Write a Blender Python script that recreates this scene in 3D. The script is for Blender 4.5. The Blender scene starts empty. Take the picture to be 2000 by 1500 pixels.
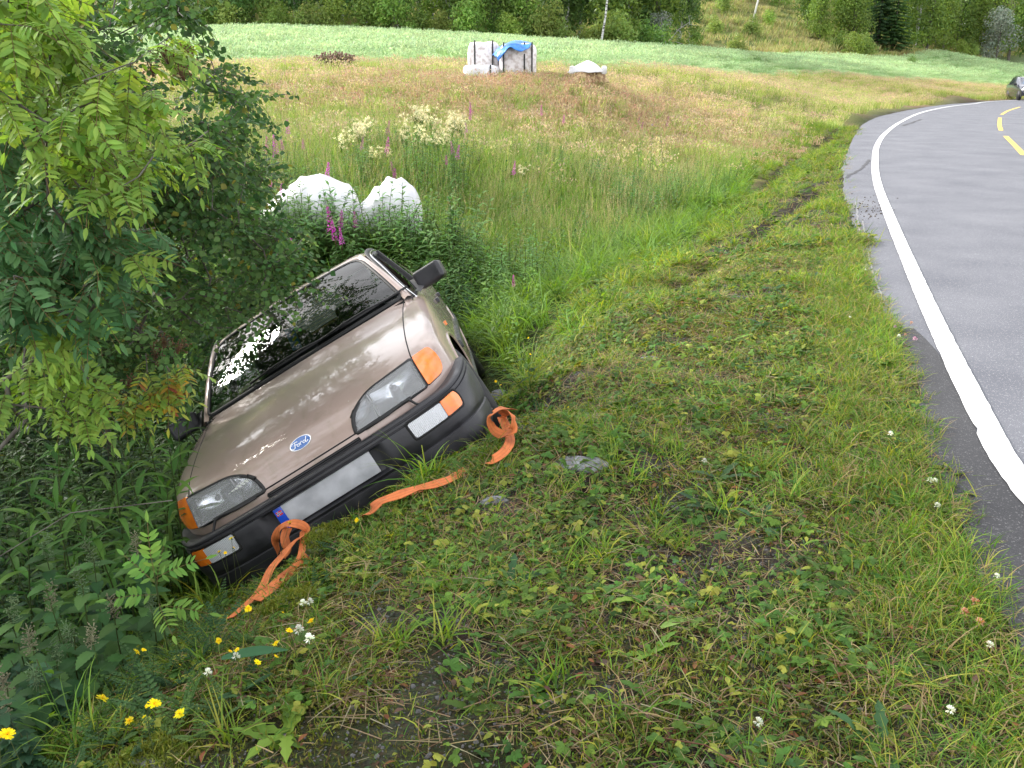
import bpy, bmesh, math, random
import numpy as np
from mathutils import Vector, Matrix, Euler
from mathutils.bvhtree import BVHTree

scene = bpy.context.scene
C = scene.collection
R_ = math.radians
rng = np.random.default_rng(7)
random.seed(7)

# ------------------------------------------------------------------ camera, sky, sun, exposure
PITCH = 19.1; FPX = 1729.0; EYE = 1.55
cam_d = bpy.data.cameras.new('camera'); cam = bpy.data.objects.new('camera', cam_d); C.objects.link(cam)
cam.location = (0, 0, EYE); cam.rotation_euler = (R_(90 - PITCH), 0, 0)
cam_d.sensor_width = 36.0; cam_d.lens = 36.0 * FPX / 2000.0
cam_d.clip_start = 0.05; cam_d.clip_end = 2000.0
scene.camera = cam

SUN_EL, SUN_AZ = 29.0, -58.0          # azimuth measured from +Y towards +X
w = bpy.data.worlds.new('World'); scene.world = w; w.use_nodes = True
nt = w.node_tree; nt.nodes.clear()
wo = nt.nodes.new('ShaderNodeOutputWorld'); bg = nt.nodes.new('ShaderNodeBackground')
sky = nt.nodes.new('ShaderNodeTexSky'); sky.sky_type = 'NISHITA'; sky.sun_disc = False
sky.sun_elevation = R_(SUN_EL); sky.sun_rotation = R_(SUN_AZ); sky.dust_density = 2.0; sky.air_density = 1.0
hs = nt.nodes.new('ShaderNodeHueSaturation'); hs.inputs['Saturation'].default_value = 0.35; hs.inputs['Value'].default_value = 1.0
tc = nt.nodes.new('ShaderNodeTexCoord'); nz = nt.nodes.new('ShaderNodeTexNoise'); nz.inputs['Scale'].default_value = 2.6
nz.inputs['Detail'].default_value = 6; nz.inputs['Roughness'].default_value = .55
cr = nt.nodes.new('ShaderNodeValToRGB'); cr.color_ramp.elements[0].position = .36; cr.color_ramp.elements[1].position = .60
mx = nt.nodes.new('ShaderNodeMix'); mx.data_type = 'RGBA'
mx.inputs['B'].default_value = (12.5, 12.6, 13.0, 1)      # bright broken cloud
nt.links.new(tc.outputs['Generated'], nz.inputs['Vector']); nt.links.new(nz.outputs['Fac'], cr.inputs['Fac'])
nt.links.new(sky.outputs[0], hs.inputs['Color']); nt.links.new(hs.outputs[0], mx.inputs['A'])
nt.links.new(cr.outputs['Color'], mx.inputs['Factor']); nt.links.new(mx.outputs['Result'], bg.inputs['Color'])
bg.inputs['Strength'].default_value = 0.115
nt.links.new(bg.outputs[0], wo.inputs[0])
sd = bpy.data.lights.new('sun', 'SUN'); sd.energy = 3.6; sd.angle = R_(12); sd.color = (1, .955, .88)
sun = bpy.data.objects.new('sun', sd); C.objects.link(sun)
sdir = Vector((math.sin(R_(SUN_AZ)) * math.cos(R_(SUN_EL)), math.cos(R_(SUN_AZ)) * math.cos(R_(SUN_EL)), math.sin(R_(SUN_EL))))
sun.rotation_euler = sdir.to_track_quat('Z', 'Y').to_euler(); sun.location = sdir * 60

scene.view_settings.view_transform = 'Standard'; scene.view_settings.look = 'None'
scene.view_settings.exposure = 1.0; scene.view_settings.gamma = 1.0; scene.view_settings.use_curve_mapping = False
scene.render.engine = 'CYCLES'
cy = scene.cycles; cy.max_bounces = 6; cy.diffuse_bounces = 3; cy.glossy_bounces = 4; cy.transmission_bounces = 5; cy.transparent_max_bounces = 8
cy.use_denoising = True; cy.sample_clamp_indirect = 6

# ------------------------------------------------------------------ helpers
_p = R_(PITCH)
def ray(px, py):
    x = (px - 1000) / FPX; y = (py - 750) / FPX
    return np.array([x, math.cos(_p) - y * math.sin(_p), -math.sin(_p) - y * math.cos(_p)])
def onz(px, py, z=0.0):
    r = ray(px, py); t = (z - EYE) / r[2]; return np.array([r[0] * t, r[1] * t, z])
def atY(px, py, Y):
    r = ray(px, py); t = Y / r[1]; return np.array([r[0] * t, Y, EYE + r[2] * t])

def tag(o, label=None, cat=None, group=None, kind=None):
    if label: o['label'] = label
    if cat: o['category'] = cat
    if group: o['group'] = group
    if kind: o['kind'] = kind
    return o
def empty(name, loc=(0, 0, 0), rz=0.0):
    o = bpy.data.objects.new(name, None); C.objects.link(o); o.location = loc; o.rotation_euler = (0, 0, rz)
    o.empty_display_size = .1
    return o
def mesh_obj(name, verts, faces, mat=None, parent=None, smooth=True, cols=None):
    me = bpy.data.meshes.new(name); me.from_pydata([tuple(map(float, v)) for v in verts], [], [tuple(f) for f in faces]); me.update()
    if smooth: me.polygons.foreach_set('use_smooth', [True] * len(me.polygons))
    if mat is not None:
        for m_ in (mat if isinstance(mat, (list, tuple)) else [mat]): me.materials.append(m_)
    if cols is not None: setcol(me, cols)
    o = bpy.data.objects.new(name, me); C.objects.link(o)
    if parent is not None: o.parent = parent
    return o
def setcol(me, fc):
    a = me.attributes.new('col', 'FLOAT_COLOR', 'FACE')
    fc = np.asarray(fc, float); f4 = np.ones((len(fc), 4)); f4[:, :3] = fc; a.data.foreach_set('color', f4.ravel())
def smoothstep(a, b, x):
    t = np.clip((x - a) / (b - a), 0, 1); return t * t * (3 - 2 * t)

def hash2(i, j, s):
    n = (i.astype(np.int64) * 374761393 + j.astype(np.int64) * 668265263 + s * 1442695) & 0x7fffffff
    n = ((n ^ (n >> 13)) * 1274126177) & 0x7fffffff
    return ((n ^ (n >> 16)) & 0xffff) / 65535.0
def vnoise(x, y, s=0):
    xi = np.floor(x); yi = np.floor(y); fx = x - xi; fy = y - yi
    fx = fx * fx * (3 - 2 * fx); fy = fy * fy * (3 - 2 * fy)
    a = hash2(xi, yi, s); b = hash2(xi + 1, yi, s); c = hash2(xi, yi + 1, s); d = hash2(xi + 1, yi + 1, s)
    return (a * (1 - fx) + b * fx) * (1 - fy) + (c * (1 - fx) + d * fx) * fy
def fbm(x, y, s=0, o=4):
    x = np.asarray(x, float); y = np.asarray(y, float); r = 0; a = .5; t = 0
    for k in range(o): r = r + a * vnoise(x, y, s + k); t += a; x = x * 2.03 + 11.3; y = y * 2.03 + 5.7; a *= .5
    return r / t

# ------------------------------------------------------------------ materials
def principled(name, col, rough=.5, metal=0.0, coat=0.0, spec=.5, **kw):
    m = bpy.data.materials.new(name); m.use_nodes = True
    b = m.node_tree.nodes['Principled BSDF']
    b.inputs['Base Color'].default_value = (*col, 1); b.inputs['Roughness'].default_value = rough
    b.inputs['Metallic'].default_value = metal; b.inputs['Coat Weight'].default_value = coat
    b.inputs['Coat Roughness'].default_value = .04; b.inputs['Specular IOR Level'].default_value = spec
    for k, v in kw.items(): b.inputs[k].default_value = v
    return m
def vary(m, c1, c2, scale=8.0, lo=.4, hi=.6, detail=5, coord='Object', bump=0.0, bscale=None, rough=None, stretch=(1, 1, 1)):
    """mix two colours of the thing itself by a noise and optionally add a bump"""
    t = m.node_tree; b = t.nodes['Principled BSDF']
    tc = t.nodes.new('ShaderNodeTexCoord'); mp = t.nodes.new('ShaderNodeMapping'); mp.inputs['Scale'].default_value = stretch
    t.links.new(tc.outputs[coord], mp.inputs[0])
    n = t.nodes.new('ShaderNodeTexNoise'); n.inputs['Scale'].default_value = scale; n.inputs['Detail'].default_value = detail
    r = t.nodes.new('ShaderNodeValToRGB'); r.color_ramp.elements[0].position = lo; r.color_ramp.elements[1].position = hi
    r.color_ramp.elements[0].color = (*c1, 1); r.color_ramp.elements[1].color = (*c2, 1)
    t.links.new(mp.outputs[0], n.inputs['Vector']); t.links.new(n.outputs['Fac'], r.inputs['Fac']); t.links.new(r.outputs['Color'], b.inputs['Base Color'])
    if rough:
        rr = t.nodes.new('ShaderNodeMapRange'); rr.inputs['To Min'].default_value = rough[0]; rr.inputs['To Max'].default_value = rough[1]
        rr.inputs['From Min'].default_value = lo; rr.inputs['From Max'].default_value = hi
        t.links.new(n.outputs['Fac'], rr.inputs['Value']); t.links.new(rr.outputs[0], b.inputs['Roughness'])
    if bump:
        n2 = t.nodes.new('ShaderNodeTexNoise'); n2.inputs['Scale'].default_value = bscale or scale * 4; n2.inputs['Detail'].default_value = 6
        bp = t.nodes.new('ShaderNodeBump'); bp.inputs['Strength'].default_value = 1.0; bp.inputs['Distance'].default_value = bump
        t.links.new(mp.outputs[0], n2.inputs['Vector']); t.links.new(n2.outputs['Fac'], bp.inputs['Height']); t.links.new(bp.outputs[0], b.inputs['Normal'])
    return m

def foliage_mat():
    """one leaf material: own colour per face ('col'), per-copy variation and the object's colour"""
    m = bpy.data.materials.new('foliage'); m.use_nodes = True; t = m.node_tree; t.nodes.clear()
    out = t.nodes.new('ShaderNodeOutputMaterial')
    at = t.nodes.new('ShaderNodeAttribute'); at.attribute_name = 'col'
    oi = t.nodes.new('ShaderNodeObjectInfo')
    mul = t.nodes.new('ShaderNodeMix'); mul.data_type = 'RGBA'; mul.blend_type = 'MULTIPLY'; mul.inputs['Factor'].default_value = 1
    t.links.new(at.outputs['Color'], mul.inputs['A']); t.links.new(oi.outputs['Color'], mul.inputs['B'])
    hv = t.nodes.new('ShaderNodeHueSaturation')
    m1 = t.nodes.new('ShaderNodeMapRange'); m1.inputs['To Min'].default_value = .485; m1.inputs['To Max'].default_value = .515
    m2 = t.nodes.new('ShaderNodeMapRange'); m2.inputs['To Min'].default_value = .75; m2.inputs['To Max'].default_value = 1.25
    wn = t.nodes.new('ShaderNodeTexWhiteNoise'); wn.noise_dimensions = '1D'
    t.links.new(oi.outputs['Random'], m1.inputs['Value']); t.links.new(oi.outputs['Random'], wn.inputs['W']); t.links.new(wn.outputs['Value'], m2.inputs['Value'])
    t.links.new(m1.outputs[0], hv.inputs['Hue']); t.links.new(m2.outputs[0], hv.inputs['Value']); t.links.new(mul.outputs['Result'], hv.inputs['Color'])
    pb = t.nodes.new('ShaderNodeBsdfPrincipled'); pb.inputs['Roughness'].default_value = .5; pb.inputs['Specular IOR Level'].default_value = .18
    tr = t.nodes.new('ShaderNodeBsdfTranslucent'); ms = t.nodes.new('ShaderNodeMixShader'); ms.inputs[0].default_value = .38
    hv2 = t.nodes.new('ShaderNodeHueSaturation'); hv2.inputs['Hue'].default_value = .485; hv2.inputs['Saturation'].default_value = 1.15; hv2.inputs['Value'].default_value = 1.5
    t.links.new(hv.outputs[0], pb.inputs['Base Color']); t.links.new(hv.outputs[0], hv2.inputs['Color']); t.links.new(hv2.outputs[0], tr.inputs['Color'])
    t.links.new(pb.outputs[0], ms.inputs[1]); t.links.new(tr.outputs[0], ms.inputs[2]); t.links.new(ms.outputs[0], out.inputs[0])
    return m
FOL = foliage_mat()

# ------------------------------------------------------------------ terrain height field
EDGE_PX = [(1960,196),(1850,204),(1750,220),(1690,240),(1655,300),(1650,360),(1665,430),(1690,520),(1720,590),(1760,680),(1790,760),(1820,880),(1870,1000),(1900,1080),(1960,1200),(2000,1290)]
LINE_PX = [(1960,197),(1900,203),(1850,209),(1800,220),(1760,238),(1730,260),(1713,285),(1709,320),(1714,360),(1740,430),(1778,520),(1813,600),(1860,700),(1905,790),(1992,945)]
def catmull(P, n=12):
    P = np.asarray(P, float); P = np.vstack([2 * P[0] - P[1], P, 2 * P[-1] - P[-2]]); out = []
    for k in range(1, len(P) - 2):
        for t in np.linspace(0, 1, n, endpoint=False):
            out.append(.5 * ((2 * P[k]) + (-P[k-1] + P[k+1]) * t + (2*P[k-1] - 5*P[k] + 4*P[k+1] - P[k+2]) * t*t + (-P[k-1] + 3*P[k] - 3*P[k+1] + P[k+2]) * t**3))
    out.append(P[-2]); return np.array(out)
def resample(P, step):
    P = np.asarray(P, float); d = np.r_[0, np.cumsum(np.linalg.norm(np.diff(P, axis=0), axis=1))]
    n = max(2, int(d[-1] / step) + 1); s = np.linspace(0, d[-1], n)
    return np.stack([np.interp(s, d, P[:, k]) for k in range(P.shape[1])], 1)
def far_ext(a, b, L): d = (a - b) / np.linalg.norm(a - b); return a + d * L
e = [onz(*q)[:2] for q in EDGE_PX][::-1]
l = [onz(*q)[:2] for q in LINE_PX][::-1]
EDGE = catmull([(.75, -12), (.95, -5), (1.15, -1), (1.3, .9)] + list(e) + [(52, 81), (68, 96), (95, 120)])
LINE = catmull([(1.45, -12), (1.58, -5), (1.74, -1), (1.86, 1.2), (1.93, 2.2)] + list(l) + [(51.5, 79.6), (68, 94.6), (95.5, 118.6)])

def poly_dist(P, X, Y):
    """signed distance to polyline; positive on the left of its direction (the verge side)"""
    best = np.full(X.shape, 1e9); sg = np.ones(X.shape)
    for a, b in zip(P[:-1], P[1:]):
        d = b - a; L2 = d @ d
        if L2 < 1e-9: continue
        t = np.clip(((X - a[0]) * d[0] + (Y - a[1]) * d[1]) / L2, 0, 1)
        qx = X - (a[0] + t * d[0]); qy = Y - (a[1] + t * d[1]); D = qx * qx + qy * qy
        c = d[0] * qy - d[1] * qx; m = D < best
        best = np.where(m, D, best); sg = np.where(m, np.where(c > 0, 1.0, -1.0), sg)
    return np.sqrt(best) * sg

CTRL = [(-.2,8.3,-.75),(.29,10,-.8),(1.35,13,-.78),(3.09,17,-.62),(5.56,22,-.3),(10.66,32,-.05),
 (-1.2,12,-.45),(2.0,18,-.35),(0,16,-.1),(0,20,.35),(-2.2,20,.5),(-5.5,20,.5),(4.3,26,.5),(-.23,28,1.5),(-5.9,27,1.5),(2.1,26,1.36),(9.6,35,.9),
 (16,48,.7),(28,62,.6),(44,80,.4),
 (-16,60,3.8),(0,60,3.2),(14,65,2.6),(30.5,80,1.9),(51,110,3.6),(62,112,1.7),(80,120,0),(-33,60,3.2),(-13,40,2.0),(-6,42,2.2),(8,42,1.6),
 (-.45,3.4,-.13),(-.08,4.15,-.14),(.15,5.0,-.2),(.45,6.0,-.2),(.8,7.2,-.25),(-1.34,3.35,-.70),(-.98,3.12,-.44),(-.62,3.2,-.20),(-.75,2.8,-.26),(-.96,2.5,-.24),(-1.0,1.9,-.12),
 (-1.9,2.6,-.75),(-1.7,1.6,-.5),(-2.6,3.2,-1.15),(-1.9,3.7,-1.1),(-3.2,1.5,-.9),(-.6,1.0,0),(-.8,-3,0),(-3,-3,-.6),(-6,-3,-.6),
 (.05,4.6,-.37),(-1.45,4.35,-1.22),(-.25,7.15,-.86),(-1.7,6.9,-1.72),(-.75,4.0,-.62),(-.8,5.2,-1.0),(-1.0,6.4,-1.35),(-.6,4.6,-.78),(0.2,5.6,-.5),(.15,6.4,-.62),
 (-2.5,4.6,-1.3),(-2.8,6.5,-1.65),(-4.2,4.6,-1.0),(-4.6,7.5,-.9),(-2.0,8.6,-1.25),(-3.2,9.2,-.85),(-.9,8.6,-1.05),(-2.3,10.6,-.5),(-1.2,10.6,-.62),(-6.5,10.5,-.35),(-7,3,-.7),(-12,8,0),(-14,25,1.2),
 (.3,3.0,-.03),(.5,1.8,-.01),(.9,4.2,-.03),(1.2,5.5,-.04),(-.2,2.4,-.06),(1.4,7.3,-.1),(2.1,8.6,-.1),(3.2,10.9,-.12),(5.9,17.1,-.1),
 (12.2,14,0),(9,4,0),(25,30,0),(14,-3,0),(40,50,0),(75,70,0),
 (29,112,8.0),(21,84,3.1),(42,103,3.0),(9.5,73,3.3),(52,118,4.2),(0,100,8),(-20,95,8),(-45,95,7),(60,150,16),(10,160,24),(-60,160,22),(110,190,20),(150,140,6),(150,30,-1),(150,-15,-1),(-150,40,2),(-150,200,30),(0,260,48),(150,260,40),(-150,-15,0),(0,-15,0)]
_e0 = EDGE[EDGE[:, 1] < 75]
CTRL += [(p[0], p[1], -.01) for p in _e0[::9]] + [(p[0] + 2.5, p[1] - .8, 0) for p in _e0[::18]]
CTRL = np.array(CTRL, float)
def _ker(D2): return .5 * D2 * np.log(D2 + 1e-9)
_xy = CTRL[:, :2] / 10.0
_D = ((_xy[:, None] - _xy[None]) ** 2).sum(-1); _n = len(CTRL)
_A = np.zeros((_n + 3, _n + 3)); _A[:_n, :_n] = _ker(_D) + np.eye(_n) * 2e-5; _A[:_n, _n] = 1; _A[:_n, _n + 1:] = _xy; _A[_n, :_n] = 1; _A[_n + 1:, :_n] = _xy.T
_W = np.linalg.solve(_A, np.r_[CTRL[:, 2], 0, 0, 0])
def tps(X, Y):
    x = X.ravel() / 10; y = Y.ravel() / 10; out = _W[_n] + _W[_n + 1] * x + _W[_n + 2] * y
    for k in range(_n): out = out + _W[k] * _ker((x - _xy[k, 0]) ** 2 + (y - _xy[k, 1]) ** 2)
    return out.reshape(X.shape)
def axis(lo, hi, c0, c1, d0, g):
    a = list(np.arange(c0, c1, d0)); s = d0; x = c1
    while x < hi: a.append(x); s *= g; x += s
    s = d0 * g; x = c0 - s
    while x > lo: a.insert(0, x); s *= g; x -= s
    return np.array([lo] + a + [hi])
GX = axis(-150, 150, -3.2, 2.6, .05, 1.035); GY = axis(-15, 260, 1.2, 9, .05, 1.022)
MX, MY = np.meshgrid(GX, GY)
DE = poly_dist(EDGE, MX, MY)
Z = tps(MX, MY)
zone_v = smoothstep(0, .4, DE)                                  # off the asphalt
near = 1 - smoothstep(25, 60, MY)
Z = Z + zone_v * (.05 * (fbm(MX * 2.2, MY * 2.2, 3) - .5) + .022 * (fbm(MX * 11, MY * 11, 9) - .5) + near * .0)
Z = Z + (1 - near) * zone_v * .5 * (fbm(MX * .06, MY * .06, 21) - .5)
# the torn wheel ruts that run from the asphalt down the verge
RUT = [catmull([onz(*q, -.06)[:2] for q in ((1640,352),(1590,372),(1530,405),(1480,445),(1400,500),(1310,560))], 8),
       catmull([onz(*q, -.06)[:2] for q in ((1640,255),(1580,285),(1500,330),(1440,350))], 8)]
def rut_dist(X, Y): return np.minimum(np.abs(poly_dist(RUT[0], X, Y)), np.abs(poly_dist(RUT[1], X, Y)) * 1.3)
RD = rut_dist(MX, MY)
Z = Z - .09 * np.exp(-(RD / .2) ** 2) * zone_v
# road bed: flat, sunk under the asphalt
onroad = smoothstep(.05, -.12, DE) * smoothstep(-9.2, -8.4, DE)
Z = Z * (1 - onroad) + (-.035) * onroad
Z = np.where((DE > -.1) & (DE < .25) & (MY < 70), np.minimum(Z, .0), Z)
def ground(x, y):
    x = np.asarray(x, float); y = np.asarray(y, float)
    i = np.clip(np.searchsorted(GX, x) - 1, 0, len(GX) - 2); j = np.clip(np.searchsorted(GY, y) - 1, 0, len(GY) - 2)
    fx = (x - GX[i]) / (GX[i+1] - GX[i]); fy = (y - GY[j]) / (GY[j+1] - GY[j])
    return (Z[j, i] * (1-fx) + Z[j, i+1] * fx) * (1-fy) + (Z[j+1, i] * (1-fx) + Z[j+1, i+1] * fx) * fy
def gz(x, y): return float(ground(np.array([x]), np.array([y]))[0])

def gp(px, py, lift=.04, Y0=2.2, Y1=6.0):
    """where the ray of this pixel meets the ground, lifted a little"""
    r = ray(px, py)
    for Y in np.linspace(Y0, Y1, 240):
        t = Y / r[1]; x, z = r[0] * t, EYE + r[2] * t
        if z <= gz(x, Y) + lift: break
    return np.array([x, Y, max(z, gz(x, Y) + lift)])
# stones bedded in the bank: pixel column and row, size, seed, label, turn, how deep it sits, bare or mossy
ROCKS = [(725, 1000, (.42, .22, .20), 3, 'mossy grey rock just below the number plate', .5, .16, 1),
 (655, 1070, (.24, .18, .14), 5, 'rounded moss covered rock beside the orange strap', .4, .2, 0),
 (590, 1195, (.28, .18, .12), 6, 'low moss covered rock under the hanging strap ends', .2, .38, 0),
 (410, 1115, (.32, .18, .12), 13, 'dark mossy rock under the left end of the bumper', .3, .25, 0),
 (1140, 915, (.26, .12, .08), 7, 'flat pale grey stone bedded in the verge right of the bumper', .1, .34, 1),
 (965, 985, (.12, .07, .05), 8, 'small flat grey stone left of the pale stone', .3, .2, 1),
 (975, 775, (.20, .10, .09), 9, 'grey stone in the grass beside the right end of the bumper', .6, .25, 1),
 (320, 1485, (.24, .18, .11), 10, 'mossy rock at the bottom left under the yellow flowers', .2, .4, 0),
 (1270, 705, (.16, .08, .05), 11, 'pale flat stone showing through the verge grass', .1, .22, 1)]
_rk = [(gp(r[0], r[1], .0, 1.3, 9), r) for r in ROCKS]

VERGE = catmull([(-1.0,-6),(-.95,0.5)] + [onz(*q, -.08)[:2] for q in [(450,1300),(620,1100),(850,960),(1000,820),(1300,560),(1500,430),(1600,330),(1690,250)]])
def zones(X, Y, DEv=None):
    de = poly_dist(EDGE, X, Y) if DEv is None else DEv
    vd = poly_dist(VERGE, X, Y)                      # >0 left of the mown verge
    return de, vd
CROPY = lambda X: 36 + .0 * X + np.where(X > 8, (X - 8) * .62, 0) - np.where(X < -8, (X + 8) * .0, 0)
HILLY = lambda X: np.where(X < 5, 66.0, 66 + (X - 5) * .98)
de_, vd_ = zones(MX, MY, DE)
ny, nx = MX.shape
def cmix(a, b, t): return a * (1 - t[..., None]) + b * t[..., None]
c3 = lambda *a: np.array(a, float)
n1 = fbm(MX * 1.6, MY * 1.6, 31); n2 = fbm(MX * 7, MY * 7, 41); n3 = fbm(MX * .25, MY * .25, 51)
col = cmix(c3(.050, .041, .030), c3(.11, .102, .09), smoothstep(.38, .62, n2))           # soil to grit
col = cmix(col, c3(.055, .070, .020), smoothstep(.50, .66, n1) * .6)                       # moss
g_s = cmix(c3(.045, .075, .020), c3(.075, .085, .030), n1)
col = cmix(col, g_s, smoothstep(.1, .7, vd_) * (MY < 400))
g_h = cmix(c3(.26, .27, .10), c3(.38, .26, .17), smoothstep(.42, .62, fbm(MX * .5, MY * .35, 61)))
col = cmix(col, g_h, smoothstep(12, 18, MY) * np.where(MY > 29, smoothstep(0, .8, DE), smoothstep(0, .8, vd_)))
col = cmix(col, c3(.19, .25, .125), smoothstep(-1, 1, MY - CROPY(MX)) * smoothstep(8, 10, DE))
g_hill = cmix(c3(.13, .17, .05), c3(.24, .22, .09), smoothstep(.4, .62, fbm(MX * .12, MY * .12, 71)))
col = cmix(col, g_hill, smoothstep(-1, 1, MY - HILLY(MX)) * smoothstep(0, 2, DE))
col = cmix(col, c3(.045, .036, .027), np.clip(np.exp(-(RD / .22) ** 2) * 1.3 * (.5 + n2), 0, 1))
col = cmix(col, c3(.11, .105, .10), smoothstep(.16, .0, np.abs(DE)) * smoothstep(.3, .6, n2))
verts = np.stack([MX, MY, Z], -1).reshape(-1, 3)
ii = np.arange(ny - 1)[:, None] * nx + np.arange(nx - 1)[None]
quads = np.stack([ii, ii + 1, ii + nx + 1, ii + nx], -1).reshape(-1, 4)
me = bpy.data.meshes.new('ground'); me.vertices.add(len(verts)); me.vertices.foreach_set('co', verts.ravel())
me.loops.add(quads.size); me.loops.foreach_set('vertex_index', quads.ravel().astype(np.int32)); me.polygons.add(len(quads))
me.polygons.foreach_set('loop_start', np.arange(0, quads.size, 4, dtype=np.int32)); me.polygons.foreach_set('loop_total', np.full(len(quads), 4, np.int32))
me.polygons.foreach_set('use_smooth', np.ones(len(quads), bool)); me.update(calc_edges=True)
at = me.attributes.new('col', 'FLOAT_COLOR', 'POINT'); c4 = np.ones((len(verts), 4)); c4[:, :3] = col.reshape(-1, 3); at.data.foreach_set('color', c4.ravel())
gm = bpy.data.materials.new('soil_and_grass'); gm.use_nodes = True; t = gm.node_tree; b = t.nodes['Principled BSDF']; b.inputs['Roughness'].default_value = .95; b.inputs['Specular IOR Level'].default_value = .15
a = t.nodes.new('ShaderNodeAttribute'); a.attribute_name = 'col'; tcn = t.nodes.new('ShaderNodeTexCoord')
n_a = t.nodes.new('ShaderNodeTexNoise'); n_a.inputs['Scale'].default_value = 45; n_a.inputs['Detail'].default_value = 8; n_a.inputs['Roughness'].default_value = .75
vo = t.nodes.new('ShaderNodeTexVoronoi'); vo.inputs['Scale'].default_value = 95
mr = t.nodes.new('ShaderNodeMapRange'); mr.inputs['From Min'].default_value = .3; mr.inputs['From Max'].default_value = .7; mr.inputs['To Min'].default_value = .35; mr.inputs['To Max'].default_value = 1.7
mm = t.nodes.new('ShaderNodeMix'); mm.data_type = 'RGBA'; mm.blend_type = 'MULTIPLY'; mm.inputs['Factor'].default_value = 1
mm2 = t.nodes.new('ShaderNodeMix'); mm2.data_type = 'RGBA'; mm2.blend_type = 'MULTIPLY'; mm2.inputs['Factor'].default_value = .35
for q in (n_a, vo): t.links.new(tcn.outputs['Object'], q.inputs['Vector'])
t.links.new(n_a.outputs['Fac'], mr.inputs['Value']); t.links.new(a.outputs['Color'], mm.inputs['A']); t.links.new(mr.outputs[0], mm.inputs['B'])
t.links.new(mm.outputs['Result'], mm2.inputs['A']); t.links.new(vo.outputs['Color'], mm2.inputs['B']); t.links.new(mm2.outputs['Result'], b.inputs['Base Color'])
bp = t.nodes.new('ShaderNodeBump'); bp.inputs['Distance'].default_value = .02; ad = t.nodes.new('ShaderNodeMath'); ad.operation = 'ADD'
t.links.new(n_a.outputs['Fac'], ad.inputs[0]); t.links.new(vo.outputs['Distance'], ad.inputs[1]); t.links.new(ad.outputs[0], bp.inputs['Height']); t.links.new(bp.outputs[0], b.inputs['Normal'])
me.materials.append(gm)
go = bpy.data.objects.new('ground', me); C.objects.link(go); tag(go, kind='structure')

# ------------------------------------------------------------------ road, markings
def offset(P, d):
    T = np.gradient(P, axis=0); T /= np.linalg.norm(T, axis=1)[:, None] + 1e-9
    return P + np.stack([T[:, 1], -T[:, 0]], 1) * d      # to the right of travel
def strip(name, L, Rr, z, mat, kind='structure', parent=None, nc=1, jit=0):
    n = len(L); V = []; F = []
    for k in range(n):
        for c in range(nc + 1):
            p = L[k] * (1 - c / nc) + Rr[k] * (c / nc); V.append((p[0], p[1], z))
    for k in range(n - 1):
        for c in range(nc): q = k * (nc + 1) + c; F.append((q, q + 1, q + nc + 2, q + nc + 1))
    o = mesh_obj(name, V, F, mat, parent, smooth=False)
    if kind: tag(o, kind=kind)
    return o
asph = principled('asphalt', (.07, .07, .075), .72, spec=.5)
def asphalt_nodes(m, c1, c2, speck, wear=True):
    vary(m, c1, c2, scale=1.2, lo=.3, hi=.7, detail=8, bump=.004, bscale=160)
    t = m.node_tree; b = t.nodes['Principled BSDF']; src = b.inputs['Base Color'].links[0].from_socket
    v = t.nodes.new('ShaderNodeTexVoronoi'); v.inputs['Scale'].default_value = 230; tc = t.nodes.new('ShaderNodeTexCoord'); t.links.new(tc.outputs['Object'], v.inputs['Vector'])
    sp = t.nodes.new('ShaderNodeSeparateColor'); t.links.new(v.outputs['Color'], sp.inputs[0])
    r = t.nodes.new('ShaderNodeValToRGB'); r.color_ramp.elements[0].position = .90; r.color_ramp.elements[1].position = 1.0
    r.color_ramp.elements[0].color = (0, 0, 0, 1); r.color_ramp.elements[1].color = (1, 1, 1, 1); t.links.new(sp.outputs[0], r.inputs['Fac'])
    m3 = t.nodes.new('ShaderNodeMix'); m3.data_type = 'RGBA'; t.links.new(r.outputs[0], m3.inputs['Factor']); t.links.new(src, m3.inputs['A']); m3.inputs['B'].default_value = (*speck, 1)
    v2 = t.nodes.new('ShaderNodeTexNoise'); v2.inputs['Scale'].default_value = 240; v2.inputs['Detail'].default_value = 3; t.links.new(tc.outputs['Object'], v2.inputs['Vector'])
    m4 = t.nodes.new('ShaderNodeMix'); m4.data_type = 'RGBA'; m4.blend_type = 'OVERLAY'; m4.inputs['Factor'].default_value = .8
    t.links.new(m3.outputs['Result'], m4.inputs['A']); t.links.new(v2.outputs['Fac'], m4.inputs['B']); t.links.new(m4.outputs['Result'], b.inputs['Base Color'])
asphalt_nodes(asph, (.088, .092, .112), (.140, .144, .164), (.36, .36, .37))
Ls = resample(EDGE, .25); jitter = (fbm(Ls[:, 0] * 4, Ls[:, 1] * 4, 5) - .5) * .09 + (fbm(Ls[:, 0] * 17, Ls[:, 1] * 17, 6) - .5) * .05
T_ = np.gradient(Ls, axis=0); T_ /= np.linalg.norm(T_, axis=1)[:, None]
Lj = Ls + np.stack([T_[:, 1], -T_[:, 0]], 1) * jitter[:, None]
road = strip('road', Lj, offset(Ls, 7.6), .0, asph, nc=6)
# thickness of the asphalt edge
V = []; F = []
for k, p in enumerate(Lj): V += [(p[0], p[1], 0), (p[0] - .02, p[1], -.06)]
for k in range(len(Lj) - 1): F.append((2*k, 2*k+1, 2*k+3, 2*k+2))
edge_face = mesh_obj('road_edge', V, F, asph, road, smooth=False); tag(edge_face, kind='structure')
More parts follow.
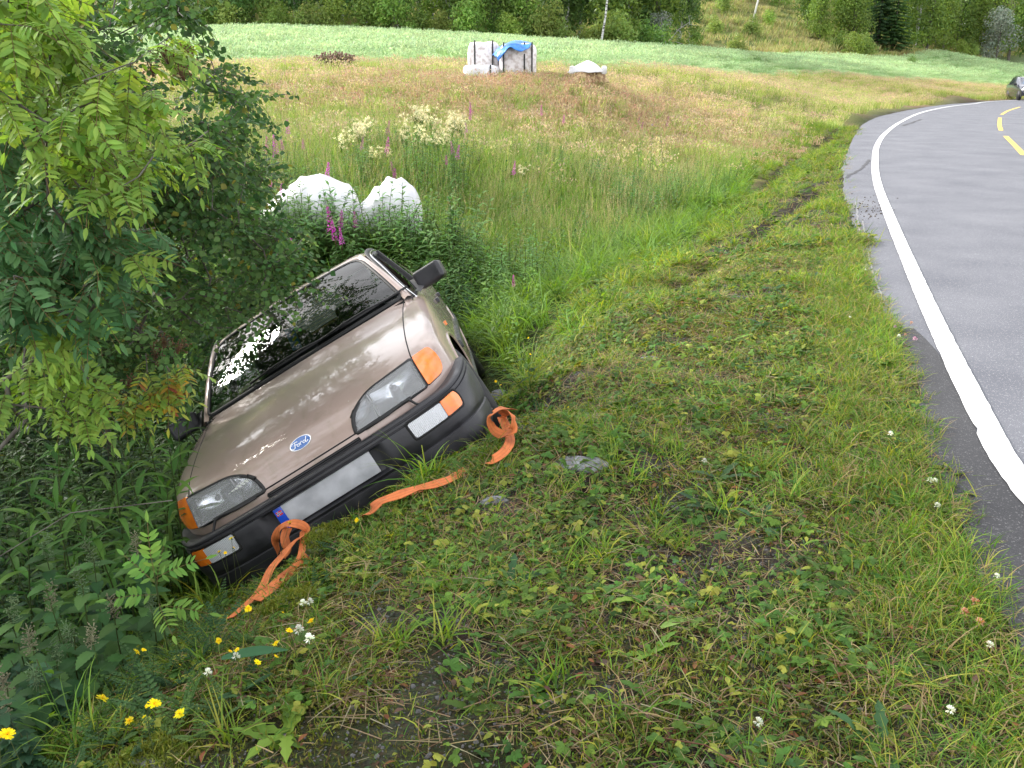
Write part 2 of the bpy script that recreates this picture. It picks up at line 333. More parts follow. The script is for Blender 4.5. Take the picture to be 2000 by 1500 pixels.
# dark new shoulder asphalt near the camera
dk = principled('new_asphalt', (.03, .03, .035), .8); asphalt_nodes(dk, (.030, .030, .034), (.048, .048, .052), (.16, .16, .165))
sel = (Ls[:, 1] < 5.75) & (Ls[:, 1] > -11)
Li = Lj[sel] - np.array([.008, 0])
lw = resample(LINE, .05)
def line_at(y): return np.interp(y, lw[:, 1][lw[:, 1] < 60], lw[:, 0][lw[:, 1] < 60])
Lr = np.stack([line_at(Li[:, 1]) - .055 + (fbm(Li[:, 1] * 5, Li[:, 1] * 0, 77) - .5) * .03, Li[:, 1]], 1)
ext = Li[Li[:, 1] > 5.0]
for k in range(len(Li)):
    t_ = max(0, (Li[k, 1] - 5.0) / .75); Lr[k] = Lr[k] * (1 - .55 * t_) + Li[k] * .55 * t_
sh = strip('shoulder_patch', Li, Lr, .004, dk, parent=road)
white = principled('white_marking', (.80, .80, .80), .55); vary(white, (.62, .62, .62), (.80, .80, .80), scale=14, lo=.3, hi=.5, detail=8, bump=.002, bscale=180)
yel = principled('yellow_marking', (.75, .48, .06), .55); vary(yel, (.62, .42, .08), (.80, .52, .06), scale=10, bump=.002)
LL = resample(LINE, .06)
wj = (fbm(LL[:, 0] * 22, LL[:, 1] * 22, 8) - .5) * .010; wj2 = (fbm(LL[:, 0] * 22, LL[:, 1] * 22, 18) - .5) * .010
_k = np.ones(9) / 9; _pad = np.pad(LL, ((4, 4), (0, 0)), mode='edge'); LL = np.stack([np.convolve(_pad[:, c], _k, 'valid') for c in (0, 1)], 1)
HW = .061 + .0 * LL[:, 1]
_yb = onz(1945, 845)[1]; bite = np.where(LL[:, 1] > _yb, np.exp(-np.maximum(0, LL[:, 1] - _yb) / .10) * .016, 0)
T2 = np.gradient(LL, axis=0); T2 /= np.linalg.norm(T2, axis=1)[:, None]; N2 = np.stack([T2[:, 1], -T2[:, 0]], 1)
el = strip('edge_line', LL - N2 * (HW - bite + wj)[:, None], LL + N2 * (HW + wj2)[:, None], .0085, white, parent=road)
el2 = None
def thin(name, px, wd, mat, z=.0046):
    P_ = resample(catmull([onz(*q)[:2] for q in px], 8), .05); wv_ = wd * (.6 + .8 * fbm(P_[:, 0] * 9, P_[:, 1] * 9, 66)); T3 = np.gradient(P_, axis=0); T3 /= np.linalg.norm(T3, axis=1)[:, None]; n3 = np.stack([T3[:, 1], -T3[:, 0]], 1)
    P_ = P_ + n3 * ((fbm(P_[:, 0] * 6, P_[:, 1] * 6, 67) - .5) * wd * 1.5)[:, None]; return strip(name, P_ - n3 * wv_[:, None] / 2, P_ + n3 * wv_[:, None] / 2, z, mat, parent=road)
skid = principled('tyre_rubber_trace', (.05, .05, .055), .7); scuff = principled('asphalt_scuff', (.22, .22, .23), .8)
thin('skid_mark', ((1652,348),(1668,338),(1684,328),(1699,312)), .055, skid)
thin('skid_mark', ((1762,246),(1778,241),(1800,233)), .09, skid)
thin('scuff_mark', ((1672,395),(1676,440),(1685,490),(1693,520)), .022, scuff); thin('scuff_mark', ((1684,430),(1692,480),(1704,530),(1722,580)), .016, scuff)
def dashes(P, wd):
    P = resample(P, .3); return strip('centre_line_dash', offset(P, -wd / 2), offset(P, wd / 2), .0045, yel, parent=road)
for q in ([(2000,303),(1983,285),(1964,266)], [(1955,255),(1952,243),(1953,230)], [(1956,224),(1970,216),(1992,209)]):
    dashes(catmull([onz(*s)[:2] for s in q]), .13)
D0 = np.array([onz(2000, 303)[:2], onz(1964, 266)[:2]]); dd = (D0[0] - D0[1]) / np.linalg.norm(D0[0] - D0[1])
s0 = D0[0] - dd * 0
pth = catmull([D0[0], (8.6, 14.5), (7.0, 9.8), (6.0, 6.0), (5.4, 2.0), (5.0, -2.0), (4.9, -10)]); pth = resample(pth, .3)
k = 4
while k + 12 < len(pth): dashes(pth[k:k + 9], .13); k += 16
# ------------------------------------------------------------------ the car in the ditch
CARM = Matrix(((0.84936549, -0.0771057, -0.52214267, -0.64782592), (0.1636751, 0.97898118, 0.12168121, 3.66289043), (0.50178553, -0.18881358, 0.84413311, -0.60618089), (0, 0, 0, 1)))
car = bpy.data.objects.new('car', None); C.objects.link(car); car.matrix_world = CARM
tag(car, 'beige metallic hatchback with black bumper tipped nose-out in the roadside ditch', 'car')

paint = principled('beige_metallic_paint', (.40, .31, .26), .48, metal=.32, coat=.9); 
def paint_nodes(m, c1, c2):
    vary(m, c1, c2, scale=2.2, lo=.35, hi=.65, detail=9, bump=.00025, bscale=300)
    t = m.node_tree; b = t.nodes['Principled BSDF']
    n = t.nodes.new('ShaderNodeTexNoise'); n.inputs['Scale'].default_value = 9; n.inputs['Detail'].default_value = 10; n.inputs['Roughness'].default_value = .7
    tc = t.nodes.new('ShaderNodeTexCoord'); t.links.new(tc.outputs['Object'], n.inputs['Vector'])
    mr = t.nodes.new('ShaderNodeMapRange'); mr.inputs['From Min'].default_value = .4; mr.inputs['From Max'].default_value = .7; mr.inputs['To Min'].default_value = .03; mr.inputs['To Max'].default_value = .16
    t.links.new(n.outputs['Fac'], mr.inputs['Value']); t.links.new(mr.outputs[0], b.inputs['Coat Roughness'])
def dust_nodes(m):
    t = m.node_tree; b = t.nodes['Principled BSDF']; src = b.inputs['Base Color'].links[0].from_socket; rs_ = b.inputs['Roughness']
    tc = t.nodes.new('ShaderNodeTexCoord'); mp = t.nodes.new('ShaderNodeMapping'); mp.inputs['Scale'].default_value = (1.2, .55, 1); n = t.nodes.new('ShaderNodeTexNoise'); n.inputs['Scale'].default_value = 7; n.inputs['Detail'].default_value = 12; n.inputs['Roughness'].default_value = .72; n.inputs['Distortion'].default_value = .8
    t.links.new(tc.outputs['Object'], mp.inputs[0]); t.links.new(mp.outputs[0], n.inputs['Vector']); r = t.nodes.new('ShaderNodeValToRGB'); r.color_ramp.elements[0].position = .50; r.color_ramp.elements[1].position = .72; t.links.new(n.outputs['Fac'], r.inputs['Fac'])
    sc_ = t.nodes.new('ShaderNodeMath'); sc_.operation = 'MULTIPLY'; sc_.inputs[1].default_value = .55; t.links.new(r.outputs['Color'], sc_.inputs[0])
    mx = t.nodes.new('ShaderNodeMix'); mx.data_type = 'RGBA'; t.links.new(sc_.outputs[0], mx.inputs['Factor']); t.links.new(src, mx.inputs['A']); mx.inputs['B'].default_value = (.20, .18, .12, 1); t.links.new(mx.outputs['Result'], b.inputs['Base Color'])
    mt = t.nodes.new('ShaderNodeMath'); mt.operation = 'MULTIPLY_ADD'; mt.inputs[1].default_value = -.8; mt.inputs[2].default_value = 1.0; t.links.new(sc_.outputs[0], mt.inputs[0]); t.links.new(mt.outputs[0], b.inputs['Coat Weight'])
    # small pale flecks and scratches
    n2 = t.nodes.new('ShaderNodeTexNoise'); n2.inputs['Scale'].default_value = 38; n2.inputs['Detail'].default_value = 4; t.links.new(mp.outputs[0], n2.inputs['Vector']); r2 = t.nodes.new('ShaderNodeValToRGB'); r2.color_ramp.elements[0].position = .745; r2.color_ramp.elements[1].position = .765; t.links.new(n2.outputs['Fac'], r2.inputs['Fac'])
    m2 = t.nodes.new('ShaderNodeMix'); m2.data_type = 'RGBA'; t.links.new(r2.outputs['Color'], m2.inputs['Factor']); t.links.new(mx.outputs['Result'], m2.inputs['A']); m2.inputs['B'].default_value = (.6, .58, .52, 1); t.links.new(m2.outputs['Result'], b.inputs['Base Color'])
paint_nodes(paint, (.345, .258, .224), (.400, .300, .260)); dust_nodes(paint)
plast = principled('black_plastic', (.022, .022, .026), .42, spec=.5); vary(plast, (.018, .018, .022), (.032, .032, .038), scale=6, bump=.0006, bscale=90, rough=(.32, .55))
rubber = principled('black_rubber', (.012, .012, .013), .55)
dark = principled('dark_gap', (.006, .006, .006), .8)
inner = principled('dark_cloth', (.02, .021, .024), .9); vary(inner, (.015, .016, .018), (.03, .03, .034), scale=40)
chrome = principled('bright_trim', (.75, .75, .77), .18, metal=1)
refl = principled('reflector', (.96, .97, 1.0), .14, metal=1.0)
steel = principled('wheel_steel', (.45, .45, .46), .4, metal=.7)

# --- body cage, subdivided
cage = {}; vid = {}
def key(kind, i, c):
    s = 1 if c >= 0 else -1; a = abs(c)
    if kind == 'S':
        if a == 3: kind = 'T'
        elif i == 4: kind, i, c = 'F', 4 - (a - 3), 3 * s
    if kind == 'T' and i == 4: kind = 'F'
    return (kind, i, c)
def put(kind, i, c, p):
    cage[key(kind, i, c)] = p
    if c: cage[key(kind, i, -c)] = (-p[0], p[1], p[2])
FR = {0: [(0,.055,.28),(.33,.065,.28),(.62,.13,.28),(.80,.42,.28)],
      1: [(0,.050,.49),(.33,.06,.49),(.63,.125,.49),(.80,.39,.49)],
      2: [(0,.050,.560),(.33,.062,.560),(.635,.130,.560),(.795,.36,.56)],
      3: [(0,.095,.650),(.33,.11,.648),(.64,.172,.645),(.79,.36,.655)],
      4: [(0,.205,.740),(.33,.22,.737),(.635,.270,.728),(.765,.40,.722)]}
for r, row in FR.items():
    for c, p in enumerate(row): put('F', r, c, p)
TP = {5: [(0,.50,.822),(.33,.50,.818),(.645,.52,.795),(.785,.56,.765)],
      6: [(0,.82,.893),(.33,.82,.887),(.658,.84,.862),(.795,.85,.818)],
      7: [(0,1.07,.934),(.33,1.08,.929),(.672,1.13,.910),(.800,1.12,.862)],
      8: [(0,1.215,.955),(.33,1.235,.953),(.685,1.31,.944),(.805,1.34,.892)]}
for r, row in TP.items():
    for c, p in enumerate(row): put('T', r, c, p)
for i, y, zc, zs in ((9,1.62,.962,.915),(10,2.1,.972,.925),(11,2.8,.978,.932),(12,3.5,.98,.935),(13,4.08,.985,.93),(14,4.34,.955,.89)):
    for c, x in ((2,.715),(3,.805)): put('T', i, c, (x, y, zc if c == 2 else zs))
for i, y, z in ((13,4.12,.985),(14,4.38,.955)):
    for c, x in ((0,0),(1,.36)): put('T', i, c, (x, y, z))
for i in range(5, 15):
    y = {5:.56,6:.86,7:1.14,8:1.36,9:1.62,10:2.1,11:2.8,12:3.5,13:4.08,14:4.36}[i]
    zs = cage[key('T', i, 3)][2]
    xx = {5:(.805,.822,.825,.815)}.get(i, (.832,.845,.842,.80))
    if i >= 13: xx = (.815,.825,.82,.78)
    for c, x, z in ((4, xx[0], zs - .075), (5, xx[1], .60), (6, xx[2], .41), (7, xx[3], .215)): put('S', i, c, (x, y, z))
for r, z in ((1, .78), (2, .58), (3, .41), (4, .25)):      # tail face
    for c, x in ((0, 0), (1, .4), (2, .68)): put('R', r, c, (x, 4.41 + (.02 if r in (2, 3) else 0), z))
cv = []; cf = []; cm = []
def vi(kind, i, c):
    k_ = key(kind, i, c)
    if k_ not in vid: vid[k_] = len(cv); cv.append(cage[k_])
    return vid[k_]
def quad(a, b_, c_, d, m):
    cf.append([vi(*a), vi(*b_), vi(*c_), vi(*d)]); cm.append(m)
for c in range(-3, 3):
    for r in range(0, 4): quad(('F',r,c),('F',r,c+1),('F',r+1,c+1),('F',r+1,c), 1 if (r >= 2 and -2 <= c < 2) else 0)
    for i in range(4, 8):
        quad(('T',i,c),('T',i,c+1),('T',i+1,c+1),('T',i+1,c), 1 if -2 <= c < 2 else 0)
    quad(('T',13,c),('T',13,c+1),('T',14,c+1),('T',14,c), 0)
for s in (1, -1):
    for i in range(8, 13): quad(('T',i,2*s),('T',i,3*s),('T',i+1,3*s),('T',i+1,2*s), 2 if 8 <= i < 11 and False else 0)
    for i in range(4, 14):
        for c in range(3, 7): quad(('S',i,c*s),('S',i,(c+1)*s),('S',i+1,(c+1)*s),('S',i+1,c*s), 2 if 8 <= i < 11 else 0)
def rk(r, c):
    if abs(c) == 3: return ('S', 14, (3 + r) * (1 if c > 0 else -1)) if r else ('T', 14, c)
    return ('R', r, c) if r else ('T', 14, c)
for c in range(-3, 3):
    for r in range(4): quad(rk(r,c), rk(r,c+1), rk(r+1,c+1), rk(r+1,c), 0)
tmp = mesh_obj('tmp', cv, cf, None, smooth=True)
for _ in range(3): tmp.data.materials.append(paint)
tmp.data.polygons.foreach_set('material_index', cm); 
bmn = bmesh.new(); bmn.from_mesh(tmp.data); bmesh.ops.recalc_face_normals(bmn, faces=bmn.faces)
cl = bmn.edges.layers.float.get('crease_edge') or bmn.edges.layers.float.new('crease_edge')
for e_ in bmn.edges:
    a_, b_ = (tuple(round(v, 4) for v in vv.co) for vv in e_.verts)
    # slight sharpness on the shoulder line and along the nose edge
    ks = [k_ for k_, p_ in cage.items() if tuple(round(v, 4) for v in p_) in (a_, b_)]
    if len(ks) >= 2 and all(k_[0] == 'T' and abs(k_[2]) == 3 for k_ in ks): e_[cl] = .25
    if len(e_.link_faces) == 1: e_[cl] = 1.0
bmn.to_mesh(tmp.data); bmn.free()
sm = tmp.modifiers.new('s', 'SUBSURF'); sm.levels = 4; sm.render_levels = 4
bpy.context.view_layer.update(); dg = bpy.context.evaluated_depsgraph_get()
full = bpy.data.meshes.new_from_object(tmp.evaluated_get(dg)); bpy.data.objects.remove(tmp)
FV = np.empty(len(full.vertices) * 3); full.vertices.foreach_get('co', FV); FV = FV.reshape(-1, 3)
FP = np.array([list(p.vertices) for p in full.polygons]); FM = np.empty(len(FP), int); full.polygons.foreach_get('material_index', FM)
bvh = BVHTree.FromPolygons([tuple(v) for v in FV], [tuple(p) for p in FP])
def hit(o, d):
    r = bvh.ray_cast(Vector(o), Vector(d).normalized(), 3.0); return r
def front_surf(x, z):
    r = hit((x, -1, z), (0, 1, 0))
    if r[0] is None: return Vector((x, .4, z)), Vector((0, -1, 0))
    n = r[1]; n = -n if n.y > 0 else n
    return r[0], n
def top_surf(x, y):
    r = hit((x, y, 2), (0, 0, -1)); n = r[1]; n = -n if n.z < 0 else n
    return r[0], n
def side_surf(y, z, s=1):
    r = hit((1.5 * s, y, z), (-s, 0, 0))
    if r[0] is None: return Vector((.83 * s, y, z)), Vector((s, 0, 0))
    n = r[1]; n = -n if n.x * s < 0 else n
    return r[0], n

def bez(P, n=10):
    return catmull(P, n)
def rounded(P, rad, n=5):
    """closed polygon with its corners rounded; rad may be a list"""
    P = [np.array(p, float) for p in P]; out = []; m = len(P)
    rad = rad if isinstance(rad, (list, tuple)) else [rad] * m
    for k in range(m):
        a, b_, c_ = P[k-1], P[k], P[(k+1) % m]; r = rad[k]
        d1 = (a - b_) / np.linalg.norm(a - b_); d2 = (c_ - b_) / np.linalg.norm(c_ - b_)
        p1 = b_ + d1 * r; p2 = b_ + d2 * r
        for t in np.linspace(0, 1, n): out.append((1-t)**2 * p1 + 2*t*(1-t) * b_ + t*t * p2)
    return np.array(out)
def densify(P, step):
    P = np.vstack([P, P[:1]]); return resample(P, step)[:-1]
def inside(P, x, y):
    n = len(P); r = np.zeros(np.shape(x), bool); j = n - 1
    for i in range(n):
        xi, yi = P[i]; xj, yj = P[j]
        c = ((yi > y) != (yj > y)) & (x < (xj - xi) * (y - yi) / (yj - yi + 1e-12) + xi); r = r ^ c; j = i
    return r
def patch(name, out2, surf, off, mat, parent, rings=7, shift=(0, 0, 0), centre=None):
    """a sheet bounded by the outline, laid on surf, pushed out by off"""
    cen = out2.mean(0) if centre is None else np.array(centre); V = []; F = []; n = len(out2)
    for k in range(rings, 0, -1):
        for p in out2:
            q = cen + (p - cen) * k / rings; s_, nn = surf(*q); V.append(s_ + nn * (off(*q) if callable(off) else off) + Vector(shift))
    s_, nn = surf(*cen); V.append(s_ + nn * (off(*cen) if callable(off) else off) + Vector(shift))
    for k in range(rings - 1):
        for j in range(n): F.append((k*n + j, k*n + (j+1) % n, (k+1)*n + (j+1) % n, (k+1)*n + j))
    b0 = (rings - 1) * n
    for j in range(n): F.append((b0 + j, b0 + (j+1) % n, rings * n))
    return mesh_obj(name, V, F, mat, parent)
def ribbon(name, pts, nrm, wdt, thk, mat, parent, closed=False):
    """rectangular strip along pts lying on a surface with normals nrm"""
    n = len(pts); V = []; F = []
    for k in range(n):
        a = pts[(k - 1) % n] if closed or k else pts[k]; b_ = pts[(k + 1) % n] if closed or k < n - 1 else pts[k]
        t = (Vector(b_) - Vector(a)).normalized(); nn = Vector(nrm[k]).normalized(); sd_ = t.cross(nn).normalized() * (wdt[k] if hasattr(wdt, '__len__') else wdt) / 2
        p = Vector(pts[k])
        V += [p - sd_ - nn * thk * .5, p - sd_ * .8 + nn * thk, p + sd_ * .8 + nn * thk, p + sd_ - nn * thk * .5]
    for k in range(n if closed else n - 1):
        q = (k + 1) % n
        for c in range(3): F.append((k*4 + c, k*4 + c + 1, q*4 + c + 1, q*4 + c))
    if not closed: F += [(0, 3, 2, 1), ((n-1)*4, (n-1)*4+1, (n-1)*4+2, (n-1)*4+3)]
    return mesh_obj(name, V, F, mat, parent)
def outline_ribbon(name, out2, surf, wdt, thk, mat, parent, closed=True):
    S = [surf(*p) for p in out2]; return ribbon(name, [s[0] for s in S], [s[1] for s in S], wdt, thk, mat, parent, closed)
def wall_loop(name, out2, surf, o1, o2, mat, parent):
    n = len(out2); V = []; F = []
    for p in out2:
        s_, nn = surf(*p); V += [s_ + nn * o1, s_ + nn * o2]
    for k in range(n): q = (k + 1) % n; F.append((2*k, 2*k+1, 2*q+1, 2*q))
    return mesh_obj(name, V, F, mat, parent)
def box(name, c_, s_, mat, parent, bev=.01, rot=None, taper=None, seg=2):
    bm = bmesh.new(); bmesh.ops.create_cube(bm, size=1)
    for v in bm.verts:
        if taper and v.co.z > 0: v.co.x *= taper[0]; v.co.y *= taper[1]
        v.co = Vector((v.co.x * s_[0], v.co.y * s_[1], v.co.z * s_[2]))
    if bev: bmesh.ops.bevel(bm, geom=list(bm.edges), offset=bev, segments=seg, affect='EDGES', profile=.6)
    if rot is not None: bmesh.ops.rotate(bm, verts=bm.verts, cent=(0, 0, 0), matrix=Euler(rot).to_matrix())
    bmesh.ops.translate(bm, verts=bm.verts, vec=c_)
    me = bpy.data.meshes.new(name); bm.to_mesh(me); bm.free(); me.materials.append(mat)
    me.polygons.foreach_set('use_smooth', [True] * len(me.polygons))
    try: me.set_sharp_from_angle(angle=R_(35))
    except Exception: pass
    o = bpy.data.objects.new(name, me); C.objects.link(o); o.parent = parent; return o
def tube(name, pts, rad, mat, parent, n=8, cap=True):
    pts = [Vector(p) for p in pts]; V = []; F = []; m = len(pts); up = None
    for k in range(m):
        t = (pts[min(k+1, m-1)] - pts[max(k-1, 0)]).normalized()
        if up is None: up = t.orthogonal().normalized()
        up = (up - t * up.dot(t)).normalized(); sd_ = t.cross(up); r = rad[k] if hasattr(rad, '__len__') else rad
        for j in range(n): a = 2 * math.pi * j / n; V.append(pts[k] + (up * math.cos(a) + sd_ * math.sin(a)) * r)
    for k in range(m - 1):
        for j in range(n): F.append((k*n+j, k*n+(j+1)%n, (k+1)*n+(j+1)%n, (k+1)*n+j))
    if cap: F += [tuple(range(n))[::-1], tuple((m-1)*n + j for j in range(n))]
    return mesh_obj(name, V, F, mat, parent) if name else (V, F)

HEAD = rounded([(.252,.552),(.640,.556),(.637,.700),(.34,.684),(.262,.618)], [.010,.004,.004,.10,.05], 8)
INDI = rounded([(.645,.556),(.735,.566),(.752,.640),(.728,.700),(.642,.700)], [.004,.03,.04,.016,.004], 6)
def mir(P): P = P * np.array([-1, 1]); return P[::-1]
holes = []
for s in (1, -1):
    for O_ in (HEAD, INDI): holes.append(O_ if s > 0 else mir(O_))
fc = FV[FP].mean(1)
killed = np.zeros(len(FP), bool)
frontish = fc[:, 1] < .6
for Hh in holes: killed |= frontish & inside(Hh, fc[:, 0], fc[:, 2]) & (fc[:, 2] < .71)
AR = .348
archC = ((.83, .315), (3.44, .315)); 
for ay, az in archC: killed |= (np.abs(fc[:, 0]) > .70) & ((fc[:, 1] - ay) ** 2 + (fc[:, 2] - az) ** 2 < AR ** 2)
# snap the borders of the wheel arches to the circle
keep = FP[~killed]; used = np.zeros(len(FV), bool); used[keep.ravel()] = True; kv = np.zeros(len(FV), bool); kv[FP[killed].ravel()] = True
brd = used & kv & (np.abs(FV[:, 0]) > .70)
for ay, az in archC:
    m_ = brd & (np.hypot(FV[:, 1] - ay, FV[:, 2] - az) < AR + .08); d_ = FV[m_][:, 1:] - np.array([ay, az]); L_ = np.linalg.norm(d_, axis=1)[:, None]
    FV[m_, 1:] = np.array([ay, az]) + d_ / L_ * AR
def sub(name, sel, parent):
    P_ = FP[sel]; u = np.unique(P_); mp = np.full(len(FV), -1); mp[u] = np.arange(len(u))
    return mesh_obj(name, FV[u], mp[P_], paint, parent)
door_sel = (FM == 2) & ~killed
body = sub('body', (~killed) & (FM == 0), car)
bonnet = sub('bonnet', (~killed) & (FM == 1), car)
for s in (1, -1):
    d1 = door_sel & (fc[:, 0] * s > 0) & (fc[:, 1] > 1.36) & (fc[:, 1] < 2.45); d2 = door_sel & (fc[:, 0] * s > 0) & (fc[:, 1] >= 2.45)
    rest = door_sel & (fc[:, 0] * s > 0) & (fc[:, 1] <= 1.36)
    if rest.any(): sub('front_wing', rest, car)
    dr = sub('door', d1, car); dr2 = sub('door', d2, car)
    for y0 in (1.37, 2.45, 3.35):
        zz = np.linspace(.24, .90, 22); S = [side_surf(y0 - .02 * (z - .5) if y0 < 3 else y0, z, s) for z in zz]
        ribbon('door_gap', [q[0] for q in S], [q[1] for q in S], .006, .0008, dark, dr)
    # side rub strip
    yy = np.linspace(1.22, 4.2, 60); S = [side_surf(y, .545, s) for y in yy]
    ribbon('rub_strip', [q[0] for q in S], [q[1] for q in S], .055, .016, plast, car)
    yy = np.linspace(1.15, 3.05, 40); S = [side_surf(y, .27, s) for y in yy]
    ribbon('sill_trim', [q[0] for q in S], [q[1] for q in S], .06, .01, plast, car)
    # arch lip
    for ay, az in archC:
        an = np.linspace(R_(-12), R_(192), 40); P_ = []
        for a_ in an:
            q, nn = side_surf(ay + (AR + .006) * math.cos(a_), max(.22, az + (AR + .006) * math.sin(a_)), s); P_.append((q, nn))
        ribbon('arch_lip', [q[0] for q in P_], [q[1] for q in P_], .022, .006, paint, body)
        V = []; F = []
        for k, a_ in enumerate(np.linspace(R_(-20), R_(200), 30)):
            y_, z_ = ay + AR * math.cos(a_), az + AR * math.sin(a_); V += [(.81 * s, y_, z_), (.50 * s, y_, z_)]
            if k: F.append((2*k-2, 2*k-1, 2*k+1, 2*k))
        mesh_obj('arch_liner', V, F, dark, body)
    q, nn = side_surf(1.22, .70, s)
    box('side_indicator', q + nn * .004, (.012, .045, .028), principled('amber_small', (.85, .22, .02), .2, coat=1), car, .005)
    # handle
    q, nn = side_surf(2.28, .80, s); box('door_handle', q + nn * .006, (.03, .15, .035), plast, dr, .008)
    q, nn = side_surf(3.15, .80, s); box('door_handle', q + nn * .006, (.03, .15, .035), plast, dr2, .008)
    q, nn = side_surf(2.2, .71, s)

# shut lines of the bonnet
x_ = np.linspace(-.262, .262, 40); S = [front_surf(x, .556) for x in x_]
ribbon('bonnet_gap', [q[0] for q in S], [q[1] for q in S], .008, .0012, dark, bonnet)
for s in (1, -1):
    pts = catmull([(.640*s, .270), (.645*s, .40), (.648*s,.52), (.660*s,.84), (.675*s,1.13), (.690*s,1.315)], 8); S = [top_surf(*p) for p in pts]
    ribbon('bonnet_gap', [q[0] for q in S], [q[1] for q in S], .007, .001, dark, bonnet)

# --- lamps
glass_lens = bpy.data.materials.new('lamp_glass'); glass_lens.use_nodes = True; t = glass_lens.node_tree; t.nodes.clear()
o_ = t.nodes.new('ShaderNodeOutputMaterial'); g1 = t.nodes.new('ShaderNodeBsdfGlossy'); g1.inputs['Roughness'].default_value = .03; tr = t.nodes.new('ShaderNodeBsdfTransparent'); tr.inputs[0].default_value = (.88, .90, .92, 1)
df = t.nodes.new('ShaderNodeBsdfDiffuse'); df.inputs[0].default_value = (.85, .87, .9, 1)
lw_ = t.nodes.new('ShaderNodeFresnel'); lw_.inputs[0].default_value = 2.1; m1 = t.nodes.new('ShaderNodeMixShader'); m2 = t.nodes.new('ShaderNodeMixShader'); m2.inputs[0].default_value = .17
wv = t.nodes.new('ShaderNodeTexWave'); wv.wave_type = 'BANDS'; wv.bands_direction = 'X'; wv.inputs['Scale'].default_value = 45; tcw = t.nodes.new('ShaderNodeTexCoord'); t.links.new(tcw.outputs['Object'], wv.inputs[0])
bpw = t.nodes.new('ShaderNodeBump'); bpw.inputs['Distance'].default_value = .0012; t.links.new(wv.outputs['Fac'], bpw.inputs['Height']); t.links.new(bpw.outputs[0], g1.inputs['Normal'])
t.links.new(tr.outputs[0], m2.inputs[1]); t.links.new(df.outputs[0], m2.inputs[2]); t.links.new(lw_.outputs[0], m1.inputs[0]); t.links.new(m2.outputs[0], m1.inputs[1]); t.links.new(g1.outputs[0], m1.inputs[2]); t.links.new(m1.outputs[0], o_.inputs[0])
amber = principled('amber_lens', (.90, .20, .015), .18, coat=1.0); amber.node_tree.nodes['Principled BSDF'].inputs['Subsurface Weight'].default_value = 0
vary(amber, (.78, .16, .012), (.95, .25, .02), scale=18, lo=.3, hi=.7, bump=.0008, bscale=70)
clear = principled('clear_ribbed_lens', (.62, .64, .68), .25, coat=1.0, spec=.6)
t = clear.node_tree; wv = t.nodes.new('ShaderNodeTexWave'); wv.bands_direction = 'X'; wv.inputs['Scale'].default_value = 38; tcw = t.nodes.new('ShaderNodeTexCoord'); t.links.new(tcw.outputs['Object'], wv.inputs[0]); bpw = t.nodes.new('ShaderNodeBump'); bpw.inputs['Distance'].default_value = .003
t.links.new(wv.outputs['Fac'], bpw.inputs['Height']); t.links.new(bpw.outputs[0], t.nodes['Principled BSDF'].inputs['Normal'])
for s in (1, -1):
    Hh = HEAD if s > 0 else mir(HEAD); Hd = densify(Hh, .012)
    _smap = {}
    def fs(x, z, s=s):
        # smooth lamp surface: blend of the nose at the lamp's own corners
        y = .075 + .062 * ((abs(x) - .25) / .39) + .05 * ((abs(x) - .25) / .39) ** 2 * .3 + (z - .556) * .52
        nn = Vector((s * .22, -1, .45)).normalized(); return Vector((x, y, z)), nn
    hl = empty('headlight'); hl.parent = car
    outline_ribbon('gasket', Hd, lambda x, z: front_surf(x, z), .020, .006, rubber, hl)
    wall_loop('housing', Hd, fs, .012, -.09, principled('lamp_housing', (.10, .10, .11), .35, metal=.4), hl)
    cx_ = .50 * s
    def bowl(x, z, cx_=cx_): r2 = ((x - cx_) / .15) ** 2 + ((z - .63) / .10) ** 2; return -.085 + .06 * min(r2, 1.4)
    main_o = rounded([(.385*s,.562),(.628*s,.566),(.626*s,.690),(.385*s,.682)], .01, 4); main_o = main_o if s > 0 else main_o
    patch('reflector', densify(main_o, .012), fs, bowl, refl, hl, 8)
    aux = rounded([(.268*s,.562),(.375*s,.562),(.375*s,.680),(.345*s,.676),(.275*s,.62)], [.01,.004,.004,.04,.03], 5)
    patch('reflector', densify(aux, .012), fs, lambda x, z, s=s: -.045 + .035 * min(1, ((x - .32*s) / .07) ** 2 + ((z - .62) / .07) ** 2), refl, hl, 6)
    box('divider', fs(.380 * s, .62)[0] + Vector((0, .03, 0)), (.008, .05, .118), principled('divider_grey', (.3, .3, .31), .3, metal=.5), hl, .002)
    b0 = fs(.50 * s, .63)[0]; tube('bulb', [b0 + Vector((0, .07, 0)), b0 + Vector((0, .035, 0)), b0 + Vector((0, .03, 0))], [.017, .016, .002], principled('bulb_glass', (.25, .25, .27), .1, coat=1), hl)
    patch('lens', Hd, fs, .008, glass_lens, hl, 8)
    # wire headlamp wiper arm resting below the lamp
    I_ = INDI if s > 0 else mir(INDI); Id = densify(I_, .01)
    outline_ribbon('indicator_rim', Id, front_surf, .012, .004, rubber, car)
    def isurf(x, z, s=s):
        p_, nn = front_surf(x, z); return p_, nn
    patch('indicator', Id, isurf, lambda x, z: .010, amber, car, 6)
    wall_loop('indicator_side', Id, isurf, .010, -.01, amber, car)
    pa = [front_surf(x, z) for x, z in ((.30*s,.545),(.42*s,.547),(.50*s,.556),(.535*s,.552))]
    pp = [q[0] + q[1] * .016 for q in pa] + [front_surf(.56*s,.535)[0] + Vector((0, -.05, -.01)), front_surf(.60*s,.50)[0] + Vector((0, -.075, -.01))]
    wp = tube('lamp_wiper', pp, [.005, .006, .008, .008, .006, .004], rubber, car)

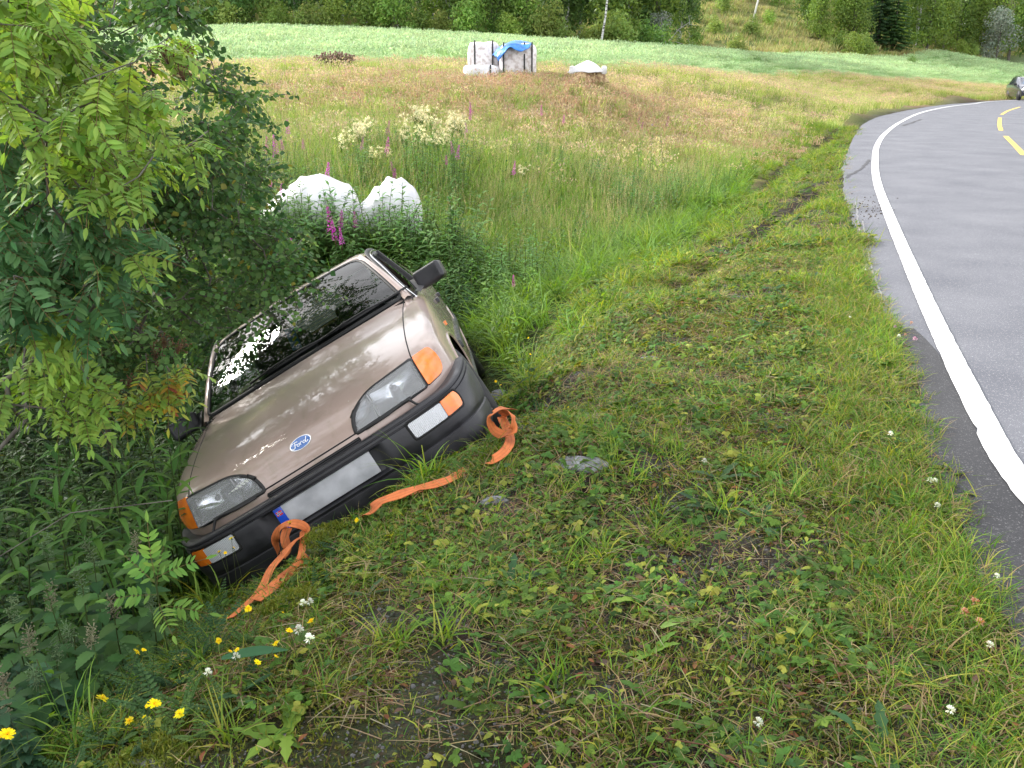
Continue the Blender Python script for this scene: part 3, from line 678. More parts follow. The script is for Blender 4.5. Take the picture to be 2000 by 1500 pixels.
# badge with script lettering
badge = empty('badge'); badge.parent = car
bx0, bz0 = 0.0, .650
el_ = np.array([(bx0 + .058 * math.cos(a), bz0 + .0255 * math.sin(a)) for a in np.linspace(0, 2*math.pi, 40, endpoint=False)])
patch('badge_rim', el_, front_surf, .003, principled('badge_silver', (.85, .86, .88), .25, metal=.6), badge, 3)
patch('badge_face', (el_ - [bx0, bz0]) * .90 + [bx0, bz0], front_surf, .0042, principled('badge_blue', (.012, .10, .36), .2, coat=1), badge, 3)
glyph = [[(-.046,.006),(-.040,.011),(-.026,.0125),(-.012,.011)], [(-.026,.012),(-.029,.0),(-.034,-.009),(-.043,-.010),(-.046,-.006)], [(-.034,.001),(-.026,.003),(-.018,.002)],
 [(-.012,.001),(-.019,-.002),(-.017,-.008),(-.010,-.008),(-.006,-.003),(-.011,.001),(-.003,.000)],
 [(.000,.002),(-.001,-.009)], [(.000,-.002),(.006,.003),(.011,.001)],
 [(.026,-.001),(.020,.002),(.013,-.003),(.015,-.008),(.022,-.007),(.028,.0)], [(.036,.013),(.030,.002),(.026,-.008),(.034,-.008),(.041,-.004)]]
for g in glyph:
    P_ = [front_surf(bx0 + x, bz0 + z) for x, z in catmull(g, 5)]
    ribbon('lettering', [q[0] + q[1] * .0045 for q in P_], [q[1] for q in P_], .0036, .0006, principled('white_enamel', (.85, .87, .9), .3) if g is glyph[0] else bpy.data.materials['white_enamel'], badge)

# slot under the bonnet edge with fins
x_ = np.linspace(-.245, .25, 40)
slot = np.array([(x, .503) for x in x_] + [(x, .536) for x in x_[::-1]]); S = None
patch('grille_slot', densify(rounded([(-.25,.500),(.25,.500),(.262,.536),(-.262,.536)], .006, 3), .02), front_surf, .0015, dark, car, 3)
for z in (.508, .518, .528):
    P_ = [front_surf(x, z) for x in x_]; ribbon('grille_fin', [q[0] for q in P_], [q[1] for q in P_], .0045, .007, plast, car)

# --- bumper
path = [(0,0),(.15,.001),(.30,.004),(.45,.016),(.56,.04),(.66,.085),(.735,.15),(.79,.24),(.825,.34),(.842,.43),(.846,.50)]
path = catmull([(-x, y) for x, y in path[:0:-1]] + path, 10); path = resample(path, .012)
Tn = np.gradient(path, axis=0); Tn /= np.linalg.norm(Tn, axis=1)[:, None]; No = np.stack([Tn[:, 1], -Tn[:, 0]], 1)
prof = [(-.085,.512),(-.03,.517),(-.010,.515),(-.001,.508),(.0,.500),(-.007,.497),(-.007,.492),(.001,.489),(.002,.478),(-.006,.475),(-.006,.470),(.002,.467),(.005,.455),(.006,.43),(.006,.40),(.004,.37),(.0,.345),(-.004,.33),(-.012,.322),(-.014,.316),(-.008,.31),(-.008,.275),(-.014,.235),(-.03,.205),(-.06,.19),(-.11,.18)]
V = []; F = []; npf = len(prof)
for k, (p, nn) in enumerate(zip(path, No)):
    rise = .045 * smoothstep(.10, .5, p[1])
    for (o, z) in prof:
        rec = float((1 - smoothstep(.285, .345, abs(p[0] - .0))) * smoothstep(.335, .35, z) * (1 - smoothstep(.452, .462, z))) * .038
        oo = o - rec
        zz = z + rise * smoothstep(.3, .5, z)
        V.append((p[0] + nn[0] * oo, p[1] + nn[1] * oo, zz))
for k in range(len(path) - 1):
    for c in range(npf - 1): F.append((k*npf+c, k*npf+c+1, (k+1)*npf+c+1, (k+1)*npf+c))
bumper = mesh_obj('bumper', V, F, plast, car)
bumper.data.set_sharp_from_angle(angle=R_(40))
arc = np.r_[0, np.cumsum(np.linalg.norm(np.diff(path, axis=0), axis=1))]; arc -= arc[-1] / 2
def bsurf(sx, z):
    x = np.interp(sx, arc, path[:, 0]); y = np.interp(sx, arc, path[:, 1]); nx_ = np.interp(sx, arc, No[:, 0]); ny_ = np.interp(sx, arc, No[:, 1])
    n_ = Vector((nx_, ny_, 0)).normalized(); return Vector((x, y, z)) + n_ * .005, n_
for s in (1, -1):
    A_ = rounded([(.485*s,.392),(.665*s,.392),(.665*s,.470),(.480*s,.470)], [.012,.002,.002,.008], 4)
    B_ = rounded([(.668*s,.392),(.775*s,.396),(.785*s,.44),(.765*s,.478),(.668*s,.472)], [.002,.012,.02,.012,.002], 4)
    fl = empty('bumper_lamp'); fl.parent = car
    for nm, O_, mt in (('clear_lens', A_, clear), ('amber_lens', B_, amber)):
        O_ = densify(O_, .01); patch(nm, O_, bsurf, .004, mt, fl, 5); wall_loop(nm, O_, bsurf, .004, -.01, mt, fl)
    Ro = densify(rounded([(.476*s,.384),(.785*s,.388),(.793*s,.44),(.772*s,.486),(.472*s,.478)], .014, 4), .012)
    outline_ribbon('lamp_frame', Ro, bsurf, .010, .003, dark, fl)

# number plate: blank white face, blue country strip with the red flag
plate = empty('number_plate'); plate.parent = car
pw = principled('plate_white', (.50, .51, .55), .35); vary(pw, (.36, .37, .40), (.54, .55, .59), scale=9, lo=.35, hi=.6, detail=8)
box('plate', (0, -.012 + .030, .405), (.525, .008, .112), pw, plate, .003)
box('country_strip', (-.2405, .0125, .405), (.042, .0035, .110), principled('plate_blue', (.008, .07, .55), .3, coat=.5), plate, .001)
fy = .0102
def fl_quad(n_, x0, x1, z0, z1, col_, y): mesh_obj(n_, [(x0, y, z0), (x1, y, z0), (x1, y, z1), (x0, y, z1)], [(0, 1, 2, 3)], principled(n_ + '_paint', col_, .4), plate, smooth=False)
fl_quad('flag_field', -.256, -.226, .423, .445, (.62, .03, .04), fy)
fl_quad('flag_cross', -.249, -.243, .423, .445, (.8, .8, .8), fy - .0004); fl_quad('flag_cross', -.256, -.226, .431, .437, (.8, .8, .8), fy - .0004)
fl_quad('flag_stripe', -.2475, -.2445, .423, .445, (.01, .04, .3), fy - .0008); fl_quad('flag_stripe', -.256, -.226, .4325, .4355, (.01, .04, .3), fy - .0008)

# lower valance under the bumper
V = []; F = []
for k, p in enumerate(path[::3]):
    V += [(p[0] * .96, p[1] + .06, .25), (p[0] * .95, p[1] + .12, .17)]
    if k: F.append((2*k-2, 2*k-1, 2*k+1, 2*k))
mesh_obj('valance', V, F, plast, car)
mesh_obj('underbody', [(-.72, .15, .19), (.72, .15, .19), (.78, 4.3, .22), (-.78, 4.3, .22)], [(0, 1, 2, 3)], dark, car, smooth=False)
mesh_obj('firewall', [(-.60, 1.0, .2), (.60, 1.0, .2), (.70, 1.30, .94), (-.70, 1.30, .94), ], [(0, 1, 2, 3)], dark, car, smooth=False)

# --- glasshouse
def ws(u, v):
    u = float(u); v = float(v); wd = .690 + (.548 - .690) * v
    y = (1.325 + .073 * u * u) * (1 - v) + (1.875 + .07 * u * u) * v; z = (.968 - .004 * u * u) * (1 - v) + (1.338 - .020 * u * u) * v
    bul = .022 * (1 - (2*v - 1) ** 2)
    n_ = Vector((.12 * u, -.56, .82)).normalized(); return Vector((u * wd, y, z)) + n_ * bul, n_
g = bpy.data.materials.new('tinted_glass'); g.use_nodes = True; t = g.node_tree; t.nodes.clear(); o_ = t.nodes.new('ShaderNodeOutputMaterial')
gl = t.nodes.new('ShaderNodeBsdfGlossy'); gl.inputs['Roughness'].default_value = .012; trp = t.nodes.new('ShaderNodeBsdfTransparent'); trp.inputs[0].default_value = (.55, .66, .60, 1)
fr = t.nodes.new('ShaderNodeFresnel'); fr.inputs[0].default_value = 1.62; ms = t.nodes.new('ShaderNodeMixShader'); t.links.new(fr.outputs[0], ms.inputs[0]); t.links.new(trp.outputs[0], ms.inputs[1]); t.links.new(gl.outputs[0], ms.inputs[2]); t.links.new(ms.outputs[0], o_.inputs[0])
GLASS = g
gl.inputs[0].default_value = (1, 1, 1, 1)
WO = rounded([(-.985,.01),(.985,.01),(.985,.985),(-.985,.985)], [.05,.05,.17,.17], 9)
WO2 = []; 
WO = densify(WO, .05)
patch('windscreen', WO, ws, .004, GLASS, car, 10, centre=(0, .5))
outline_ribbon('windscreen_seal', densify(rounded([(-1,-.005),(1,-.005),(1,1),(-1,1)], [.05,.05,.17,.17], 9), .03), ws, .026, .008, rubber, car)
def loft(name, rows, mat, parent, smooth=True):
    V = [p for r in rows for p in r]; n = len(rows[0]); F = [(i*n+j, i*n+j+1, (i+1)*n+j+1, (i+1)*n+j) for i in range(len(rows)-1) for j in range(n-1)]
    return mesh_obj(name, V, F, mat, parent, smooth)
# roof: header over the screen to the hatch
def roofrow(y, zc, wd, dz, y_sw):
    r = []
    for u in np.linspace(-1, 1, 33):
        a = abs(u); edge = max(0, (a - .88) / .12)
        r.append((u * wd * (1 + .0 * edge), y + y_sw * u * u, zc - dz * u * u - .030 * edge ** 1.6))
    return r
rows = [roofrow(1.882, 1.342, .575, .022, .072), roofrow(1.90, 1.352, .585, .022, .070), roofrow(1.95, 1.362, .592, .024, .065), roofrow(2.1, 1.376, .600, .026, .05), roofrow(2.45, 1.388, .606, .028, .03), roofrow(2.8, 1.388, .604, .028, .0), roofrow(3.1, 1.378, .595, .028, 0), roofrow(3.32, 1.358, .585, .026, .02), roofrow(3.40, 1.34, .575, .026, .03)]
loft('roof', rows, paint, car)
for s in (1, -1):
    # A pillar
    P_ = []; rows = []
    for v in np.linspace(-.06, 1.02, 16):
        a, n_ = ws(1.0 * s, v); 
        inn = a + n_ * .004; 
        out_ = a + Vector((s * (.050 - .012 * v), .030, -.004)); low = a + Vector((s * (.055 - .008 * v), .060, -.030))
        mid = a + Vector((s * .026, .004, .006)) + n_ * .008
        rows.append([inn, mid, out_ + n_ * .004, low])
    loft('a_pillar', rows, paint, car)
    # gutter strips over the door glass
    rail = catmull([(.752*s,1.44,.93),(.70*s,1.60,1.045),(.645*s,1.82,1.215),(.612*s,1.98,1.305),(.612*s,2.2,1.342),(.618*s,2.6,1.352),(.612*s,3.0,1.345),(.60*s,3.3,1.32),(.66*s,3.8,1.12),(.70*s,4.1,.98)], 8)
    nr = [Vector((s * .8, -.15, .55)).normalized()] * len(rail)
    ribbon('door_gutter', rail, nr, .030, .006, rubber, car)
    rail2 = rail + np.array([.014 * s, .012, -.018]); ribbon('door_frame_trim', rail2, nr, .010, .007, chrome, car)
    rail3 = rail + np.array([.026 * s, .028, -.040]); ribbon('door_frame', rail3[:-4], nr, .034, .005, plast, car)
    def sidew(y, z, s=s):
        t_ = (z - .93) / .40; x = .772 - .150 * t_ + .02 * (1 - (2*t_ - 1) ** 2); return Vector((x * s, y, z)), Vector((s * .93, 0, .36)).normalized()
    for nm, O_ in (('side_window', [(1.60,.945),(2.40,.950),(2.40,1.315),(2.06,1.300),(1.84,1.16)]), ('side_window', [(2.50,.955),(3.20,.96),(3.34,1.26),(3.20,1.305),(2.50,1.315)])):
        patch(nm, densify(rounded(O_, .02, 3), .05), sidew, 0, GLASS, car, 4)
    box('b_pillar', sidew(2.45, 1.13)[0], (.03, .09, .40), rubber, car, .006, rot=(0, -s * R_(21), 0))
    V = [sidew(3.36, .96)[0], sidew(4.10, .97)[0], Vector((.66*s, 3.95, 1.05)), Vector((.61*s, 3.42, 1.31)), sidew(3.40, 1.25)[0]]
    mesh_obj('c_pillar', V, [(0, 1, 2, 3, 4)], paint, car, smooth=False)
    # belt moulding
    P_ = [sidew(y, .938) for y in np.linspace(1.50, 4.05, 30)]; ribbon('belt_trim', [q[0] for q in P_], [q[1] for q in P_], .022, .006, plast, car)
    # mirror
    m_o = empty('door_mirror'); m_o.parent = car
    box('mirror_shell', (.905 * s, 1.575, .985), (.190, .105, .118), plast, m_o, .028, rot=(R_(-8), R_(0), R_(-s * 14)), seg=4)
    mesh_obj('mirror_foot', [(.80*s,1.47,.925),(.80*s,1.66,.935),(.775*s,1.62,1.02),(.84*s,1.52,.945),(.85*s,1.60,.95),(.84*s,1.58,1.01)], [(0,1,4,3),(1,2,5,4),(2,0,3,5),(3,4,5),(0,2,1)], plast, m_o, smooth=False)
    box('mirror_glass', (.905 * s, 1.632, .987), (.160, .004, .09), chrome, m_o, .001, rot=(R_(-8), 0, R_(-s * 14)))
# rear screen with heating lines, tailgate
def rs(u, v): wd = .575 + .09 * v; return Vector((u * wd, 3.40 + .68 * v + .03 * u*u, 1.335 - .345 * v - .02 * u*u)), Vector((0, .45, .89))
patch('rear_window', densify(rounded([(-.93,.04),(.93,.04),(.93,.93),(-.93,.93)], .08, 4), .1), rs, .0, GLASS, car, 5)
outline_ribbon('rear_window_frame', densify(rounded([(-.99,0),(.99,0),(.99,1),(-.99,1)], .1, 5), .08), rs, .09, .006, paint, car)
for k in range(9):
    v = .15 + .08 * k; P_ = [rs(u, v) for u in np.linspace(-.8, .8, 8)]; ribbon('heater_line', [q[0] - q[1] * .01 for q in P_], [-q[1] for q in P_], .003, .001, principled('heater', (.25, .16, .06), .5) if k == 0 else bpy.data.materials['heater'], car)
# scuttle panel, wipers
rows = []
for u in np.linspace(-1, 1, 25):
    a, n_ = ws(u, -.01); f_ = top_surf(u * .68, 1.205 + .098 * u * u)[0]
    rows.append([f_ + Vector((0, .012, -.020)), (f_ + a) / 2 + Vector((0, 0, -.026)), a + Vector((0, .01, -.012))])
loft('scuttle', rows, plast, car)
for x0, x1, vv in ((-.36, .20, .055), (.16, .62, .05)):
    pts = [ws(x / .69, .012 + (vv if 0 < k < 3 else 0.02)) for k, x in enumerate(np.linspace(x0, x1, 4))]
    wpr = tube('wiper', [q[0] + q[1] * .022 for q in pts], [.007, .006, .005, .004], rubber, car)
    pts = [ws((x0 + .12 + (x1 - x0 + .02) * k / 5) / .69, .045 + .012 * k / 5) for k in range(6)]; ribbon('wiper_blade', [q[0] + q[1] * .012 for q in pts], [q[1] for q in pts], .010, .008, rubber, wpr)

# --- cabin
def bx(n_, c_, s_, **k): return box(n_, c_, s_, inner, car, **k)
bx('dashboard', (0, 1.52, .84), (1.30, .42, .20), bev=.06, seg=3)
mesh_obj('cabin_floor', [(-.70, 1.1, .30), (.70, 1.1, .30), (.70, 4.2, .30), (-.70, 4.2, .30)], [(0, 1, 2, 3)], inner, car, smooth=False)
for s in (1, -1):
    mesh_obj('door_card', [(.745*s, 1.3, .3), (.745*s, 4.1, .3), (.745*s, 4.1, .93), (.745*s, 1.3, .93)], [(0, 1, 2, 3)], inner, car, smooth=False)
    st = empty('front_seat'); st.parent = car
    box('cushion', (.36 * s, 2.35, .50), (.50, .52, .18), inner, st, .06, seg=3); box('backrest', (.36 * s, 2.66, .82), (.48, .14, .62), inner, st, .05, rot=(R_(-14), 0, 0), seg=3)
    box('headrest', (.36 * s, 2.76, 1.19), (.27, .09, .16), inner, st, .035, rot=(R_(-10), 0, 0), seg=3)
bx('rear_seat', (0, 3.30, .78), (1.25, .16, .55), bev=.05, rot=(R_(-18), 0, 0))
bx('parcel_shelf', (0, 3.75, .93), (1.2, .5, .02), bev=.003)
ring = [(.36 + .185 * math.cos(a), 1.93 - .10 * math.sin(a), .93 + .155 * math.sin(a)) for a in np.linspace(0, 2 * math.pi, 30)]
tube('steering_wheel', ring, .014, rubber, car, cap=False)
# blue and yellow air freshener / tag hanging at the mirror
fr_ = box('hanging_tag', (-.10, 1.92, 1.10), (.065, .006, .15), principled('blue_card', (.03, .18, .42), .4), car, .002, rot=(0, R_(10), 0)); 
for k in range(3): box('yellow_mark', (-.10 + .008 * k, 1.914, 1.06 + .035 * k), (.035, .003, .016), principled('yellow_card', (.65, .75, .08), .5) if k == 0 else bpy.data.materials['yellow_card'], fr_, .001, rot=(0, R_(-18), 0)).parent = fr_
box('inner_mirror', (0, 1.98, 1.24), (.22, .03, .055), rubber, car, .012)

# --- wheels
def wheel(x, y, z, s, steer=0):
    wo_ = empty('wheel'); wo_.parent = car; wo_.location = (x, y, z); wo_.rotation_euler = (0, 0, R_(steer))
    pr = [(-.085,.205),(-.092,.25),(-.082,.285),(-.06,.300),(-.03,.304),(0,.305),(.03,.304),(.06,.300),(.082,.285),(.092,.25),(.085,.205)]
    n = 48; V = []; F = []
    for k in range(n):
        a = 2 * math.pi * k / n
        for j, (px_, r) in enumerate(pr):
            if 2 < j < 8 and k % 2: r -= .006 if j != 5 else 0
            V.append((px_, r * math.cos(a), r * math.sin(a)))
    m = len(pr)
    for k in range(n):
        for j in range(m - 1): F.append((k*m+j, k*m+j+1, ((k+1)%n)*m+j+1, ((k+1)%n)*m+j))
    mesh_obj('tyre', V, F, rubber, wo_)
    pr = [(.078*s,.207),(.070*s,.195),(.03*s,.185),(.035*s,.13),(.055*s,.10),(.06*s,.05),(.052*s,.0)]; V = []; F = []; m = len(pr)
    for k in range(n):
        a = 2 * math.pi * k / n
        for j, (px_, r) in enumerate(pr): V.append((px_, r * math.cos(a), r * math.sin(a)))
    for k in range(n):
        for j in range(m - 1): F.append((k*m+j, k*m+j+1, ((k+1)%n)*m+j+1, ((k+1)%n)*m+j))
    mesh_obj('rim', V, F, steel, wo_)
for s in (1, -1):
    wheel(.735 * s, .83, .300, s, 9); wheel(.735 * s, 3.44, .300, s)
tube('aerial', [(-.80, 1.28, .87), (-.815, 1.30, 1.10)], [.004, .002], rubber, car)
# ------------------------------------------------------------------ plant shapes
class PB:
    """collects plant geometry with one colour per face"""
    def __init__(s, seed=0): s.V = []; s.F = []; s.K = []; s.r = random.Random(seed)
    def jit(s, c, a=.18):
        k = 1 + s.r.uniform(-a, a); return (c[0] * k * (1 + s.r.uniform(-a, a) * .5), c[1] * k, c[2] * k)
    def leaf(s, o, d, up, L, ws_, droop=.6, fold=.25, col=(.08, .15, .03), side_=None):
        """folded leaf strip; ws_ = half widths along it"""
        d = Vector(d).normalized(); up = Vector(up); sd_ = d.cross(up)
        if sd_.length < 1e-4: sd_ = d.orthogonal()
        sd_.normalize(); up = sd_.cross(d).normalized(); n = len(ws_); p = Vector(o); st = L / (n - 1); b0 = len(s.V); c = s.jit(col)
        for k in range(n):
            a = droop * k / (n - 1); dd = d * math.cos(a) - up * math.sin(a); uu = up * math.cos(a) + d * math.sin(a)
            if k: p = p + dd * st
            w_ = ws_[k]; cf_, sf = math.cos(fold), math.sin(fold)
            s.V += [p + (sd_ * cf_ + uu * sf) * w_, p, p - (sd_ * cf_ - uu * sf) * w_]
        for k in range(n - 1):
            a = b0 + 3 * k
            s.F += [(a, a+1, a+4, a+3), (a+1, a+2, a+5, a+4)]; s.K += [c, (c[0]*.93, c[1]*.93, c[2]*.93)]
        return p
    def blade(s, o, d, L, w_, droop, col, n=4):
        d = Vector(d).normalized(); sd_ = d.cross(Vector((0, 0, 1)))
        if sd_.length < 1e-3: sd_ = Vector((1, 0, 0))
        sd_ = (Matrix.Rotation(s.r.uniform(-.9, .9), 3, d) @ sd_.normalized()); up = sd_.cross(d).normalized()
        hor = Vector((d.x, d.y, 0)); hor = hor.normalized() if hor.length > 1e-3 else Vector((1, 0, 0))
        p = Vector(o); b0 = len(s.V); c = s.jit(col)
        for k in range(n):
            t = k / (n - 1); ww = w_ * (1 - t ** 1.6) + .0004
            s.V += [p - sd_ * ww, p + sd_ * ww]
            dd = (d + (hor * .6 - Vector((0, 0, 1))) * droop * t).normalized(); p = p + dd * L / (n - 1)
        for k in range(n - 1): a = b0 + 2*k; s.F.append((a, a+1, a+3, a+2)); s.K.append(c)
        return p
    def stem(s, pts, r, col, n=4):
        b0 = len(s.V); m = len(pts)
        for k in range(m):
            t = (Vector(pts[min(k+1, m-1)]) - Vector(pts[max(k-1, 0)])).normalized(); a = t.orthogonal().normalized(); b_ = t.cross(a); rr = r[k] if hasattr(r, '__len__') else r
            for j in range(n): q = 2 * math.pi * j / n; s.V.append(Vector(pts[k]) + (a * math.cos(q) + b_ * math.sin(q)) * rr)
        for k in range(m - 1):
            for j in range(n): s.F.append((b0+k*n+j, b0+k*n+(j+1)%n, b0+(k+1)*n+(j+1)%n, b0+(k+1)*n+j)); s.K.append(col)
    def blob(s, c, r, col, n=5, m=4):
        b0 = len(s.V); c = Vector(c); r = r if hasattr(r, '__len__') else (r, r, r)
        for i in range(m + 1):
            th = math.pi * i / m
            for j in range(n): ph = 2*math.pi*j/n; s.V.append(c + Vector((r[0]*math.sin(th)*math.cos(ph), r[1]*math.sin(th)*math.sin(ph), r[2]*math.cos(th))))
        for i in range(m):
            for j in range(n): s.F.append((b0+i*n+j, b0+i*n+(j+1)%n, b0+(i+1)*n+(j+1)%n, b0+(i+1)*n+j)); s.K.append(s.jit(col))
    def mesh(s, name):
        me = bpy.data.meshes.new(name); me.from_pydata([tuple(v) for v in s.V], [], s.F); me.materials.append(FOL); setcol(me, s.K)
        me.polygons.foreach_set('use_smooth', [True] * len(me.polygons)); return me
def rdir(r, el0, el1):
    a = r.uniform(0, 2*math.pi); e_ = r.uniform(el0, el1); return Vector((math.cos(a)*math.cos(e_), math.sin(a)*math.cos(e_), math.sin(e_)))

G_L = (.145, .250, .038); G_M = (.085, .175, .030); G_D = (.050, .105, .022); G_B = (.07, .145, .045); STRAW = (.33, .26, .13); BRN = (.13, .075, .045); YG = (.28, .31, .055)
OV = [.0, .55, .95, 1.0, .8, .45, .03]
def palmate(p, o, r_, col, tilt):
    """lobed buttercup-like leaf"""
    a0 = p.r.uniform(0, 6.28); nrm = Vector((tilt.x, tilt.y, 1)).normalized()
    for k in range(3):
        for dk, ll, wl in ((0, 1, .30), (-.42, .78, .20), (.42, .78, .20)):
            a = a0 + (k - 1) * 1.35 + dk; d = Vector((math.cos(a), math.sin(a), 0)); d = d - nrm * d.dot(nrm)
            p.leaf(o, d, nrm, r_ * ll, [r_*.03, r_*wl*.75, r_*wl, .001], .35, .15, col)
def trefoil(p, o, r_, col):
    a0 = p.r.uniform(0, 6.28)
    for k in range(3):
        a = a0 + k * 2.094; p.leaf(o, (math.cos(a), math.sin(a), .15), (0, 0, 1), r_, [r_*.08, r_*.45, r_*.5, r_*.2], .3, .1, col)
def cover_patch(seed, kind):
    p = PB(seed); r = p.r; R = .11
    def pt(z=0): a = r.uniform(0, 6.28); q = R * math.sqrt(r.random()); return Vector((q*math.cos(a), q*math.sin(a), z))
    if kind in ('herb', 'mix'):
        for _ in range(12 if kind == 'herb' else 6):
            o = pt(); h = r.uniform(.01, .05); top = o + Vector((r.uniform(-.02,.02), r.uniform(-.02,.02), h)); p.stem([o, top], .0009, G_M, 3)
            palmate(p, top, r.uniform(.012, .032), r.choice([G_L, G_M, G_M, G_D, YG, (.09,.17,.04)]), Vector((r.uniform(-.5,.5), r.uniform(-.5,.5), 0)))
        for _ in range(7): o = pt(r.uniform(.008, .03)); trefoil(p, o, r.uniform(.008, .015), r.choice([G_M, G_L, G_B]))
    if kind == 'moss':
        for _ in range(120): o = pt(); p.blade(o, rdir(r, .5, 1.5), r.uniform(.008, .022), .0022, .3, r.choice([(.15,.19,.03), (.10,.13,.02), (.19,.18,.05)]), 3)
    nb = {'herb': 14, 'mix': 36, 'grass': 60, 'moss': 6, 'dry': 24}[kind]
    for _ in range(nb):
        o = pt(); p.blade(o, rdir(r, .35, 1.3), r.uniform(.03, .09) * (1.25 if kind == 'grass' else 1), .0014, r.uniform(.3, 1.4), r.choice([G_L, G_M, G_M, YG, STRAW]))
    for _ in range({'herb': 4, 'mix': 7, 'grass': 5, 'moss': 5, 'dry': 24}[kind]):
        o = pt(r.uniform(.002, .02)); p.blade(o, rdir(r, -.05, .18), r.uniform(.04, .13), .0011, .1, r.choice([STRAW, (.24,.17,.10), BRN, (.33,.28,.18)]), 3)
    for _ in range(4 if kind != 'grass' else 1):
        o = pt(r.uniform(.004, .02)); p.leaf(o, rdir(r, -.1, .3), (0, 0, 1), r.uniform(.015, .04), [0, .005, .007, .004, 0], .5, .3, r.choice([BRN, (.26,.12,.05), YG, (.12,.07,.05)]))
    return p.mesh('cover_' + kind)
def tuft(seed, n, h0, h1, w_, spread=.05, cols=(G_L, G_M), droop=(.3, 1.2), el=(.7, 1.45), heads=0, hc=None, herb=0):
    p = PB(seed); r = p.r
    for _ in range(n):
        a = r.uniform(0, 6.28); q = spread * math.sqrt(r.random())
        p.blade((q*math.cos(a), q*math.sin(a), 0), rdir(r, *el), r.uniform(h0, h1), w_, r.uniform(*droop), r.choice(cols), 6)
    for _ in range(heads):
        a = r.uniform(0, 6.28); q = spread * math.sqrt(r.random()); d = rdir(r, 1.2, 1.5); L = h1 * r.uniform(.95, 1.3); o = Vector((q*math.cos(a), q*math.sin(a), 0)); tp = o + d * L
        p.stem([o, o + d * L * .5, tp], [.0012, .001, .0007], hc[0], 3)
        for k in range(9): t = .72 + .28 * k / 9; p.leaf(o + d * L * t, rdir(r, .5, 1.4), (0, 0, 1), .022, [.0, .0035, .0], .4, .1, r.choice(hc))
    for _ in range(herb):
        a = r.uniform(0, 6.28); q = spread * r.random(); h = r.uniform(.4, .9) * h1; o = Vector((q*math.cos(a), q*math.sin(a), 0)); tp = o + Vector((r.uniform(-.2,.2)*h, r.uniform(-.2,.2)*h, h)); p.stem([o, tp], .0013, G_M, 3)
        for k in range(7):
            t = .25 + .75 * k / 7; p.leaf(o.lerp(tp, t), rdir(r, .0, .6), (0, 0, 1), r.uniform(.04, .08), [0, .009, .012, .008, 0], .7, .2, r.choice([G_M, G_L, G_D]))
    return p.mesh('tuft')
def rosette(seed, n, L0, L1, w_, col, tooth=True):
    p = PB(seed); r = p.r
    for k in range(n):
        a = k * 2.4 + r.uniform(-.3, .3); e_ = r.uniform(.15, .75); L = r.uniform(L0, L1); m = 10
        ws_ = [w_ * (.25 + .75 * math.sin(math.pi * min(1, (t / (m-1)) ** .8 * .95))) * ((1 if t % 2 else .6) if tooth else 1) for t in range(m)]; ws_[-1] = .001; ws_[0] = .002
        p.leaf((0, 0, 0), (math.cos(a)*math.cos(e_), math.sin(a)*math.cos(e_), math.sin(e_)), (0, 0, 1), L, ws_, r.uniform(.6, 1.2), .2, col)
    return p.mesh('rosette')
def far_clump(seed, n, size, h, cols, w_=.006, heads=None):
    p = PB(seed); r = p.r
    for _ in range(n):
        x, y = r.uniform(-size, size), r.uniform(-size, size)
        p.blade((x, y, 0), rdir(r, .95, 1.5), h * r.uniform(.6, 1.15), w_, r.uniform(.1, .8), r.choice(cols), 4)
        if heads and r.random() < heads[0]:
            z = h * r.uniform(.75, 1.15); p.leaf((x, y, z), rdir(r, .6, 1.4), (0, 0, 1), heads[1], [0, heads[2], heads[2], 0], .5, .2, r.choice(heads[3]))
    return p.mesh('clump')

_gn = {}
def scatter_group(coll):
    ng = bpy.data.node_groups.new('scatter_' + coll.name, 'GeometryNodeTree')
    ng.interface.new_socket('Geometry', in_out='INPUT', socket_type='NodeSocketGeometry'); ng.interface.new_socket('Geometry', in_out='OUTPUT', socket_type='NodeSocketGeometry')
    N = ng.nodes; gi = N.new('NodeGroupInput'); go_ = N.new('NodeGroupOutput'); ip = N.new('GeometryNodeInstanceOnPoints'); ci = N.new('GeometryNodeCollectionInfo')
    ci.inputs['Collection'].default_value = coll; ci.inputs['Separate Children'].default_value = True; ci.inputs['Reset Children'].default_value = True
    def na(n_, ty): a_ = N.new('GeometryNodeInputNamedAttribute'); a_.data_type = ty; a_.inputs['Name'].default_value = n_; return [o for o in a_.outputs if o.enabled and o.name == 'Attribute'][0]
    L = ng.links; L.new(gi.outputs[0], ip.inputs['Points']); L.new(ci.outputs[0], ip.inputs['Instance']); ip.inputs['Pick Instance'].default_value = True
    L.new(na('idx', 'INT'), ip.inputs['Instance Index']); L.new(na('rot', 'FLOAT_VECTOR'), ip.inputs['Rotation']); L.new(na('scl', 'FLOAT'), ip.inputs['Scale']); L.new(ip.outputs[0], go_.inputs[0])
    return ng
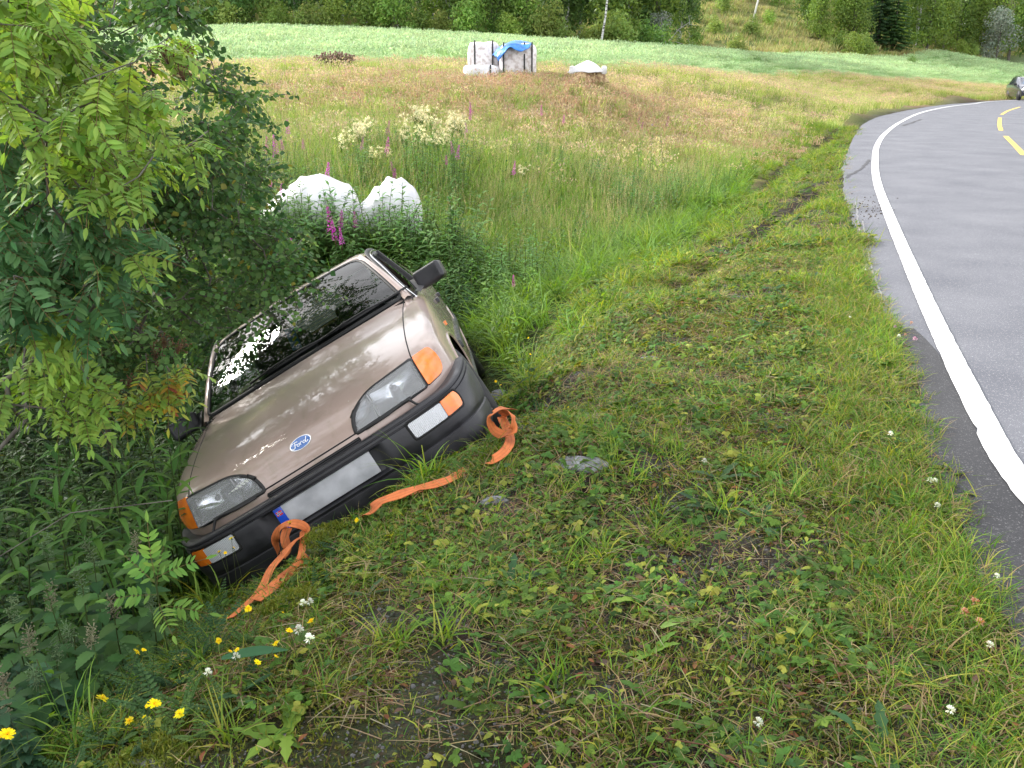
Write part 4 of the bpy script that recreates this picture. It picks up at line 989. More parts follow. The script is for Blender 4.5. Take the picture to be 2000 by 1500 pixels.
def scatter(name, meshes, P, rot, scl, idx, label, cat, parent=None, kind='stuff'):
    coll = bpy.data.collections.new('src_' + name)
    for k, m_ in enumerate(meshes):
        o = bpy.data.objects.new('src_%03d' % k, m_); coll.objects.link(o)
    P = np.asarray(P, float); me = bpy.data.meshes.new(name); me.vertices.add(len(P)); me.vertices.foreach_set('co', P.ravel())
    a = me.attributes.new('rot', 'FLOAT_VECTOR', 'POINT'); a.data.foreach_set('vector', np.asarray(rot, float).ravel())
    a = me.attributes.new('scl', 'FLOAT', 'POINT'); a.data.foreach_set('value', np.asarray(scl, float))
    a = me.attributes.new('idx', 'INT', 'POINT'); a.data.foreach_set('value', np.asarray(idx, np.int32))
    o = bpy.data.objects.new(name, me); C.objects.link(o); md = o.modifiers.new('scatter', 'NODES'); md.node_group = scatter_group(coll)
    if parent is not None: o.parent = parent; tag(o, kind=kind)
    else: tag(o, label, cat, kind=kind)
    return o
def px_of(P):
    P = np.atleast_2d(P); d = P - np.array([0, 0, EYE]); cz = d[:, 1] * math.cos(_p) - d[:, 2] * math.sin(_p); cy_ = -d[:, 1] * math.sin(_p) - d[:, 2] * math.cos(_p)
    czs = np.where(cz > .05, cz, 1e9); return 1000 + FPX * d[:, 0] / czs, 750 + FPX * cy_ / czs, cz
CI = np.linalg.inv(np.array(CARM))
def in_car(P, m=.0, zmax=1.45, zmin=-.35):
    q = P @ CI[:3, :3].T + CI[:3, 3]; low_ = (np.abs(q[:, 0]) < .87 + m) & (q[:, 1] > -.03 - m) & (q[:, 1] < 4.45 + m) & (q[:, 2] > zmin) & (q[:, 2] < .62 + .30 * np.clip(q[:, 1] / 1.2, 0, 1) + .05 + m)
    cab = (np.abs(q[:, 0]) < .74 + m) & (q[:, 1] > 1.28 + (q[:, 2] - .95) * 1.55 - m) & (q[:, 1] < 4.2 + m) & (q[:, 2] > .9) & (q[:, 2] < min(zmax, 1.41 + m)); return low_ | cab
def sample(n, x0, x1, y0, y1, dens, margin=420, power=1.0):
    """random ground points; dens(X, Y, de, vd) -> keep probability"""
    u = rng.random(n); Y = y0 + (y1 - y0) * u ** power; X = x0 + (x1 - x0) * rng.random(n)
    de, vd = zones(X, Y); k = rng.random(n) < dens(X, Y, de, vd); X, Y, de, vd = X[k], Y[k], de[k], vd[k]
    Zg = ground(X, Y); P = np.stack([X, Y, Zg], 1); a, b_, cz = px_of(P)
    near_rock = np.zeros(len(P), bool)
    for q_, r_k in _rk: near_rock |= np.hypot(P[:, 0] - q_[0], (P[:, 1] - q_[1]) * 1.3) < r_k[2][0] * (.42 if r_k[7] else .25)
    k = ~near_rock & (cz > .3) & (a > -margin) & (a < 2000 + margin) & (b_ < 1500 + margin) & ~in_car(P, -.02)
    return P[k], de[k], vd[k]
def orient(P, align=1.0, tilt=.12):
    e_ = .08; gx = (ground(P[:, 0] + e_, P[:, 1]) - ground(P[:, 0] - e_, P[:, 1])) / (2 * e_); gy = (ground(P[:, 0], P[:, 1] + e_) - ground(P[:, 0], P[:, 1] - e_)) / (2 * e_)
    out = np.empty((len(P), 3)); al = align if hasattr(align, '__len__') else np.full(len(P), align)
    yaw = rng.random(len(P)) * 6.283; tx = rng.normal(0, tilt, len(P)); ty = rng.normal(0, tilt, len(P))
    for k in range(len(P)):
        n_ = Vector((-gx[k] * al[k] + tx[k], -gy[k] * al[k] + ty[k], 1)).normalized(); q = Vector((0, 0, 1)).rotation_difference(n_) @ Euler((0, 0, yaw[k])).to_quaternion()
        out[k] = q.to_euler()
    return out

# --- verge cover
cover = [cover_patch(100 + k, kd) for k, kd in enumerate(['herb']*4 + ['mix']*5 + ['grass']*4 + ['moss']*3 + ['dry']*4)]
kinds = np.array([0]*4 + [1]*5 + [2]*4 + [3]*3 + [4]*4)
def pick(P, de, vd):
    n = len(P); a = fbm(P[:, 0]*1.1, P[:, 1]*1.1, 201); b_ = fbm(P[:, 0]*1.6, P[:, 1]*1.6, 31); r = rng.random(n)
    k = np.where(r < .40, rng.integers(4, 9, n), np.where(r < .62, rng.integers(0, 4, n), np.where(r < .82, rng.integers(16, 20, n), rng.integers(9, 13, n))))
    k = np.where((b_ > .56) & (rng.random(n) < .65), rng.integers(13, 16, n), k)
    k = np.where((de < .32 + .25 * a) & (rng.random(n) < .7), rng.integers(9, 13, n), k)
    k = np.where((a < .40) & (rng.random(n) < .35), rng.integers(16, 20, n), k)
    return k
def d_cover(X, Y, de, vd):
    bare = smoothstep(.42, .52, fbm(X*3.1, Y*3.1, 301) * .55 + fbm(X*8, Y*8, 311) * .45)
    bare = np.maximum(bare, smoothstep(.5, .2, de) * .8 + smoothstep(0, .5, vd) * .5)
    rd = rut_dist(X, Y); bare = bare * smoothstep(.08, .24, rd) * (1 - .55 * np.exp(-((X - (.30 + .17 * (Y - 2))) / .42) ** 2))
    return (de > -.005 + .03 * fbm(X * 9, Y * 9, 4)) * (vd < .9) * (.20 + .72 * bare) * np.where(Y < 6, 1, .7)
P, de, vd = sample(20000, -2.2, 3.6, .9, 9.0, d_cover, power=.8); 
P2, de2, vd2 = sample(9000, 1.0, 13, 8.5, 30, lambda X, Y, de, vd: d_cover(X, Y, de, vd) * .9)
P = np.vstack([P, P2]); de = np.r_[de, de2]; vd = np.r_[vd, vd2]
scatter('verge_plants', cover, P, orient(P), rng.uniform(.7, 1.25, len(P)) * np.where(P[:, 1] > 8.5, 1.7, 1), pick(P, de, vd), 'low herbs, moss, clover and short grass covering the mown road verge', 'ground cover')

# --- grass in the ditch, along the asphalt and on the banks
short_t = [tuft(300 + k, 26, .07, .16, .0019, .035, (G_L, G_M, YG, G_L), (.3, 1.3), (.5, 1.4)) for k in range(5)]
mid_t = [tuft(320 + k, 34, .16, .36, .0030, .06, (G_L, G_M, (.20,.32,.05), YG), (.6, 1.8), (.6, 1.45), herb=(2 if k % 2 else 0)) for k in range(7)]
lush_t = [tuft(340 + k, 36, .26, .56, .0044, .08, (G_L, (.18,.30,.05), (.15,.27,.06), (.12,.22,.05)), (.6, 1.9), (.75, 1.45), herb=3 if k % 3 == 0 else 0) for k in range(7)]
tall_t = [tuft(360 + k, 30, .32, .66, .0042, .10, ((.17,.30,.06), (.22,.34,.08), (.29,.36,.10), (.19,.31,.07)), (.3, 1.3), (.85, 1.5), heads=(5 if k % 2 else 1), hc=((.44,.40,.20), (.42,.30,.20), (.36,.37,.16)), herb=2 if k % 3 == 0 else 0) for k in range(7)]
dry_t = [tuft(380 + k, 20, .10, .26, .0022, .06, (STRAW, (.25,.18,.10), YG, BRN), (.8, 2), (.1, .9)) for k in range(4)]
def lump(X, Y, f=.9, s=401): return fbm(X * f, Y * f, s)
P, de, vd = sample(14000, -2.5, 9, 1.0, 22, lambda X, Y, de, vd: (de > .05) * (vd < .2) * (.80 * smoothstep(.32, .12, de) * (.35 + .65 * smoothstep(.35, .55, lump(X, Y, 2.5, 413))) + .5 * smoothstep(.52, .62, lump(X, Y, 1.3, 411)) * smoothstep(.1, .25, rut_dist(X, Y)) + .02), power=.9)
scatter('roadside_grass', short_t, P, orient(P, .5), rng.uniform(.6, 1.35, len(P)), rng.integers(0, len(short_t), len(P)), 'short tufts of bright grass along the asphalt edge and verge', 'grass')
def d_ditch(X, Y, de, vd):
    rd = rut_dist(X, Y); fc_ = np.exp(-((X + .75) / .95) ** 4 - ((Y - 3.05) / .95) ** 4); fc2 = ((X < -.45) & (Y < 3.0)); return np.where(fc2, .18, 1) * (1 - np.where(X < -.95, .6, .90) * fc_) * (de > .1) * smoothstep(-.15, .5, vd) * smoothstep(.10, .3, rd) * (.35 + .65 * smoothstep(.3, .55, lump(X, Y, 1.5, 421)))
P, de, vd = sample(11000, -4, 12, 1.2, 30, lambda X, Y, de, vd: d_ditch(X, Y, de, vd) * (vd < 1.7) , power=.85)
scatter('bank_grass', mid_t + dry_t, P, orient(P, .5, .22), rng.uniform(.55, 1.2, len(P)), np.where(rng.random(len(P)) < .13, rng.integers(7, 11, len(P)), rng.integers(0, 7, len(P))), 'mixed green grass and weeds on the bank and in the ditch', 'grass')
def d_lush(X, Y, de, vd):
    return (de > .3) * smoothstep(.9, 1.5, vd) * smoothstep(20, 12, Y) * (.45 + .55 * lump(X, Y, 1.2, 431)) * np.where((X < .1) & (Y < 4.1), .04, 1)
P, de, vd = sample(16000, -9, 8, 2.2, 20, d_lush, power=.8)
scatter('ditch_grass', lush_t, P, orient(P, .35, .16), rng.uniform(.6, 1.25, len(P)) * np.where((P[:, 1] < 4.2), .75, 1), rng.integers(0, len(lush_t), len(P)), 'lush arching green grass filling the ditch and the slope behind the car', 'grass')
P, de, vd = sample(22000, -18, 16, 10.0, 28, lambda X, Y, de, vd: (de > .8) * smoothstep(1.3, 2.2, vd) * (.5 + .5 * smoothstep(10.5, 14, Y)) * (.10 + .90 * smoothstep(27, 16, Y + 4 * (lump(X, Y, .4, 435) - .5))))
scatter('meadow_grass', tall_t, P, orient(P, .2, .12), rng.uniform(.65, 1.1, len(P)) * (1 - .35 * smoothstep(15, 22, P[:, 1])), rng.integers(0, len(tall_t), len(P)), 'tall meadow grass with brownish seed heads beyond the ditch', 'grass')
HAY = [(.52,.47,.23), (.42,.46,.16), (.52,.40,.25), (.36,.44,.13)]
hay = [far_clump(500 + k, 70, .35, .34, [HAY[k % 4], HAY[(k+1) % 4], G_L], .0055, (.7, .06, .011, [HAY[k % 4], (.44,.33,.24)])) for k in range(8)]
gr_ = [far_clump(520 + k, 70, .35, .36, [(.24,.32,.09), (.28,.36,.11), (.20,.28,.07)], .0060) for k in range(4)]
P, de, vd = sample(30000, -42, 62, 15, 85, lambda X, Y, de, vd: (de > .8) * np.where(Y > 29, 1, smoothstep(1.5, 3.5, vd)) * ((Y < CROPY(X) + .3) | (de < 9.5)) * (1 - .75 * np.exp(-((X - .4) / 5.5) ** 4 - ((Y - 24) / 3.6) ** 4)) * (1 - .8 * np.exp(-((X - .6) / 5.5) ** 2 - ((Y - 26.6) / 2.8) ** 2)) * (1 - np.exp(-((X - 2.2) / 1.6) ** 2 - ((Y - 25.6) / 1.6) ** 2)) * smoothstep(14, 18, Y))
red = fbm(P[:, 0] * .18, P[:, 1] * .42, 441) + .16 * np.exp(-((P[:, 1] - 27) / 4) ** 2)
idx = np.where(red > .60, rng.integers(0, 4, len(P)) * 2 % 8, rng.integers(0, 12, len(P)))
scatter('hay_meadow', hay + gr_, P, orient(P, .2, .1), rng.uniform(.7, 1.15, len(P)), idx, 'straw coloured and reddish hay grass around the white bags', 'grass')
sh_ = [far_clump(540 + k, 50, .3, .13, [(.50,.37,.24), (.46,.32,.22), (.38,.40,.15)], .005, (.5, .04, .01, [(.40,.24,.18), (.4,.34,.2)])) for k in range(4)]
P, de, vd = sample(5200, -9, 10, 19, 33, lambda X, Y, de, vd: (de > 1) * np.exp(-((X - .6) / 6.5) ** 4 - ((Y - 25.2) / 4.8) ** 4))
scatter('stubble', sh_, P, orient(P, .2, .1), rng.uniform(.7, 1.4, len(P)), rng.integers(0, 4, len(P)), 'short reddish stubble in front of the white bags', 'grass')
oat = [far_clump(560 + k, 110, .62, .62, [(.28,.43,.20), (.32,.47,.23), (.30,.45,.19)], .013, (.9, .14, .022, [(.36,.49,.27), (.38,.50,.27)])) for k in range(4)]
P, de, vd = sample(30000, -70, 110, 35, 118, lambda X, Y, de, vd: (de > 9) * (Y > CROPY(X)) * (Y < HILLY(X) + 1), margin=250)
scatter('oat_crop', oat, P, orient(P, .2, .06), rng.uniform(.85, 1.15, len(P)) * (.45 + .55 * smoothstep(0, 5, np.minimum(P[:, 1] - CROPY(P[:, 0]), de - 9))), rng.integers(0, 4, len(P)), 'pale bluish green cereal crop in a wide band below the forest', 'crop')
hil = [far_clump(580 + k, 60, .8, .55, [(.24,.30,.09), (.34,.32,.14), (.17,.25,.07)][k:k+2], .03) for k in range(2)]
P, de, vd = sample(9000, -70, 130, 64, 160, lambda X, Y, de, vd: (Y > HILLY(X)) * (de > 3) * 1.0, margin=250)
scatter('hillside_grass', hil, P, orient(P, .2, .06), rng.uniform(.8, 1.7, len(P)), (fbm(P[:, 0]*.1, P[:, 1]*.1, 71) > .5).astype(int), 'rough yellowish grass on the open hillside', 'grass')

# --- loose stones on the bare patches
def stone_mesh(seed, col):
    p = PB(seed); r = p.r; bm = bmesh.new(); bmesh.ops.create_icosphere(bm, subdivisions=1, radius=1)
    for v in bm.verts: v.co = v.co * r.uniform(.75, 1.15); v.co.z *= .6
    me = bpy.data.meshes.new('stone'); bm.to_mesh(me); bm.free(); me.materials.append(STONE); return me
STONE = principled('grey_stone', (.20, .20, .20), .8); vary(STONE, (.09, .09, .095), (.22, .215, .21), scale=3, lo=.3, hi=.7, coord='Object', bump=.003, bscale=30)
stn = [stone_mesh(600 + k, None) for k in range(5)]
P, de, vd = sample(90000, -1.6, 3.2, 1.0, 7.5, lambda X, Y, de, vd: (de > -.06) * (vd < .5) * (.12 + .88 * smoothstep(.54, .44, fbm(X*3.1, Y*3.1, 301) * .55 + fbm(X*8, Y*8, 311) * .45) + .5 * smoothstep(.12, 0, de)), power=.8)
scatter('gravel', stn, P + [0, 0, .001], orient(P, 1, .5), np.clip(rng.lognormal(-5.75, .5, len(P)), .0012, .012), rng.integers(0, 5, len(P)), 'fine grey gravel showing through the bare spots of the verge', 'gravel')
P = []
for _ in range(95):
    a = onz(1690 + random.gauss(8, 20), 402 + random.gauss(3, 15)); P.append((a[0], a[1], .004))
P = np.array([q for q in P if float(poly_dist(EDGE, np.array([q[0]]), np.array([q[1]]))[0]) < 0])
mud = principled('mud', (.06, .045, .03), .95)
mstn = [m_.copy() for m_ in stn]
for m_ in mstn: m_.materials.clear(); m_.materials.append(mud)
scatter('mud_crumbs', mstn, P, orient(P, 0, .5), rng.uniform(.003, .015, len(P)) , rng.integers(0, 5, len(P)), 'dark crumbs of soil thrown onto the asphalt where the car left the road', 'soil')
# ------------------------------------------------------------------ trees
bark = principled('grey_bark', (.10, .085, .07), .85); vary(bark, (.06, .05, .042), (.17, .155, .135), scale=14, lo=.35, hi=.65, bump=.004, bscale=50, stretch=(1, 1, .3))
birchbark = principled('pale_bark', (.5, .5, .48), .8); vary(birchbark, (.08, .075, .07), (.62, .62, .60), scale=6, lo=.42, hi=.52, stretch=(1, 1, 2.5))
def grow(root, att, step=.14, r0=.006, sag=.05, seed=1, pw=2.3):
    """grow a branching skeleton from the root polyline(s) to the attractor points"""
    N = [Vector(p) for p in root[0]]; par = [-1] + list(range(len(N) - 1))
    for extra in root[1:]:
        a = min(range(len(N)), key=lambda k: (N[k] - Vector(extra[0])).length); last = a
        for p in extra[1:]: N.append(Vector(p)); par.append(last); last = len(N) - 1
    A = np.array([tuple(p) for p in N]); nroot = len(N); rr = random.Random(seed)
    base = np.array(root[0][0]); order = sorted(range(len(att)), key=lambda k: np.linalg.norm(att[k] - base)); tips = {}
    for k in order:
        q = att[k]; d = np.linalg.norm(A - q, axis=1); back = np.maximum(0, A[:, 2] - q[2]) * .5
        j = int(np.argmin(d + back)); L = d[j]; m = max(1, int(L / step)); last = j; p0 = A[j]; new = []
        wob = np.array([rr.gauss(0, .05), rr.gauss(0, .05), rr.gauss(0, .03)]) * L
        for i in range(1, m + 1):
            t = i / m; p = p0 + (q - p0) * t + wob * math.sin(math.pi * t) + np.array([0, 0, sag * L * math.sin(math.pi * t)])
            N.append(Vector(p)); par.append(last); last = len(N) - 1; new.append(p)
        A = np.vstack([A, new]); tips[last] = k
    rad = [0.0] * len(N); ch = [0] * len(N)
    acc = [0.0] * len(N)
    for k in range(len(N) - 1, -1, -1):
        rad[k] = max(r0, acc[k] ** (1 / pw)); 
        if par[k] >= 0: acc[par[k]] += rad[k] ** pw
    return N, par, rad, tips, nroot
def skeleton_mesh(name, N, par, rad, mat, parent, rmin=0.0, sides=6):
    V = []; F = []; kids = {}
    for k, p in enumerate(par):
        if p >= 0: kids.setdefault(p, []).append(k)
    def ringv(c, t, r, n):
        a = t.orthogonal().normalized(); b_ = t.cross(a); o = len(V)
        for j in range(n): q = 2*math.pi*j/n; V.append(c + (a*math.cos(q) + b_*math.sin(q)) * r)
        return o
    for k, p in enumerate(par):
        if p < 0 or rad[k] < rmin: continue
        t = (N[k] - N[p]); 
        if t.length < 1e-5: continue
        t.normalize(); n = sides if rad[k] > .012 else 4; r1 = min(rad[p], rad[k] * 1.25); ax = t.orthogonal().normalized()
        a = ringv(N[p], t, r1, n); b_ = ringv(N[k], t, rad[k], n)
        for j in range(n): F.append((a+j, a+(j+1)%n, b_+(j+1)%n, b_+j))
    return mesh_obj(name, V, F, mat, parent)
def inpoly_px(poly, a, b_): return inside(np.array(poly, float), a, b_)

# compound rowan leaves
def rowan_leaf(seed, L=.15, cols=None, pairs=6):
    p = PB(seed); r = p.r; cols = cols or [(.13,.24,.045)]; pts = []
    bend = r.uniform(.3, .9); P_ = Vector((0, 0, 0)); m = 12
    for k in range(m + 1): t = k / m; pts.append(Vector((L * t, r.uniform(-.001, .001), -L * bend * .5 * t * t)))
    p.stem(pts[::2], .0011, (.16, .12, .05), 3)
    for k in range(pairs):
        t = .22 + .72 * k / pairs; o = pts[int(t * m)]; ll = L * (.30 - .09 * abs(k - 2.5) / 3); w_ = ll * .185
        for s in (1, -1):
            d = Vector((.42 + .12 * k / pairs, s, r.uniform(-.15, .12) - .15)); d.normalize()
            p.leaf(o, d, (0, 0, 1), ll, [w_*.25, w_*.9, w_, w_*.75, .0006], r.uniform(.1, .5), .22, r.choice(cols))
    p.leaf(pts[-1], (1, 0, -.3), (0, 0, 1), L * .27, [.001, L*.038, L*.042, L*.026, .0005], .3, .2, r.choice(cols))
    return p.mesh('leaf')
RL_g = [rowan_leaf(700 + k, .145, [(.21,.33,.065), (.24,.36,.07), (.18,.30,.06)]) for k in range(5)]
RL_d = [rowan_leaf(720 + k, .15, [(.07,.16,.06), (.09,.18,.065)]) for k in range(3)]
RL_y = [rowan_leaf(740 + k, .13, [(.24,.31,.06), (.20,.29,.05), (.27,.32,.06), (.38,.28,.05), (.30,.12,.05)][:5 - (k % 2)], 5) for k in range(3)]
ROWAN_PX = [(-500,-300),(70,-300),(120,0),(250,120),(330,60),(400,170),(420,250),(360,330),(330,480),(260,560),(200,620),(120,640),(60,700),(-500,760)]
LOW_PX = [(40,650),(190,640),(200,760),(120,790),(40,760)]
def cloud(n, lo, hi, seed): r = np.random.default_rng(seed); return lo + (hi - lo) * r.random((n, 3))
c_ = cloud(9000, np.array([-4.2, 1.9, .35]), np.array([-.75, 4.3, 4.4]), 11)
a, b_, cz = px_of(c_); infr = (a > -60) & (a < 2060) & (b_ > -60) & (b_ < 1560) & (cz > 0)
ctr = np.array([-2.5, 3.1, 2.3]); el2 = (((c_ - ctr) / np.array([1.75, 1.3, 2.1])) ** 2).sum(1)
ok = (~infr) & (el2 < 1) & (c_[:, 2] > .55)
c_ = c_[ok][:110]
_r = np.random.default_rng(12); a = _r.uniform(-40, 430, 2600); b_ = _r.uniform(-60, 690, 2600)
k_ = inpoly_px(ROWAN_PX, a, b_) & (fbm(a * .014, b_ * .014, 91) > .40) & (_r.random(2600) < np.where(a > 220, .35, 1)); a, b_ = a[k_][:185], b_[k_][:185]
c_ = np.vstack([np.array([atY(x_, y_, Y_) for x_, y_, Y_ in zip(a, b_, _r.uniform(2.25, 3.25, len(a)))]), c_])
def px_pts(L, Ys): return [atY(x, y, Y) for (x, y), Y in zip(L, Ys)]
low = px_pts([(75,680),(105,660),(110,700),(150,690),(60,720),(95,740),(160,720),(10,740),(20,790),(130,770),(175,745),(120,800),(160,810),(200,770)], [2.75]*14)
lowy = px_pts([(285,690),(325,715),(350,725),(360,715),(320,760),(345,750),(290,760),(262,780),(240,790),(275,770)], [2.95]*10)
att = np.vstack([c_, low, lowy])
rowan = empty('rowan_tree', (-2.85, 2.9, gz(-2.85, 2.9) - .05)); tag(rowan, 'rowan tree with feathery light green leaves hanging in from the left', 'tree')
B = Vector(rowan.location)
trunk = [(0,0,0), (.03,.05,.5), (.0,.1,1.0), (.05,.12,1.5), (.0,.15,2.1), (.1,.2,2.8), (.12,.2,3.6)]
limb1 = [(.03,.05,.5), (.4,.0,.9), (.8,.05,1.25), (1.1,.08,1.55)]; limb2 = [(.0,.1,1.0), (.45,.2,1.6), (.9,.25,2.1), (1.3,.3,2.5)]
limb3 = [(.0,.0,.3), (.5,-.08,.75), (.95,-.1,1.05), (1.25,-.02,1.22), (1.6, .04, 1.24)]
N, par, rad, tips, nr0 = grow([trunk, limb1, limb2, limb3], att - np.array(B), step=.10, r0=.0020, sag=.06, seed=3, pw=2.75)
skeleton_mesh('trunk', N, par, rad, bark, rowan)
leafs = []
rr = random.Random(5)
for tip, k in tips.items():
    P0 = N[tip]; yl = k >= len(c_) + len(low); bright = k >= len(c_)
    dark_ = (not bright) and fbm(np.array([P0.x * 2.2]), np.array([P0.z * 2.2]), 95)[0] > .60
    nl = rr.choice([5, 6, 7]) if not bright else rr.choice([3, 4, 5])
    q = par[tip]; 
    for j in range(nl):
        t = rr.random(); o = P0.lerp(N[q], t * .8) if q >= 0 else P0
        a = rr.uniform(0, 6.28); el_a = rr.uniform(-1.0, .25)
        out_ = Vector((.5, -.5, -.25)) * rr.uniform(0, 1.2)
        d = (Vector((math.cos(a)*math.cos(el_a), math.sin(a)*math.cos(el_a), math.sin(el_a))) + out_).normalized()
        up = Vector((rr.gauss(0, .35), rr.gauss(0, .35) - .25, 1)); sd_ = up.cross(d).normalized(); up = d.cross(sd_).normalized()
        M_ = Matrix((d, sd_, up)).transposed().to_4x4(); M_.translation = o
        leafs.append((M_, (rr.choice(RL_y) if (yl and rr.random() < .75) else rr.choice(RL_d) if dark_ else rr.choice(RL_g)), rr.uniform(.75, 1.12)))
def screen_rank(item):
    p = np.array(B + item[0].translation)[None]; a, b_, cz = px_of(p); return 0 if (-30 < a[0] < 2030 and -30 < b_[0] < 1530) else 1
leafs.sort(key=lambda it: (screen_rank(it), (Vector((0, 0, EYE)) - B - it[0].translation).length))
for M_, me_, s_ in leafs[:300]:
    o = bpy.data.objects.new('leaf', me_); C.objects.link(o); o.parent = rowan; o.matrix_local = M_ @ Matrix.Scale(s_, 4)
def scatter_mats(name, meshes, items, parent):
    P = np.array([tuple(M_.translation) for M_, _, _ in items]); rot = np.array([tuple(M_.to_euler()) for M_, _, _ in items])
    ix = [meshes.index(m_) for _, m_, _ in items]; return scatter(name, meshes, P, rot, [s for _, _, s in items], ix, None, None, parent=parent)
scatter_mats('foliage', RL_g + RL_d + RL_y, leafs[300:], rowan)
# dry brown flower heads between the leaves
def dry_head(seed):
    p = PB(seed); r = p.r
    for _ in range(26):
        d = rdir(r, .2, 1.5); L = r.uniform(.03, .06); p.stem([(0, 0, 0), d * L * .6 + Vector((0, 0, .01)), d * L], .0009, (.15, .085, .05), 3); p.blob(d * L, .0032, (.16, .09, .05), 4, 3)
    return p.mesh('dry_flower_head')
DH = dry_head(760)
heads = [atY(*q) for q in [(320,680,2.95),(345,690,2.93),(305,700,2.97),(250,760,2.9),(118,640,2.75),(15,60,2.7),(350,110,3.2),(330,125,3.1),(360,160,3.1),(230,350,2.8),(235,385,2.8),(300,150,3.2)]]
for q in heads:
    o = bpy.data.objects.new('dry_flower_head', DH); C.objects.link(o); o.parent = rowan; o.location = Vector(q) - B; o.rotation_euler = (rr.uniform(-.8, .8), rr.uniform(-.8, .8), 0)

# birch shrub with small round leaves, in front of and over the left side of the car
def birch_twig(seed, L=.30, n=15, cols=((.065,.135,.04), (.09,.17,.05), (.05,.11,.038)), lw=.017):
    p = PB(seed); r = p.r; pts = [Vector((L*t, .02*math.sin(5*t + seed), -.10 * L * t * t * 3)) for t in np.linspace(0, 1, 7)]
    p.stem(pts, [.0022, .002, .0018, .0015, .0012, .001, .0007], (.07, .05, .04), 3)
    for k in range(n):
        t = (k + .5) / n; o = pts[0].lerp(pts[-1], t); o.z = -.3 * L * t * t; s = 1 if k % 2 else -1
        d = Vector((.5, s * r.uniform(.5, 1), r.uniform(-.8, .2))).normalized(); o2 = o + d * .012
        p.leaf(o2, d, rdir(r, .3, 1.4), lw * 2.1, [.002, lw*.85, lw, lw*.6, .0006], r.uniform(0, .5), .12, (.22, .22, .05) if r.random() < .02 else r.choice(cols))
    return p.mesh('twig')
TW = [birch_twig(780 + k) for k in range(6)]; TWb = [birch_twig(790 + k, .26, 13, ((.10,.19,.06), (.12,.21,.065)), .018) for k in range(3)]
BIRCH_PX = [(-300,-300),(380,-300),(330,0),(400,60),(445,125),(420,165),(512,195),(440,240),(490,300),(520,350),(470,420),(550,440),(640,465),(560,500),(500,545),(430,595),(385,660),(340,720),(200,700),(-300,760)]
c_ = cloud(26000, np.array([-5.2, 4.3, -.9]), np.array([-.6, 8.2, 4.6]), 21)
a, b_, cz = px_of(c_); infr = (a > -60) & (a < 2060) & (b_ > -60) & (b_ < 1560)
ctr = np.array([-3.1, 6.0, 1.6]); el2 = (((c_ - ctr) / np.array([2.1, 2.0, 2.9])) ** 2).sum(1)
dn = fbm(a * .011, b_ * .011, 97)
ok = np.where(infr, inpoly_px(BIRCH_PX, a, b_) & (dn > np.where((a > 100) & (a < 420) & (b_ < 240), .50, .36)), (el2 < 1) & (c_[:, 2] < 3.7)) & (el2 < 1.3) & ~in_car(c_, .06, 1.5) & (c_[:, 2] > ground(c_[:, 0], c_[:, 1]) + .15)
c_ = c_[ok & ~infr][:130]
_r = np.random.default_rng(22); a = _r.uniform(-40, 700, 9000); b_ = _r.uniform(-60, 730, 9000); dn = fbm(a * .011, b_ * .011, 97)
k_ = inpoly_px(BIRCH_PX, a, b_) & (dn > np.where((a < 430) & (b_ < 260), .53, .33)); a, b_ = a[k_], b_[k_]
q_ = np.array([atY(x_, y_, Y_) for x_, y_, Y_ in zip(a, b_, _r.uniform(4.3, 6.6, len(a)))])
k_ = ~in_car(q_, .20, 1.5) & (q_[:, 2] > ground(q_[:, 0], q_[:, 1]) + .12); q_ = q_[k_][:900]; c_ = np.vstack([q_, c_])
extra = np.array(px_pts([(450,560),(480,540),(420,590),(400,560),(500,520),(440,520),(500,490),(380,600),(430,610),(540,500)], [5.5]*10) + px_pts([(452,640),(470,610),(500,600),(520,590),(540,600),(560,615),(505,570),(540,560),(575,560),(600,560),(530,620),(440,600),(400,640)], [4.75]*13))
att = np.vstack([c_, extra])
birch = empty('birch_shrub', (-3.0, 6.0, gz(-3.0, 6.0) - .05)); tag(birch, 'dense birch shrub with small dark round leaves overhanging the roof of the beige car', 'shrub')
B = Vector(birch.location)
st = [[(0,0,0), (.1,-.1,.7), (.2,-.15,1.5), (.15,-.2,2.4), (.2,-.2,3.3), (.25,-.2,4.1)], [(0,0,0), (.5,-.3,.8), (.95,-.6,1.4), (1.35,-.9,1.8)], [(0,0,0), (-.4,-.5,.9), (-.6,-.7,1.9), (-.7,-.8,2.9)], [(0,0,0), (.6,.5,1.0), (1.0,.9,1.9), (1.1,1.1,2.6)]]
N, par, rad, tips, nr0 = grow(st, att - np.array(B), step=.14, r0=.0022, sag=.05, seed=9, pw=2.6)
skeleton_mesh('trunk', N, par, rad, bark, birch)
RAY0 = np.array([-1.35, 5.0, -.15]); RAYD = np.array([-.74, .48, .45]); RAYD /= np.linalg.norm(RAYD)      # twigs are thinned along this ray so the windscreen mirrors open sky
items = []
